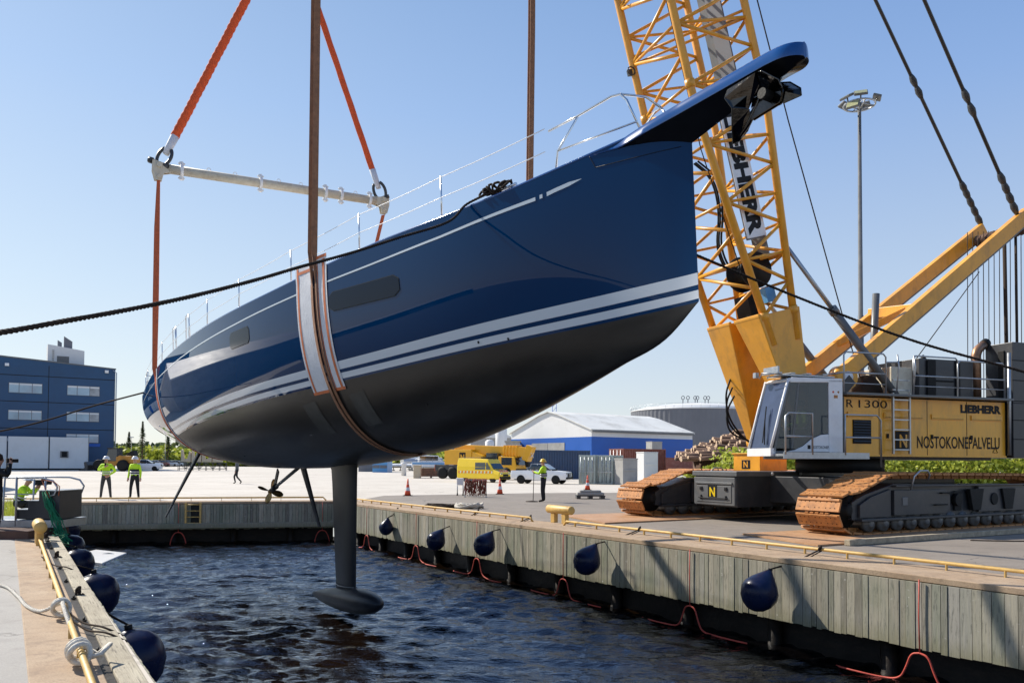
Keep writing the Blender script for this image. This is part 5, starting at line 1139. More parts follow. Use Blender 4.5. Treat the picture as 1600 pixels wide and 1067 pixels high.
b_ = MB(); b_.bar(ST(-6, .755, -.10), ST(21, .985, -.10), .19, .26); tm = b_.build('edge_timber', grain_mat(), None, .012); tag(tm, 'long weathered timber beam capping the left quay edge above the fenders', 'timber edge')
b_ = MB(); b_.bar(ST(-6, .62, -.04), ST(21, .85, -.04), .08, .09); ch_ = struct(b_.build('drain_channel', M['darkwall']))
for i, s_ in enumerate(np.arange(4.6, 20, 1.55)):
    b_ = MB(); b_.box(ST(s_, .665+.009*s_, .02), (.04, .04, .02)); b_.tube([ST(s_, .665+.009*s_, .03), ST(s_+.02, .665+.009*s_, .05)], .012, 6); o = b_.build('bolt', M['black'], None); tag(o, 'small black anchor bolt, number %s from the camera in the groove by the edge timber' % ('one two three four five six seven eight nine ten eleven'.split()[i]), 'bolt', 'anchor bolts beside the left edge timber')
# ladder on the far wall
lp = onT(305, 797, 0); LC = fa+fd*((G(305, 784)-fa).dot(fd)); nO = V((fd.y, -fd.x, 0))
t, _ = thing('quay_ladder', 'short yellow ladder fixed in the dark far quay wall', 'ladder', LC+V((0, 0, -.9)))
for s_ in (-.27, .27): b_ = MB(); b_.bar(LC+fd*s_+nO*.12+V((0, 0, .0)), LC+fd*s_+nO*.12+V((0, 0, -.86)), .07, .07, nO); b_.build('side_rail', M['railyel'], t)
for k in range(4): b_ = MB(); b_.cyl(LC-fd*.25+nO*.12+V((0, 0, -.08-.24*k)), LC+fd*.25+nO*.12+V((0, 0, -.08-.24*k)), .02, n=8); b_.build('rung', M['railyel'], t)
b_ = MB(); b_.box(LC+nO*.06+V((0, 0, -.45)), (.5, .03, .8), 0); b_.build('recess', M['black'], t)
# fenders
def fender(top, D, lab, grp, tie, rnd=False):
    t, _ = thing('fender', lab, 'fender', top-V((0, 0, D*1.2)), 0, grp); b_ = MB(); r = D/2
    if rnd: pr = [(.001, -1.02*D), (.14*D, -1.0*D), (.30*D, -.91*D), (.43*D, -.75*D), (.5*D, -.52*D), (.485*D, -.34*D), (.42*D, -.17*D), (.28*D, -.06*D), (.12*D, -.015*D), (.05*D, .01*D), (.045*D, .06*D)]
    else: pr = [(.001, -1.15*D), (.14*D, -1.13*D), (.30*D, -1.04*D), (.43*D, -.88*D), (.5*D, -.66*D), (.475*D, -.50*D), (.375*D, -.33*D), (.235*D, -.16*D), (.12*D, -.03*D), (.075*D, .03*D), (.05*D, .0), (.045*D, .06*D)]
    ax = (V((0, 0, 1))+ (tie-top)*V((1, 1, 0)).length*0 + V(((tie-top).x, (tie-top).y, 0))*(.55 if not rnd else .2)).normalized()
    b_.lathe(pr, top, ax, 32); b_.build('float', M['navy'], t)
    b_ = MB(); b_.lathe([(.02*D, -.02*D), (.06*D, 0), (.06*D, .08*D), (.02*D, .09*D)], top, ax, 12); b_.build('eye', M['black'], t)
    b_ = MB(); e_ = top+ax*.08*D; m1 = e_.lerp(tie, .5)-V((0, 0, .04)); b_.tube([e_, m1, tie], .014, 6); b_.tube([e_, e_.lerp(tie, .55)+V((.06, 0, -.06)), tie+V((.05, 0, -.01))], .010, 6)
    for k in range(3): b_.tube([tie+V((.026*math.cos(q), .026*math.sin(q)*.7, .03*math.sin(q+k)+.02*k)) for q in np.linspace(0, 6.28, 9)[:-1]], .014, 5, closed=True)
    b_.build('lanyard', M['rope_dk'], t); return t
labs = ['navy blue pear fender nearest the camera on the right plank wall', 'second navy fender from the right end of the plank wall', 'third navy fender from the near end, beside the middle red hose', 'fourth navy fender on the right wall, left of the near three', 'farthest navy fender on the right plank wall, close to the keel']
for (u, v, ut, vt, D, tu, tv), lb in zip([(1185, 921, 1205, 884, .64, 1228, 856), (914, 871, 933, 843, .62, 950, 826), (757, 846, 771, 823, .60, 795, 806), (682, 840, 694, 819, .58, 718, 797), (598, 818, 609, 801, .50, 615, 797)], labs):
    Tp = onT(ut-3, vt+9, 11.5-.05-D*.42); tie = ST(Tp.dot(Q)-.15, 12.36, .14)
    if D == .50: tie = ST(Tp.dot(Q)-.1, 11.55, .0)
    fender(Tp, D, lb, 'navy fenders on the right quay wall', tie)
labs = ['large navy fender nearest the camera under the left edge timber', 'second navy fender from the camera under the left edge timber', 'third navy fender along the left edge, above the white float', 'fourth navy fender along the left edge timber, half hidden', 'farthest navy fender on the left edge beside the green net']
for (u, v, D), lb in zip([(200, 1034, .78), (146, 930, .74), (118, 882, .66), (107, 857, .64), (101, 828, .64)], labs):
    c = onT(u, v, 1.36); tp_ = c+V((0, 0, D*.5)); fender(tp_, D, lb, 'navy fenders along the left quay edge', ST(c.dot(Q)+.2, .82, .06), True)
b_ = MB()
# red hose ladders hanging off the quay
def rescue(u, v, z1, lab, tt=11.40, spread=.30):
    p = onT(u, v, tt) if tt is not None else P(u, v, 31.0)
    t, _ = thing('rescue_line', lab, 'rescue line', p, 0, 'red rescue lines hanging from the quays'); top = V((p.x, p.y, -.02)); d = Q if tt is not None else fd
    b_ = MB(); b_.tube([top, top.lerp(p, .5)+d*.01, p], .010, 6); b_.build('cord', M['red'], t)
    for s_ in (-1, 1):
        b_ = MB(); b_.tube(chaikin([p, p+d*s_*spread*.45-V((0, 0, .03)), p+d*s_*spread*.7-V((0, 0, .25)), p+d*s_*spread*1.05-V((0, 0, .45)), p+d*s_*(spread+.35)+V((0, 0, ZW+.02-p.z)), p+d*s_*(spread+.75)+V((0, 0, ZW+.05-p.z))-PP*.12, p+d*s_*(spread+1.1)+V((0, 0, ZW+.02-p.z))+PP*.02]), .016, 7); b_.build('hose', M['red'], t)
for u, v, lab in ((1437, 1020, 'red rescue line nearest the camera on the right wall'), (1078, 946, 'red rescue line left of the nearest right-hand fender'), (880, 904, 'red rescue line just left of the second fender'), (745, 872, 'red rescue line hanging below the third fender'), (650, 852, 'red rescue line beside the fourth fender'), (573, 836, 'red rescue line on the right wall close to the keel')):
    rescue(u, v, 0, lab)
for u, lab in ((283, 'red rescue line hanging on the dark far wall left of the yellow ladder'), (504, 'red rescue line on the far wall near the corner')):
    p = fa+fd*((G(u, 784)-fa).dot(fd))+nO*.1; 
    t, _ = thing('rescue_line', lab, 'rescue line', p-V((0, 0, 1.1)), 0, 'red rescue lines hanging from the quays')
    b_ = MB(); b_.tube([p, p-V((0, 0, 1.15))], .010, 6); b_.build('cord', M['red'], t)
    for s_ in (-1, 1): b_ = MB(); q = p-V((0, 0, 1.15)); b_.tube(chaikin([q, q+fd*s_*.14-V((0, 0, .03)), q+fd*s_*.25-V((0, 0, .25)), q+fd*s_*.3-V((0, 0, .5))]), .02, 6); b_.build('hose', M['red'], t)
# ropes on the quays
rope('white_rope', 'cream white rope lying across the left quay and knotted to the yellow rail', [ST(13.2, -1.2, .03), ST(12.9, -.35, .03), ST(12.3, .05, .03), ST(11.3, .20, .03), ST(10.4, .28, .035), ST(9.9, .40, .05), ST(9.6, .56, .17), ST(9.3, .56, .20), ST(8.9, .56, .18), ST(8.3, .58, .10), ST(7.7, .60, .06), ST(7.35, .56, .16)], .022, M['rope_wh'])
t, _ = thing('white_rope_hitch', 'two loops of cream rope hitched round the left yellow rail', 'rope', ST(7.3, .55, .05))
for s_, r_ in ((9.55, .075), (9.45, .08), (7.35, .075), (7.25, .08), (7.15, .075)):
    b_ = MB(); b_.tube([ST(s_+.03*math.sin(q*2), .555+r_*math.cos(q), .14+r_*math.sin(q)) for q in np.linspace(0, 6.28, 15)[:-1]], .022, 7, closed=True); b_.build('loop', M['rope_wh'], t)
b_ = MB(); b_.tube([ST(7.3, .60, .16), ST(7.35, .70, .08), ST(7.25, .78, .17), ST(7.1, .70, .13), ST(7.15, .60, .10)], .020, 7); b_.build('loop', M['rope_wh'], t)
for s_, e_, lb in ((14.5, 13.6, 'dark lanyard across the left quay behind the bollard'), (9.4, 8.6, 'dark lanyard from the left rail knot to the second fender'), (8.9, 8.3, 'thin dark cord over the edge timber beside the white knot')):
    rope('lanyard', lb, [ST(s_, .57, .14), ST((s_+e_)/2, .72, .05), ST(e_, .86, .06), ST(e_-.1, 1.02, -.02)], .010, M['rope_dk'], plain=True, cat='rope')
def coil(c, m_, name, lab, n=16, rad=.45, hgt=.16, r=.022):
    t, _ = thing(name, lab, 'rope', c); b_ = MB(); rr = random.Random(3)
    for k in range(n):
        a = rr.uniform(.35, 1)*rad; ph = rr.uniform(0, 6); ox, oy = rr.uniform(-.25, .25)*rad, rr.uniform(-.25, .25)*rad
        b_.tube([c+V((ox+a*math.cos(q+ph)*1.2, oy+a*math.sin(q+ph)*.7, .03+hgt*rr.random()*.3+hgt*.35*(1+math.sin(q*2+ph))*(1-k/n*.5))) for q in np.linspace(0, 6.28, 14)[:-1]], r, 6, closed=True)
    b_.build('coils', m_, t)
coil(G(690, 793.5), M['rope_dk'], 'rope_pile', 'low heap of dark rope on the asphalt behind the rail', 14, .62, .12, .03)
coil(G(729, 794.5), M['rope_wh'], 'rope_pile', 'low heap of white rope on the asphalt behind the rail', 16, .42, .18, .035)
# white float in the water
b_ = MB(); q0 = [G(u, v, ZW+.05) for u, v in ((133, 862), (150, 858), (198, 863), (183, 869), (160, 879), (138, 876))]; b_.add(q0+[p-V((0, 0, .12)) for p in q0], [(5, 4, 3, 2, 1, 0), (6, 7, 8, 9, 10, 11)]+[(i, (i+1) % 6, 6+(i+1) % 6, 6+i) for i in range(6)])
tag(b_.build('float_sheet', M['white'], None, .02), 'flat white float lying on the water beside the left fenders', 'float')
# ------------------------------------------------------------------ gangway with steps at the left
GY = 17.4
def gp(u, v, y=GY): return P(u, v, y)
gx0 = gp(-60, 800).x; gx1 = gp(90, 800).x
t, _ = thing('gangway', 'aluminium boarding gangway with dark steps and a bent handrail at the left edge', 'gangway', V((gp(40, 825).x, GY, 0)))
b_ = MB(); b_.bb(gx0-2, gx1, GY, GY+1.2, gp(0, 825).z, gp(0, 812).z); b_.build('platform', M['steel'], t, .01)
b_ = MB(); sx = [gp(u, 800).x for u in (24, 41, 58, 91)]; zs_ = [gp(40, v).z for v in (811, 797, 783, 767)]
b_.prism([(sx[0], zs_[0]), (sx[3], zs_[0]), (sx[3], zs_[3]), (sx[2], zs_[3]), (sx[2], zs_[2]), (sx[1], zs_[2]), (sx[1], zs_[1]), (sx[0], zs_[1])], (0, GY+.05, 0), (1, 0, 0), (0, 0, 1), (0, 1, 0), .9)
b_.build('steps', M['darkgrey'], t, .01)
b_ = MB()
for i in range(3): b_.bb(sx[i]-.02, sx[i+1]+.01, GY+.03, GY+.97, zs_[i+1]+.001, zs_[i+1]+.02)
b_.build('tread', M['steel'], t)
rb = gp(0, 745).z
for y_ in (GY+.02, GY+1.1):
    b_ = MB(); b_.tube([(gx0-2, y_, rb), (sx[3]-.38, y_, rb-.02), (sx[3]-.14, y_, rb-.08), (sx[3]-.04, y_, rb-.22), (sx[3]-.1, y_, rb-.38), (sx[3]-.25, y_, rb-.42)], .022, 8); b_.tube([(sx[0]+.0, y_, rb), (sx[0]+.0, y_, .2)], .024, 8); b_.tube([(gp(7, 745).x, y_, rb), (gp(4, 745).x, y_, .2)], .02, 8); b_.tube([(gx0-2, y_, rb-.42), (gp(10, 745).x, y_, rb-.42)], .014, 6); b_.build('handrail', M['steel'], t)
b_ = MB(); b_.tube([(sx[3]-.4, GY+.02, rb-.05), (sx[3]-.1, GY, rb-.1), (sx[3]+.02, GY, rb-.2), (sx[3]+.0, GY, rb-.4)], .010, 6); b_.tube([(sx[3]-.38, GY, rb-.05), (sx[3]-.25, GY, rb-.35), (sx[3]-.2, GY, rb-.45)], .008, 6); b_.build('tie_cord', M['tape'], t)
b_ = MB(); b_.bb(gx0-2, gp(58, 835, GY-.6).x, GY-.9, GY+.6, .0, gp(0, 829, GY-.9).z); tag(b_.build('timber_beam', mat('brown_timber', (.10, .05, .035), .8, 0, .25, 3, .3, 20), None, .01), 'thick dark brown beam lying under the gangway platform', 'timber beam')
t, _ = thing('safety_net', 'bunched green safety net hanging from the gangway rail to the left fenders', 'net', gp(95, 850))
b_ = MB(); base = [gp(71, 768), gp(78, 790), gp(88, 815), gp(95, 832), gp(102, 846, 16.9)]
for k in range(26):
    rr = random.Random(k); o = [V((rr.uniform(-.05, .06)*(1+i*.6), rr.uniform(-.1, .1), rr.uniform(-.04, .04))) for i in range(5)]
    b_.tube([p+q for p, q in zip(base, o)], .008, 5)
for k in range(60):
    rr = random.Random(100+k); x = rr.random(); p = gp(80, 826).lerp(gp(103, 848, 16.6), x)+V((rr.uniform(-.22, .10), rr.uniform(-.15, .15), rr.uniform(-.08, .10)-.05)); b_.tube([p, p+V((rr.uniform(-.2, .2), rr.uniform(-.1, .1), rr.uniform(-.12, .12)))], .008, 5)
b_.build('strands', M['green'], t)
# ------------------------------------------------------------------ things on the yard
def cone(c, s=1.0, lab=''):
    t, _ = thing('traffic_cone', lab, 'traffic cone', c, 0, 'orange and white traffic cones'); b_ = MB()
    b_.bb(c.x-.18*s, c.x+.18*s, c.y-.18*s, c.y+.18*s, c.z, c.z+.03*s); b_.build('base', M['black'], t)
    b_ = MB(); pr = [(.135, .03), (.105, .20), (.10, .22), (.075, .36), (.07, .38), (.05, .50), (.045, .52), (.025, .72)]
    b_.lathe([(r*s, z*s) for r, z in pr], c, (0, 0, 1), 18)
    n_ = 18; b_.m = [1 if (i//n_) in (2, 3, 5) and i < 7*n_ and (i//n_) != 3 or (i//n_) == 2 else 0 for i in range(len(b_.f))]
    b_.build('cone', [M['coneo'], M['reflect']], t)
cone(G(637, 774.5), 1.15, 'orange and white cone standing alone below the yacht bottom'); cone(G(781, 772), 1.15, 'orange and white cone right of the red strap rack')
# pallet stack with a cone on it
c = G(922, 779); t, _ = thing('pallet_stack', 'low dark pallet carrying two bundled grey slabs on the asphalt', 'pallet', c)
for i, z_ in enumerate((.08, .12)): 
    b_ = MB()
    if i == 0:
        for x in (-.55, 0, .55): b_.bb(c.x+x-.09, c.x+x+.09, c.y-.4, c.y+.4, 0, .12)
        b_.bb(c.x-.66, c.x+.66, c.y-.42, c.y+.42, .12, .16); b_.build('pallet', M['darkgrey'], t, .01)
    else: b_.bb(c.x-.62, c.x+.62, c.y-.38, c.y+.38, .162, .30); b_.bb(c.x-.5, c.x+.48, c.y-.34, c.y+.34, .302, .40); b_.build('slab', M['concrete'], t, .04)
cone(c+V((-.12, .0, .40)), .95, 'orange and white cone standing on top of the dark pallet')
# strap rack and cart
c = G(743, 776.5); t, _ = thing('strap_rack', 'wide bundle of hanging red lashing straps draped over a low rack', 'strap rack', c)
b_ = MB(); b_.bb(c.x-.52, c.x+.52, c.y-.03, c.y+.03, .80, .84)
for x in (-.5, .5): b_.bb(c.x+x-.02, c.x+x+.02, c.y-.25, c.y+.25, 0, .04); b_.bb(c.x+x-.02, c.x+x+.02, c.y-.02, c.y+.02, .0, .82)
b_.build('frame', M['steel'], t)
b_ = MB(); rr = random.Random(4)
for k in range(110):
    x = c.x+rr.uniform(-.52, .52); y = c.y+rr.choice((-1, 1))*rr.uniform(.02, .12); e = rr.uniform(.03, .28); b_.tube([(x, c.y, .845+rr.uniform(0, .03)), (x+rr.uniform(-.03, .03), y, .75), (x+rr.uniform(-.06, .06), y*1+rr.uniform(-.06, .06), .45), (x+rr.uniform(-.1, .1), y+rr.uniform(-.1, .1), e)], .013, 5, rr.choice((0, 0, 1)))
b_.build('straps', [mat('dull_red_strap', (.26, .05, .03), .8, 0, .3, 20), mat('brown_strap', (.14, .06, .035), .8, 0, .3, 20)], t)
c = G(719, 774); t, _ = thing('hand_cart', 'small white hand cart on castors left of the red straps', 'cart', c)
b_ = MB(); b_.bb(c.x-.16, c.x+.16, c.y-.2, c.y+.2, .52, .86); b_.build('bin', M['white'], t, .02)
for x, y in ((-.14, -.17), (.14, -.17), (-.14, .17), (.14, .17)): b_ = MB(); b_.tube([c+V((x, y, .08)), c+V((x, y, .55))], .014, 6); b_.cyl(c+V((x-.02, y, .06)), c+V((x+.02, y, .06)), .06, n=12, mi=1); b_.build('leg', [M['steel'], M['black']], t)
# ------------------------------------------------------------------ office building on the left
B0 = V((-65, 130, 0)); BXd = -PP; BFm = frame(B0, BXd, (-Q.x*-1, Q.y*-1, 0), (0, 0, 1))   # x leftwards along the facade, y toward the camera
BFm = frame(B0, BXd, -Q, (0, 0, 1))
bl, _ = thing('office_building', 'dark blue clad office building with ribbon windows and white rooftop hut', 'building', B0)
b_ = MB(BFm); LB = 46.0
b_.prism([(0, 0), (LB, 0), (LB, 19.0), (15.9, 17.3), (0, 16.35)], (0, -20, 0), (1, 0, 0), (0, 0, 1), (0, 1, 0), 20, 0)
b_.build('wall', M['blueb'], bl)
b_ = MB(BFm)
for z_ in (14.6, 10.55, 6.4): b_.bb(0, LB, .0, .02, z_-.05, z_+.05)
for x_ in (9.4, 18.8, 28.2, 37.6): b_.bb(x_-.04, x_+.04, .0, .022, 0, 16.3)
b_.build('panel_joint', M['black'], bl)
b_ = MB(BFm); b_.prism([(-.1, 16.35), (LB, 19.05), (LB, 19.25), (15.9, 17.5), (-.1, 16.52)], (0, -20, 0), (1, 0, 0), (0, 0, 1), (0, 1, 0), 20.08, 0); b_.build('roof_edge', M['midgrey'], bl)
b_ = MB(BFm); b_.tube([(-.15, .15, .1), (-.15, .15, 15.8), (.4, .2, 16.2)], .09, 8); b_.build('downpipe', M['steel'], bl)
def bwin(x0, x1, z0, z1, odd=None):
    f = MB(BFm); f.bb(x0-.06, x1+.06, .0, .05, z0-.06, z1+.06); fo = f.build('window', M['midgrey'], bl)
    w_ = x1-x0
    for i, (a, b) in enumerate(((0, .29), (.31, .69), (.71, 1))):
        p = MB(BFm); p.bb(x0+a*w_, x0+b*w_, .05, .06, z0, z1); p.build('pane', M['winglass'] if not (odd == i) else M['curtain'], fo)
        p = MB(BFm); p.bb(x0+a*w_, x0+b*w_, .061, .065, z1-.28, z1-.02); p.build('blind', M['wallwhite'], fo)
M['curtain'] = mat('tinted_pane', (.34, .36, .38), .3, 0, .4, .8, 0, 40, .6)
for z0, z1 in ((11.9, 13.35), (7.75, 9.15), (4.35, 5.65)):
    bwin(2.3, 6.8, z0, z1, {11.9: 0, 7.75: 0}.get(z0)); 
    if z0 > 5: bwin(10.3, 14.65, z0, z1); bwin(20.5, 25, z0, z1)
    bwin(30, 34.5, z0, z1)
for x_, z_ in ((1.3, 15.9), (15.0, 16.1), (14.8, 4.6), (9.9, 4.5)): b_ = MB(BFm); b_.box((x_, .2, z_), (.55, .4, .45)); b_.build('wall_lamp', M['white'], bl, .05)
b_ = MB(BFm); b_.prism([(0, 0), (5.2, 0), (5.2, 3.9), (0, 3.2)], (4.3, -3.0, 16.2), (1, 0, 0), (0, 0, 1), (0, -1, 0), 4.5, 0); hut = b_.build('rooftop_hut', M['wallwhite'], bl)
b_ = MB(BFm); b_.bb(6.5, 8.2, -2.99, -2.93, 16.6, 18.3); b_.build('hut_opening', M['midgrey'], hut); b_ = MB(BFm)
for z_ in np.arange(17, 19.2, .3): b_.bb(8.6, 8.9, -2.98, -2.9, z_, z_+.06)
b_.build('hut_ladder', M['black'], hut)
b_ = MB(BFm); b_.prism([(6.0, 19.3), (7.2, 19.3), (7.2, 21.7), (6.0, 20.9)], (0, -4, 0), (1, 0, 0), (0, 0, 1), (0, -1, 0), .8); b_.prism([(7.5, 19.6), (8.1, 19.6), (8.1, 21.0), (7.5, 20.6)], (0, -4, 0), (1, 0, 0), (0, 0, 1), (0, -1, 0), .6); b_.build('roof_vent', M['tankgrey'], bl)
b_ = MB(BFm); b_.bb(6.8, 7.0, .0, .03, 0, 3.6); b_.bb(2, 8.2, .1, .12, 3.7, 4.2); b_.build('blue_band', M['bluew'], bl)
# row of white sheds in front of it
for i in range(6):
    x0 = 4.0+i*5.35; b_ = MB(BFm); o_ = V((0, 5, 0)); b_.bb(x0+.04, x0+5.28, 2.6, 5.2, .25, 5.0, 0); b_.bb(x0+.2, x0+5.1, 2.7, 5.1, 0, .25, 1); b_.bb(x0+.04, x0+.12, 5.2, 5.24, .25, 5.0, 2)
    if i == 0: b_.bb(x0+2.8, x0+3.9, 5.2, 5.4, 1.9, 2.9, 2); b_.bb(x0+3.0, x0+3.7, 5.4, 5.43, 2.0, 2.8, 1)
    if i == 3: b_.bb(x0+.3, x0+2.5, 5.2, 5.25, .3, 4.5, 3)
    o = b_.build('white_shed', [M['wallwhite'], M['black'], M['midgrey'], M['bluew']], None, .02)
    tag(o, ['white panelled shed with an air unit, nearest the wheel loader', 'white panelled shed second from the wheel loader, under the blue building', 'white panelled shed third from the wheel loader', 'white panelled shed with a blue door at the left edge', 'white panelled shed beyond the left edge, fifth from the loader', 'white panelled shed farthest left, sixth from the loader'][i], 'shed', 'white sheds in front of the blue building')
# ------------------------------------------------------------------ vehicles
def wheel(mb, c, r, w, ax, rim=1):
    ax = V(ax); mb.lathe([(r*.55, -w/2), (r*.95, -w/2), (r, -w*.35), (r, w*.35), (r*.95, w/2), (r*.55, w/2)], c, ax, 22, 0)
    mb.lathe([(.02, -w*.42), (r*.58, -w*.40), (r*.58, w*.40), (.02, w*.42)], c, ax, 16, rim)
def local(c, rz): return Mx.Translation(V(c)) @ Mx.Rotation(rz, 4, 'Z')
def loft(mb, secs, mi=0, sm=False):                          # secs: (x, [(y,z)...]) closed
    rows = [[V((x, y, z)) for y, z in s_] for x, s_ in secs]; n = len(rows[0]); mb.grid(rows, mi, sm, True)
    mb.add(rows[0], [tuple(range(n))], mi); mb.add(rows[-1], [tuple(range(n))], mi)
def carsec(x, w, z0, z1, ww=None, wt=None):
    ww = w if ww is None else ww; wt = w*.9 if wt is None else wt
    return (x, [(-w*.94, z0), (-w, z0+.15), (-ww, z0+(z1-z0)*.6), (-wt, z1), (wt, z1), (ww, z0+(z1-z0)*.6), (w, z0+.15), (w*.94, z0)])
def car(name, c, rz, lab, m_, kind='suv', group=None, cat='car', s=1.0):
    t, F = thing(name, lab, cat, c, rz, group); F = F @ Mx.Scale(s, 4); b_ = MB(F)
    if kind == 'pickup':
        loft(b_, [carsec(2.65, .80, .45, .80), carsec(2.55, .90, .38, 1.08), carsec(1.25, .93, .35, 1.20), carsec(.9, .93, .35, 1.22), carsec(-2.6, .92, .42, 1.18), carsec(-2.65, .88, .5, 1.1)])
        b_.bb(-2.5, -.95, -.75, .75, 1.10, 1.19, 2); b_.bb(2.5, 2.72, -.85, .85, .45, .62, 2); b_.tube([(2.7, -.6, .6), (2.75, -.6, .95), (2.75, .6, .95), (2.7, .6, .6)], .04, 8, 2)
        gl = [carsec(1.25, .80, 1.18, 1.24), carsec(.45, .80, 1.18, 1.76, .78, .64), carsec(-.75, .80, 1.18, 1.78, .78, .64), carsec(-.95, .82, 1.18, 1.3)]; ax = (1.65, -1.65); wr = .40
    elif kind == 'van':
        loft(b_, [carsec(2.95, .80, .42, .80), carsec(2.85, .95, .35, 1.05), carsec(2.05, .97, .32, 1.30), carsec(1.25, .97, .32, 2.35, .97, .82), carsec(-2.8, .97, .35, 2.45, .97, .84), carsec(-2.9, .95, .4, 2.3, .95, .8)])
        b_.bb(2.9, 3.02, -.9, .9, .38, .62, 2); gl = None; ax = (1.95, -1.75); wr = .36
    else:
        loft(b_, [carsec(2.15, .72, .35, .65), carsec(2.05, .86, .28, .86), carsec(1.1, .90, .25, 1.0), carsec(-1.9, .90, .25, 1.02), carsec(-2.15, .82, .35, .85)])
        gl = [carsec(1.15, .78, .98, 1.02), carsec(.35, .78, .98, 1.52, .76, .60), carsec(-1.2, .78, .98, 1.54, .76, .60), carsec(-2.0, .78, .98, 1.05)]; ax = (1.35, -1.35); wr = .33
    bd = b_.build('body', [m_, m_, M['black']], t, .03)
    if gl:
        b_ = MB(F); loft(b_, gl, 0); b_.build('glasshouse', M['glass'], t)
        b_ = MB(F); x0, x1 = gl[1][0], gl[2][0]; z_ = gl[1][1][3][1]; b_.bb(x0-.05, x1+.05, -.64, .64, z_-.03, z_+.03); b_.build('roof', m_, t, .02)
        b_ = MB(F)
        for y_ in (-.79, .79):
            for x_ in (x0, (x0+x1)/2, x1): b_.bar((x_, y_, gl[0][1][0][1]), (x_+(.0), y_*.82, z_), .05, .05)
            b_.bar((gl[0][0], y_, gl[0][1][0][1]+.02), (x0, y_*.82, z_), .05, .05)
        b_.build('window_pillars', m_, t)
    else:
        b_ = MB(F); b_.add([(2.02, -.82, 1.34), (2.02, .82, 1.34), (1.30, .74, 2.18), (1.30, -.74, 2.18)], [(0, 1, 2, 3)]); 
        b_.v = [p+F.to_3x3() @ V((.03, 0, .03)) for p in b_.v]; b_.build('windscreen', M['glass'], t)
        for y_ in (-.985, .985):
            b_ = MB(F); b_.add([(x, y_*(.995 if z < 1.6 else .965), z) for x, z in ((1.75, 1.30), (1.15, 1.30), (1.15, 2.0), (1.30, 2.0))], [(0, 1, 2, 3)]); b_.add([(x, y_*(.995 if z < 1.6 else .965), z) for x, z in ((1.05, 1.30), (-.35, 1.30), (-.35, 2.0), (1.05, 2.0))], [(0, 1, 2, 3)]); b_.build('side_window', M['glass'], t)
            b_ = MB(F)
            for i in range(20):
                x = -2.7+i*.24; b_.add([(x, y_*1.0, .92), (x+.12, y_*1.0, .92), (x+.16, y_*1.0, 1.16), (x+.04, y_*1.0, 1.16)], [(0, 1, 2, 3)], i % 2)
            b_.build('chequer_band', [M['coneo'], M['reflect']], t)
        b_ = MB(F); b_.bb(.2, 1.0, -.7, .7, 2.42, 2.56, 0); b_.bb(-2.4, .1, -.7, -.66, 2.50, 2.54, 1); b_.bb(-2.4, .1, .66, .7, 2.50, 2.54, 1)
        for x in (-2, -1, 0): b_.bb(x, x+.04, -.7, .7, 2.5, 2.54, 1)
        b_.build('roof_rack', [M['black'], M['midgrey']], t, .01)
        b_ = MB(F)
        for y_ in (-.7, -.35, 0, .35): b_.add([(2.86+.0, y_, .95), (2.86, y_+.18, .95), (2.50, y_+.32, 1.20), (2.50, y_+.14, 1.20)], [(0, 1, 2, 3)])
        b_.v = [p+V((0, 0, .06)) for p in b_.v]; b_.build('bonnet_chevrons', M['coneo'], t)
    for y_ in (-.62, .62):
        b_ = MB(F); x_ = {'pickup': 2.56, 'van': 2.90}.get(kind, 2.08); z_ = {'pickup': .92, 'van': .88}.get(kind, .70); b_.box((x_, y_, z_), (.12, .34, .18)); b_.build('headlight', M['chrome'], t, .03)
    b_ = MB(F); x_ = {'pickup': 2.62, 'van': 2.93}.get(kind, 2.12); b_.box((x_, 0, .75), (.06, .8, .22)); b_.build('grille', M['black'], t, .01)
    for x_ in ax:
        for y_ in (-.82, .82): b_ = MB(F); wheel(b_, (x_, y_, wr), wr, .24, (0, 1, 0)); b_.build('wheel', [M['black'], M['silver']], t)
    return t
car('pickup_truck', G(846, 755.5), R(-22), 'white double-cab pickup truck parked in front of the blue container', M['white'], 'pickup', cat='pickup', s=.86)
car('service_van', G(756, 753), R(-40), 'bright yellow service van with red and white chequer band before the mobile crane', M['van_yellow'], 'van', cat='van', s=.80)
car('parked_car', G(226, 735.5), R(15), 'white car parked just right of the wheel loader', M['white'], s=1.1)
CL_ = ['white', 'contr', 'silver', 'white', 'silver', 'black', 'white']
for i, (u, v) in enumerate([(240, 729.5), (251, 729), (262, 728.8), (273, 728.5), (286, 728.2), (298, 728), (308, 728)]):
    car('parked_car', G(u, v), R(70), '%s car, %s in the row of parked cars before the green trees' % ({'white': 'white', 'contr': 'dark red', 'silver': 'silver', 'black': 'black'}[CL_[i]], ['leftmost', 'second from left', 'third from left', 'middle', 'third from right', 'second from right', 'rightmost'][i]), M[CL_[i]], group='cars parked in a row before the trees')
# wheel loader
c = G(180, 736); t, F = thing('wheel_loader', 'yellow wheel loader with black cab and raised rear hood beside the white sheds', 'wheel loader', c, R(172)); F = F @ Mx.Scale(.96, 4)
b_ = MB(F); b_.prism([(-3.4, 1.2), (-.6, 1.1), (-.6, 2.1), (-1.2, 2.35), (-3.0, 2.2), (-3.5, 1.9)], (0, -.8, 0), (1, 0, 0), (0, 0, 1), (0, 1, 0), 1.6); b_.bb(-.6, 1.6, -.7, .7, .8, 1.5); b_.build('body', M['loader'], t, .06)
b_ = MB(F); b_.prism([(-.7, 1.5), (.9, 1.5), (1.0, 2.2), (.7, 3.3), (-.7, 3.35)], (0, -.7, 0), (1, 0, 0), (0, 0, 1), (0, 1, 0), 1.4, 0); b_.bb(-.85, .85, -.8, .8, 3.3, 3.45, 1); b_.build('cab', [M['glass'], M['black']], t, .03)
b_ = MB(F)
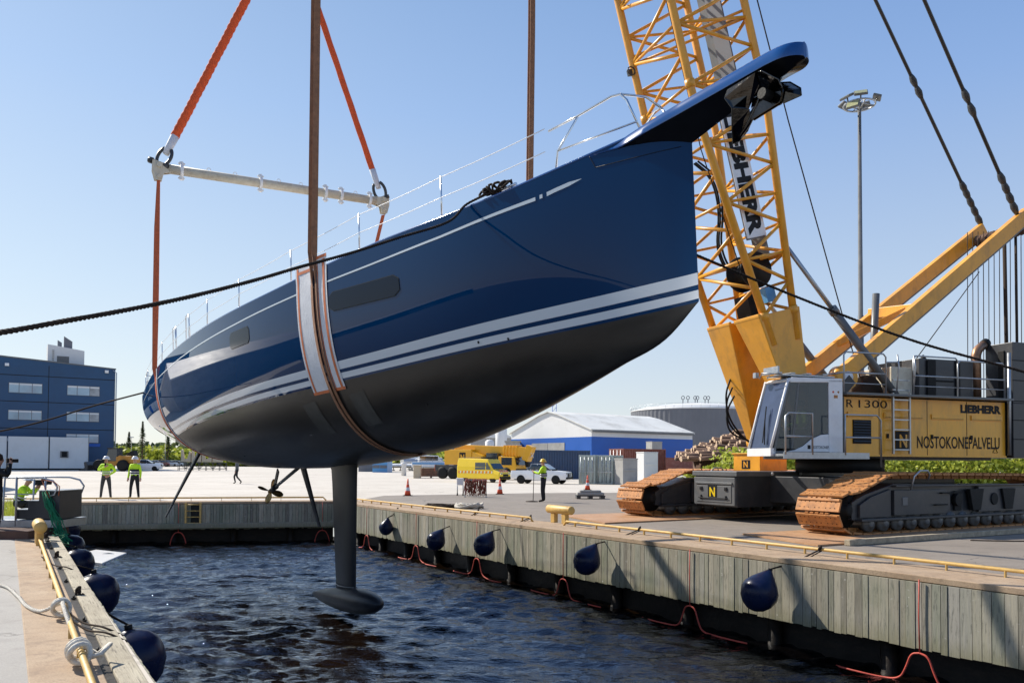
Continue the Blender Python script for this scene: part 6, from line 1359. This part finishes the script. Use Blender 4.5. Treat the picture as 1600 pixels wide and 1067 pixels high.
for y_ in (-.45, .45): b_.bar((1.2, y_, 1.9), (2.6, y_, 1.3), .2, .4, (0, 1, 0)); b_.bar((2.6, y_, 1.3), (3.6, y_, .5), .2, .35, (0, 1, 0))
b_.build('lift_arm', M['darkgrey'], t, .03)
b_ = MB(F); b_.prism([(3.5, .1), (4.9, .05), (4.9, .12), (3.95, .5), (4.1, 1.3), (3.8, 1.4), (3.45, .9)], (0, -1.4, 0), (1, 0, 0), (0, 0, 1), (0, 1, 0), 2.8); b_.build('bucket', M['darkgrey'], t, .02)
b_ = MB(F); b_.prism([(-3.4, 2.3), (-2.2, 2.35), (-2.0, 2.5), (-3.1, 3.1)], (0, -.5, 0), (1, 0, 0), (0, 0, 1), (0, 1, 0), 1.0); b_.build('raised_hood', M['black'], t, .03)
for x_ in (1.9, -1.9):
    for y_ in (-1.0, 1.0): b_ = MB(F); wheel(b_, (x_, y_, .85), .85, .6, (0, 1, 0)); b_.build('wheel', [M['black'], M['loader']], t)
# mobile crane (truck)
c = G(752, 751); t, F = thing('mobile_crane', 'yellow truck-mounted telescopic crane with its boom folded forward behind the van', 'mobile crane', G(757, 748.6), R(-30)); F = F @ Mx.Scale(.86, 4)
b_ = MB(F); b_.bb(-5.6, 2.6, -1.2, 1.2, 1.0, 1.55, 0); b_.bb(-5.9, -5.6, -1.2, 1.2, .9, 1.6, 0); b_.build('chassis', M['darkgrey'], t, .04)
for i in range(4): b_ = MB(F); b_.bb(-5.93, -5.9, -1.2+.6*i, -.9+.6*i, .9, 1.6); b_.build('warning_stripe', M['reflect'] if i % 2 else M['coneo'], t)
b_ = MB(F); b_.prism([(2.5, .7), (4.6, .7), (4.7, 1.5), (4.45, 2.5), (2.5, 2.55)], (0, -1.22, 0), (1, 0, 0), (0, 0, 1), (0, 1, 0), 2.44); cbx = b_.build('cab', M['truck_yellow'], t, .06)
b_ = MB(F); b_.add([(4.70, -1.1, 1.62), (4.70, 1.1, 1.62), (4.50, 1.05, 2.42), (4.50, -1.05, 2.42)], [(0, 1, 2, 3)]); b_.v = [p+F.to_3x3() @ V((.03, 0, 0)) for p in b_.v]; b_.build('windscreen', M['glass'], cbx)
b_ = MB(F); b_.bb(2.9, 4.2, -1.235, -1.225, 1.6, 2.4); b_.build('side_window', M['glass'], cbx)
b_ = MB(F); b_.box((4.72, 0, 1.0), (.1, 2.3, .4)); b_.build('bumper', M['black'], cbx, .03)
b_ = MB(F); b_.bb(-4.6, -1.0, -1.2, 1.2, 1.6, 3.3); b_.prism([(-1, 1.6), (.9, 1.6), (.4, 2.6), (-1, 3.1)], (0, -1.1, 0), (1, 0, 0), (0, 0, 1), (0, 1, 0), 1.2); up_ = b_.build('superstructure', M['truck_yellow'], t, .05)
b_ = MB(F); b_.bb(-2.55, -1.75, -1.225, -1.205, 1.85, 2.95, 0); lettering(b_, 'N', (-2.4, -1.235, 2.05), (1, 0, 0), (0, 0, 1), .5, .7, 1, .04); b_.build('company_sign', [M['black_txt'], M['truck_yellow']], up_)
b_ = MB(F); b_.bar((-3.6, .1, 3.35), (5.6, .1, 3.0), .95, 1.05); b_.bar((-3.8, .1, 3.35), (-3.55, .1, 3.34), 1.05, 1.2); b_.bar((5.2, .1, 3.02), (5.9, .1, 2.75), 1.0, 1.7)
for x_ in (2.6, 3.0, 3.4, 3.8, 4.2): b_.bar((x_, .1, 3.12), (x_+.16, .1, 3.11), 1.1, 1.3)
bmm = b_.build('telescopic_boom', M['truck_yellow'], t, .05)
b_ = MB(F)
for z_ in (2.35, 2.75): b_.prism([(0, 0), (.3, .3), (.6, 0), (.6, .16), (.3, .46), (0, .16)], (5.93+.02, .4, z_), (0, -1, 0), (0, 0, 1), (1, 0, 0), .02)
b_.build('chevron', M['reflect'], bmm); b_ = MB(F); b_.bar((5.3, .1, 2.3), (5.45, .1, 1.4), .5, .4); b_.build('hook_block', M['black'], bmm, .05)
b_ = MB(F); b_.bar((-1.0, .1, 2.3), (2.2, .1, 2.85), .28, .28); b_.build('lift_cylinder', M['steel'], t)
b_ = MB(F); b_.bb(.9, 2.3, -1.15, -.3, 1.6, 2.9); b_.build('operator_cab', M['glass'], t, .04)
for x_ in (-4.9, -3.5, 1.2, 3.5):
    for y_ in (-1.05, 1.05): b_ = MB(F); wheel(b_, (x_, y_, .68), .68, .42, (0, 1, 0)); b_.build('wheel', [M['black'], M['concrete']], t)
# ------------------------------------------------------------------ containers
def container(c, rz, L_, W_, H_, m_, lab, s=1.0, doors=1):
    t, F = thing('shipping_container', lab, 'container', c, rz); b_ = MB(F)
    b_.bb(-L_/2+.08, L_/2-.08, -W_/2+.08, W_/2-.08, .12, H_-.06)
    for x_ in (-L_/2, L_/2-.14):
        for y_ in (-W_/2, W_/2-.14): b_.bb(x_, x_+.14, y_, y_+.14, 0, H_)
    for z_ in (0.02, H_-.14):
        b_.bb(-L_/2+.14, L_/2-.14, -W_/2, -W_/2+.1, z_, z_+.12); b_.bb(-L_/2+.14, L_/2-.14, W_/2-.1, W_/2, z_, z_+.12)
        for x_ in (-L_/2, L_/2-.1): b_.bb(x_, x_+.1, -W_/2+.14, W_/2-.14, z_, z_+.12)
    k = -L_/2+.2
    while k < L_/2-.3:
        for y_ in (-W_/2+.02, W_/2-.08): b_.bb(k, k+.14, y_, y_+.06, .14, H_-.14)
        k += .28
    bd = b_.build('box', m_, t, .01)
    for sg in (-1, 1):
        b_ = MB(F); b_.bb(-L_/2-.03, -L_/2+.08, (.02 if sg > 0 else -W_/2+.16), (W_/2-.16 if sg > 0 else -.02), .15, H_-.16)
        for z_ in np.arange(.4, H_-.4, .28): b_.bb(-L_/2-.05, -L_/2-.03, (.06 if sg > 0 else -W_/2+.2), (W_/2-.2 if sg > 0 else -.06), z_, z_+.1)
        dr = b_.build('door', m_, t, .008)
        for y_ in (.3, .85): b_ = MB(F); b_.tube([(-L_/2-.08, sg*y_*W_/2.4, .15), (-L_/2-.08, sg*y_*W_/2.4, H_-.15)], .03, 6); b_.box((-L_/2-.10, sg*y_*W_/2.4, H_*.42), (.04, .3, .06)); b_.build('lock_bar', M['steel'], dr)
    return t
fc = R(32.7)                                              # long axis along PP; doors face -PP
def cont_at(u, v, rz, L_, W_, H_, m_, lab): return container(G(u, v), rz, L_, W_, H_, m_, lab)
cont_at(868, 747.5, R(18), 6.6, 2.6, 2.9, M['contb'], 'dark blue corrugated container behind the white pickup')
cont_at(926, 755.5, R(64), 2.6, 1.34, 2.25, M['contg'], 'pale green container with closed doors, left of its green twin')
cont_at(953, 755.8, R(64), 2.6, 1.34, 2.25, M['contg'], 'pale green container with closed doors, between its twin and the red one')
cont_at(996, 748, R(28), 5.4, 2.5, 3.1, M['contr'], 'rust red container with pale scuffs right of the green containers')
for i, (u, v, w_, d_, h_, m_, lab) in enumerate([(978, 757, 1.3, 1.2, 1.9, 'concrete', 'grey concrete block in front of the rust red container'), (1011, 750, 1.6, 1.3, 2.6, 'wallwhite', 'white tall crate just right of the rust red container'), (1022, 744, 1.5, 1.3, 4.2, 'concrete', 'tall pale grey crate farther right behind the white one'), (1058, 742, 6, 2.5, 2.3, 'contr', 'long low red brown container behind the farther crane track')]):
    p = G(u, v); b_ = MB(local(p, R(25))); b_.bb(-w_/2, w_/2, -d_/2, d_/2, 0, h_); b_.bb(-w_/2+.1, w_/2-.1, -d_/2-.04, -d_/2, h_*.55, h_*.62); b_.bb(-w_/2-.03, w_/2+.03, -d_/2-.03, d_/2+.03, h_+.005, h_+.1); tag(b_.build('crate', M[m_], None, .03), lab, 'crate')
# ------------------------------------------------------------------ warehouse, tank, silos
W0 = V((11.3, 112, 0)); WX = V((-.93, .37, 0)); WY = V((.82, .57, 0)).normalized(); WX = V((-WY.y, WY.x, 0))
dW = 16.0; LW = 20.5
P1w = P(924.5, 672.5, 112); P0w = P(793, 673, 112); Ez = 6.3; wid = 19.8
WF = frame(V((P1w.x, 112, 0)), WX, WY, (0, 0, 1))
wh, _ = thing('warehouse', 'white roofed warehouse with royal blue lower walls and a grey sliding door', 'warehouse', V((P1w.x, 112, 0)))
b_ = MB(WF); rf_ = [(0, 0), (wid, 0), (wid, Ez), (wid*.8, Ez+1.25), (wid*.62, Ez+2.4), (wid*.5, Ez+2.9), (wid*.38, Ez+2.4), (wid*.2, Ez+1.25), (0, Ez)]
b_.prism(rf_, (0, 0, 0), (1, 0, 0), (0, 0, 1), (0, 1, 0), LW); b_.build('wall', M['wallwhite'], wh)
b_ = MB(WF); zb = Ez-1.0
b_.bb(-.04, wid+.04, -.05, 0, 0, zb); b_.bb(-.05, 0, 0, LW+.0, 0, zb); b_.build('blue_cladding', M['bluew'], wh)
b_ = MB(WF); o = [(wid+.25, Ez-.08), (wid+.25, Ez+.05), (wid*.8, Ez+1.38), (wid*.62, Ez+2.54), (wid*.5, Ez+3.05), (wid*.38, Ez+2.54), (wid*.2, Ez+1.38), (-.25, Ez+.05), (-.25, Ez-.08)]
inn = [(x, z-.13) for x, z in reversed(o)]
for (a, b) in zip(o[:-1], o[1:]): b_.hexa([V((a[0], -.3, a[1]-.12)), V((b[0], -.3, b[1]-.12)), V((b[0], LW+.3, b[1]-.12)), V((a[0], LW+.3, a[1]-.12)), V((a[0], -.3, a[1])), V((b[0], -.3, b[1])), V((b[0], LW+.3, b[1])), V((a[0], LW+.3, a[1]))])
b_.build('roof', mat('stained_white_roof', (.74, .73, .68), .6, 0, .05, .3, 0, 40, 0, (.28, .25, .2), .6, .22), wh)
b_ = MB(WF); b_.bb(-.30, -.2, 0, LW, Ez-.35, Ez-.1); b_.build('gutter', M['midgrey'], wh)
for x0, x1 in ((6.0, 10.0), (10.1, 14.1)): b_ = MB(WF); b_.bb(x0, x1, -.12, -.05, 0, zb-.75); b_.build('sliding_door', M['concrete'], wh)
b_ = MB(WF); b_.bb(wid-.3-1.2, wid-.4, -.09, -.05, zb-.9, zb-.2, 0); b_.build('sign', [M['green']], wh)
# tank
TC = P(1085, 640, 178); TC.z = 0; TR = 14.0; TH = 13.0
t, _ = thing('storage_tank', 'huge grey ribbed storage tank with a shallow pale dome and railing behind the warehouse', 'tank', TC)
b_ = MB(); n_ = 160; rows = []
for z_ in (0, TH): rows.append([TC+V(((TR+(.10 if k % 2 else 0))*math.cos(2*math.pi*k/n_), (TR+(.10 if k % 2 else 0))*math.sin(2*math.pi*k/n_), z_)) for k in range(n_)])
b_.grid(rows, 0, False, True); b_.build('wall', M['tankgrey'], t)
b_ = MB(); b_.lathe([(TR+.15, TH), (TR+.15, TH+.15), (TR*.8, TH+.9), (TR*.5, TH+1.55), (TR*.2, TH+1.95), (.01, TH+2.05)], TC, (0, 0, 1), 64); b_.build('dome', M['wallwhite'], t)
b_ = MB()
for z_ in (.6, 1.15): b_.tube([TC+V(((TR+.1)*math.cos(q), (TR+.1)*math.sin(q), TH+z_)) for q in np.linspace(0, 2*math.pi, 65)[:-1]], .03, 5, closed=True)
for q in np.linspace(0, 2*math.pi, 49)[:-1]: p = TC+V(((TR+.1)*math.cos(q), (TR+.1)*math.sin(q), TH)); b_.tube([p, p+V((0, 0, 1.15))], .03, 5)
b_.build('railing', M['steel'], t)
for x_ in (-3, -1.9, -.3, .2, 1.9, 2.6):
    b_ = MB(); c = TC+V((x_, -2, TH+1.9)); b_.tube([c, c+V((0, 0, .9))], .1, 6); b_.tube([c+V((.35*math.cos(q), 0, 1.2+.4*math.sin(q))) for q in np.linspace(0, 6.28, 9)[:-1]], .09, 5, closed=True); b_.build('vent', M['tankgrey'], t)
# silos and far sheds between hull and warehouse
for u, wpx, top, Y_, nm, m_, lab in ((783, 18, 668, 150, 'silo', 'wallwhite', 'tall white cylindrical silo left of the warehouse'), (765, 14, 690, 160, 'silo', 'wallwhite', 'lower white silo partly behind the mobile crane boom')):
    c = P(u, 700, Y_); c.z = 0; r = wpx*Y_/1244/2; b_ = MB(); z_ = P(u, top, Y_).z; b_.lathe([(r, 0), (r, z_), (r*.6, z_+r*.4), (.01, z_+r*.5)], c, (0, 0, 1), 28); tag(b_.build(nm, M[m_]), lab, 'silo')
def farbox(u0, u1, vt, vb, Y_, dep_, m_, lab, nm='shed', cat='shed', roofm=None, rh=0):
    a = P(u0, vb, Y_); b = P(u1, vb, Y_); z1 = P((u0+u1)/2, vt, Y_).z; t, _ = thing(nm, lab, cat, V(((a.x+b.x)/2, Y_, 0))); b_ = MB()
    b_.bb(a.x, b.x, Y_, Y_+dep_, 0, z1); b_.build('wall', M[m_], t)
    b_ = MB(); xm_ = (a.x+b.x)/2; b_.prism([(a.x-.2, z1), (b.x+.2, z1), (b.x+.2, z1+.15), (xm_, z1+.15+rh), (a.x-.2, z1+.15)], (0, Y_-.2, 0), (1, 0, 0), (0, 0, 1), (0, 1, 0), dep_+.4); b_.build('roof', M[roofm or m_], t)
    b_ = MB(); n = max(2, int((b.x-a.x)/3))
    for i in range(n): x = a.x+(b.x-a.x)*(i+.5)/n; b_.bb(x-.5, x+.5, Y_-.06, Y_, z1*.35, z1*.6)
    b_.build('opening', M['tankgrey'], t); return t
farbox(790, 812, 690, 735, 118, 8, 'concrete', 'grey annex at the left foot of the warehouse')
farbox(735, 800, 684, 735, 170, 12, 'concrete', 'low grey factory building behind the mobile crane', roofm='wallwhite', rh=2)
farbox(700, 742, 697, 735, 190, 12, 'tankgrey', 'distant grey hall just left of the mobile crane', roofm='wallwhite')
farbox(560, 582, 722, 734, 125, 5, 'tankgrey', 'small dark shed at the far side of the yard, right of the keel')
farbox(582, 605, 719, 735, 118, 5, 'lblue', 'blue grey hut on the far side of the yard', roofm='midgrey')
for i, (u0, u1, vt, vb, m_, lab) in enumerate(((603, 652, 724, 735.5, 'wallwhite', 'long white tarpaulin-covered boat on the far yard, left one'), (628, 690, 714, 734, 'silver', 'grey covered boat on the far yard behind the pillar'))):
    a = G(u0, vb); b = G(u1, vb); Ln = (b-a).length; z1 = P(u0, vt, a.y).z; F = frame((a+b)/2, (b-a).normalized(), V((-(b-a).normalized().y, (b-a).normalized().x, 0)), (0, 0, 1)); t, _ = thing('covered_boat', lab, 'boat', (a+b)/2, M=F)
    b_ = MB(F); rows = []
    for k in range(13):
        x = -Ln/2+Ln*k/12; w_ = 1.5*math.sin(math.pi*(.12+.8*k/12))**.5; rows.append([V((x, -.1, .7)), V((x, -w_*.7, .9)), V((x, -w_, z1*.65)), V((x, -w_*.5, z1*.9+.05*math.sin(k*2))), V((x, 0, z1)), V((x, w_*.5, z1*.9)), V((x, w_, z1*.65)), V((x, w_*.7, .9)), V((x, .1, .7))])
    b_.grid(rows, closed=True); b_.add(rows[0], [tuple(range(9))]); b_.add(rows[-1], [tuple(range(9))]); b_.build('hull', M[m_], t)
    b_ = MB(F)
    for x in (-Ln*.3, 0, Ln*.3):
        for y in (-.7, .7): b_.bar((x, y, 0), (x, y*.6, .95), .12, .12)
        b_.bb(x-.1, x+.1, -1, 1, .05, .2)
    b_.build('cradle', M['midgrey'], t)
p = G(675, 737); t, F = thing('motor_boat', 'white motor boat with a blue side stripe and dark cabin windows behind the crane', 'boat', p, R(8)); F = F @ Mx.Scale(.9, 4)
b_ = MB(F); loft(b_, [carsec(4.2, .3, 1.5, 1.9), carsec(3.2, 1.0, 1.0, 1.9), carsec(0, 1.4, .8, 1.8), carsec(-3.6, 1.35, .8, 1.75)]); b_.build('hull', M['white'], t, .04)
b_ = MB(F); b_.bb(-3.5, 3.0, -1.43, -1.38, 1.35, 1.6); b_.build('stripe', M['lblue'], t); b_ = MB(F); b_.prism([(-2.5, 1.8), (1.8, 1.8), (1.0, 2.9), (-2.5, 3.0)], (0, -1.0, 0), (1, 0, 0), (0, 0, 1), (0, 1, 0), 2.0); cb_ = b_.build('cabin', M['white'], t, .05)
b_ = MB(F); b_.bb(-2.2, 1.0, -1.03, -1.0, 2.05, 2.75); b_.build('cabin_window', M['glass'], cb_)
b_ = MB(F)
for x in (-2.5, 0, 2.2): b_.bb(x-.1, x+.1, -1.1, 1.1, 0, .2); b_.bb(x-.08, x+.08, -.9, -.75, .2, 1.0); b_.bb(x-.08, x+.08, .75, .9, .2, 1.0)
for x in (-3, -2, -1, 0, 1, 2): b_.tube([(x, -1.3, 1.8), (x, -1.3, 2.3)], .03, 5)
b_.tube([(-3, -1.3, 2.3), (3, -1.2, 2.3)], .03, 5); b_.build('cradle', M['steel'], t)
p = G(672, 746.5); b_ = MB(local(p, R(5))); b_.bb(-1.5, 1.5, -.6, .6, .15, 1.0)
for x in (-1.2, 0, 1.1): b_.bb(x, x+.2, -.6, .6, 0, .15)
for x in np.arange(-1.4, 1.4, .35): b_.bb(x, x+.05, -.63, -.6, .2, .95)
tag(b_.build('timber_crate', M['log'], None, .01), 'low brown timber crate on the yard left of the mobile crane wheels', 'crate')
p = G(652, 747); b_ = MB(local(p, 0)); b_.bb(-.35, .35, -.35, .35, 0, 1.2); b_.bb(-.4, .4, -.4, .4, 1.205, 1.3); tag(b_.build('concrete_block', M['beige'], None, .03), 'pale upright block at the left end of the timber crate', 'block')
p = G(631, 743); t, _ = thing('bollard_post', 'white round post standing alone on the yard below the hull', 'post', p); b_ = MB(); b_.lathe([(.28, 0), (.28, 1.3), (.32, 1.35), (.32, 1.5), (.05, 1.55)], p, (0, 0, 1), 18); b_.build('shaft', M['wallwhite'], t)
# mould trestle below the stern
a = G(278, 735); b = G(352, 735); F = frame(a, (b-a).normalized(), V((0, 1, 0)), (0, 0, 1)); Ln = (b-a).length; t, _ = thing('mould_trestle', 'long dark steel truss carrying beige curved mould frames under the stern', 'trestle', a, M=F)
b_ = MB(F)
for y in (0, 1.5):
    for z in (.3, 1.25): b_.bar((0, y, z), (Ln, y, z), .10, .10)
    for k in range(8): x = Ln*k/7; b_.bar((x, y, 0), (x, y, 1.3), .08, .08); 
    for k in range(7): b_.bar((Ln*k/7, y, .3 if k % 2 else 1.25), (Ln*(k+1)/7, y, 1.25 if k % 2 else .3), .06, .06)
b_.build('truss', M['darkgrey'], t)
for k in range(4):
    b_ = MB(F); x = .4+Ln*.22*k; b_.prism([(0, 1.35), (Ln*.20, 1.35), (Ln*.20, 2.9), (Ln*.17, 3.0), (Ln*.13, 1.9), (Ln*.06, 1.8), (Ln*.03, 3.2), (0, 3.3)], (x, .0, 0), (1, 0, 0), (0, 0, 1), (0, 1, 0), 1.4); b_.build('mould_frame', M['beige'], t)
# ------------------------------------------------------------------ logs
lr_ = random.Random(11); logm = None
for k in range(230):
    x = lr_.random(); u = 1082+x*98; vt = 712-x*42; vb = 716-x*4
    layer = lr_.random(); v = vt+(vb-vt)*layer**1.2
    Y_ = 84+lr_.uniform(0, 1)-layer*6; p = P(u, v, Y_)
    if logm is None:
        b_ = MB(Mx.Identity(4)); b_.tube([(-2.2, 0, 0), (0, .03, .02), (2.2, 0, 0)], [.19, .17, .15], 9, 0); b_.m = b_.m[:-2]+[1, 1]; t_ = b_.build('log', [M['log'], M['logend']]); logm = t_; logm['category'] = 'log'; logm['group'] = 'logs in the long stack before the grey tank'; off_ = logm.location.copy(); o = logm
        logm['label'] = 'felled log in the long sloping stack before the grey tank'
    else: o = logm.copy(); COL.objects.link(o)
    o.location = p; o.rotation_euler = (lr_.uniform(0, 6), lr_.uniform(-.1, .1), R(12)+lr_.uniform(-.14, .14)); q = lr_.uniform(.75, 1.35); o.scale = (lr_.uniform(.5, 1.0), q, q)
b_ = MB(); q_ = [G(1084, 729), G(1188, 729)]; zt = [P(1084, 716, 85).z, P(1188, 676, 85).z]
b_.hexa([V((q_[0].x*84/q_[0].y, 81, 0)), V((P(1190, 720, 81).x, 81, 0)), V((P(1190, 720, 88).x, 88, 0)), V((P(1084, 720, 88).x, 88, 0)), V((P(1084, 720, 83).x, 83.5, zt[0]-.2)), V((P(1190, 720, 83).x, 83.5, zt[1]-.3)), V((P(1190, 720, 88).x, 88, zt[1]-.3)), V((P(1084, 720, 88).x, 88, zt[0]-.2))])
tag(b_.build('log_pile_core', M['log']), 'dark shaded inner mass of the log stack', 'log pile', kind='stuff')
# ------------------------------------------------------------------ vegetation: leaf clumps on branching stems
def foliage(mb, c, r, h, n, size, rr, mi=0):
    for i in range(n):
        a = rr.uniform(0, 6.28); q = rr.random()**.5; z = rr.random()
        e = math.sin(math.pi*(.12+.80*z))**.6*(1+.25*math.sin(a*3+c[0])+.15*math.sin(z*9+a*2))
        p = V((c[0]+r*q*e*math.cos(a), c[1]+r*q*e*math.sin(a), c[2]+h*z))
        d = V((rr.uniform(-1, 1), rr.uniform(-1, 1), rr.uniform(-.6, 1))).normalized()*size*rr.uniform(.5, 1.3); s_ = d.orthogonal().normalized()*size*.35; s_.rotate(Mx.Rotation(rr.uniform(0, 6), 3, d.normalized()))
        mb.add([p-d*.5, p+s_, p+d*.5, p-s_], [(0, 1, 2, 3)], mi)
def shrubs(name, lab, spots, m_, sz, seed, cat='shrubs', dens=1.0):
    rr = random.Random(seed); b_ = MB()
    for x, y, r, h, n in spots:
        foliage(b_, (x, y, 0), r, h, int(n*dens), sz, rr)
        for k in range(3): b_.tube([(x+rr.uniform(-.3, .3)*r, y, 0), (x+rr.uniform(-.6, .6)*r, y, h*.8)], [.05, .015], 4, 1)
    return tag(b_.build(name, [m_, M['log']]), lab, cat, kind='stuff')
rr = random.Random(2)
shrubs('shrubs', 'bright spring green shrubs beyond the crane tracks on the right', [(P(u, 720, Y_).x, Y_, rr.uniform(1.4, 2.4), rr.uniform(2.2, 3.6)*(Y_/80), 330) for Y_ in (68, 76) for u in np.arange(1150, 1720, 19)] + [(P(u, 720, 70).x, 70, 1.5, (.9+(u-1085)/60*.9)*1.0, 260) for u in np.arange(1088, 1160, 12)], M['leaf'], .42, 5)
shrubs('woodland', 'far belt of spring green trees behind the parked cars', [(P(u, 720, Y_).x, Y_, rr.uniform(5, 8), rr.uniform(4.0, 6.5)*(Y_/260), 300) for Y_ in (215, 245) for u in np.arange(160, 700, 13)], M['leaf'], 1.5, 6, 'trees')
shrubs('far_woodland', 'dark distant treeline along the horizon', [(P(u, 720, 420).x, 420, 16, rr.uniform(6, 11), 260) for u in np.arange(-900, 2300, 34)], M['leafd'], 4.0, 7, 'trees')
for u, Y_, H_, lab in ((222, 205, 11.5, 'dark spruce standing above the bushes right of the loader'), (201, 212, 9, 'small dark spruce beside the blue building corner'), (262, 208, 9.5, 'dark spruce above the row of parked cars')):
    c = P(u, 720, Y_); c.z = 0; t, _ = thing('spruce_tree', lab, 'tree', c); b_ = MB(); b_.tube([c, c+V((0, 0, H_))], [.22, .04], 8); b_.build('trunk', M['log'], t)
    b_ = MB(); r9 = random.Random(int(u))
    for i in range(900):
        z = r9.random()**.8; a = r9.uniform(0, 6.28); q = (1-z)*2.0*(.3+.7*r9.random())*(1+.2*math.sin(z*40)); p = c+V((q*math.cos(a), q*math.sin(a), 1.0+z*(H_-1))); d = V((math.cos(a), math.sin(a), -.35)).normalized()*.7; s_ = d.cross(V((0, 0, 1))).normalized()*.16
        b_.add([p-d*.5, p+s_, p+d*.5, p-s_], [(0, 1, 2, 3)])
    b_.build('crown', M['leafd'], t)
b_ = MB(); rr = random.Random(9)
for i in range(2600):
    a = rr.uniform(0, 1); p = G(rr.uniform(-60, 26), rr.uniform(786, 815)); h = rr.uniform(.08, .3); d = V((rr.uniform(-.08, .08), rr.uniform(-.08, .08), h)); b_.add([p, p+V((.02, 0, 0)), p+d], [(0, 1, 2)])
tag(b_.build('grass', M['leaf']), 'tufts of grass behind the gangway at the left edge', 'grass', kind='stuff')
# ------------------------------------------------------------------ masts and lamps
def light_mast(c, H_, lab, big=True):
    t, _ = thing('floodlight_mast', lab, 'floodlight mast', c); b_ = MB(); r0 = .16*H_/15
    b_.tube([c, c+V((0, 0, H_*.45)), c+V((0, 0, H_*.45)), c+V((0, 0, H_))], [r0*.85, r0*.66, r0*.55, r0*.4], 12); b_.build('pole', M['midgrey'], t)
    if not big: b_ = MB(); b_.box(c+V((0, 0, H_)), (.9, .4, .2)); b_.build('lamp_head', M['steel'], t, .03); return t
    b_ = MB(); b_.tube([c+V((.85*math.cos(q), .85*math.sin(q), H_-.25)) for q in np.linspace(0, 6.28, 25)[:-1]], .05, 6, closed=True)
    for q in (0, 1.57, 3.14, 4.71): b_.tube([c+V((0, 0, H_-.5)), c+V((.85*math.cos(q), .85*math.sin(q), H_-.25))], .035, 6); b_.tube([c+V((0, 0, H_-.1)), c+V((.85*math.cos(q), .85*math.sin(q), H_-.25))], .03, 6)
    b_.build('ring_platform', M['steel'], t)
    for a, tl in ((-2.75, .5), (-1.9, .2), (-.35, .6), (-2.35, -.1), (.9, .5), (2.2, .5)):
        d = V((math.cos(a), math.sin(a), 0)); p = c+d*.92+V((0, 0, H_+(.06 if tl > .0 else -.52))); m3 = Mx.Rotation(a, 3, 'Z') @ Mx.Rotation(-tl, 3, 'Y')
        b_ = MB(); b_.box(p, (.12, .72, .46), 0, m3 @ Mx.Rotation(-.6, 3, 'Y')); n_ = (m3 @ Mx.Rotation(-.6, 3, 'Y')) @ V((.07, 0, 0)); b_.tube([c+d*.84+V((0, 0, H_-.25)), p], .045, 6); h_ = b_.build('floodlight', M['midgrey'], t, .02)
        b_ = MB(); b_.box(p+n_, (.02, .64, .38), 0, m3 @ Mx.Rotation(-.6, 3, 'Y')); b_.build('lens', M['lamp'], h_)
    return t
c = P(1346, 700, 45); c.z = 0; light_mast(c, P(1345, 158, 45).z, 'tall floodlight mast with a ring of lamps above the yellow crane')
for u, top, lab in ((205, 683, 'thin distant lamp pole above the green trees'), (258, 678, 'thin distant lamp pole beside the stern of the yacht')):
    c = P(u, 720, 190); c.z = 0; light_mast(c, P(u, top, 190).z, lab, False)
# far lattice mast over the warehouse
c = P(866, 640, 240); c.z = 0; H_ = P(866, 629, 240).z; t, _ = thing('lattice_mast', 'small distant blue lattice crane tip above the warehouse roof', 'mast', c); b_ = MB()
for x, y in ((-.6, -.6), (.6, -.6), (.6, .6), (-.6, .6)): b_.tube([c+V((x, y, 0)), c+V((x, y, H_))], .09, 5)
for k in range(14): z = H_*k/14; b_.tube([c+V((-.6, -.6, z)), c+V((.6, -.6, z+H_/14))], .06, 4)
b_.build('lattice', M['bluew'], t)
# ------------------------------------------------------------------ buildings left of the picture (seen mirrored in the hull)
def hall(c, rz, Lx, Wy, H_, rise, wm_, rm_, lab, name='hall'):
    t, F = thing(name, lab, 'building', c, rz); b_ = MB(F); b_.bb(-Lx/2, Lx/2, -Wy/2, Wy/2, 0, H_); b_.prism([(-Wy/2, H_), (Wy/2, H_), (0, H_+rise-.15)], (-Lx/2, 0, 0), (0, 1, 0), (0, 0, 1), (1, 0, 0), Lx); b_.build('wall', M[wm_], t)
    b_ = MB(F)
    for s_ in (-1, 1): b_.hexa([V((-Lx/2-.3, 0, H_+rise-.1)), V((Lx/2+.3, 0, H_+rise-.1)), V((Lx/2+.3, s_*(Wy/2+.4), H_-.1)), V((-Lx/2-.3, s_*(Wy/2+.4), H_-.1)), V((-Lx/2-.3, 0, H_+rise+.1)), V((Lx/2+.3, 0, H_+rise+.1)), V((Lx/2+.3, s_*(Wy/2+.4), H_+.12)), V((-Lx/2-.3, s_*(Wy/2+.4), H_+.12))])
    b_.build('roof', M[rm_], t); b_ = MB(F)
    for k in range(5): x = -Lx/2+Lx*(k+.5)/5; b_.bb(x-Lx*.06, x+Lx*.06, -Wy/2-.05, -Wy/2, .0, H_*.6); b_.bb(x-Lx*.06, x+Lx*.06, Wy/2, Wy/2+.05, .0, H_*.6)
    b_.build('doors', M['concrete'], t); return t
def az(a, d): return V((-math.sin(R(a))*d, math.cos(R(a))*d, 0))
hall(az(50, 62), R(35), 30, 14, 5.5, 2.6, 'concrete', 'wallwhite', 'grey tent hall with a white pitched roof left of the picture')
hall(az(74, 170), R(70), 90, 14, 3.4, 1.0, 'darkgrey', 'wallwhite', 'long low dark shed with a pale roof left of the picture')
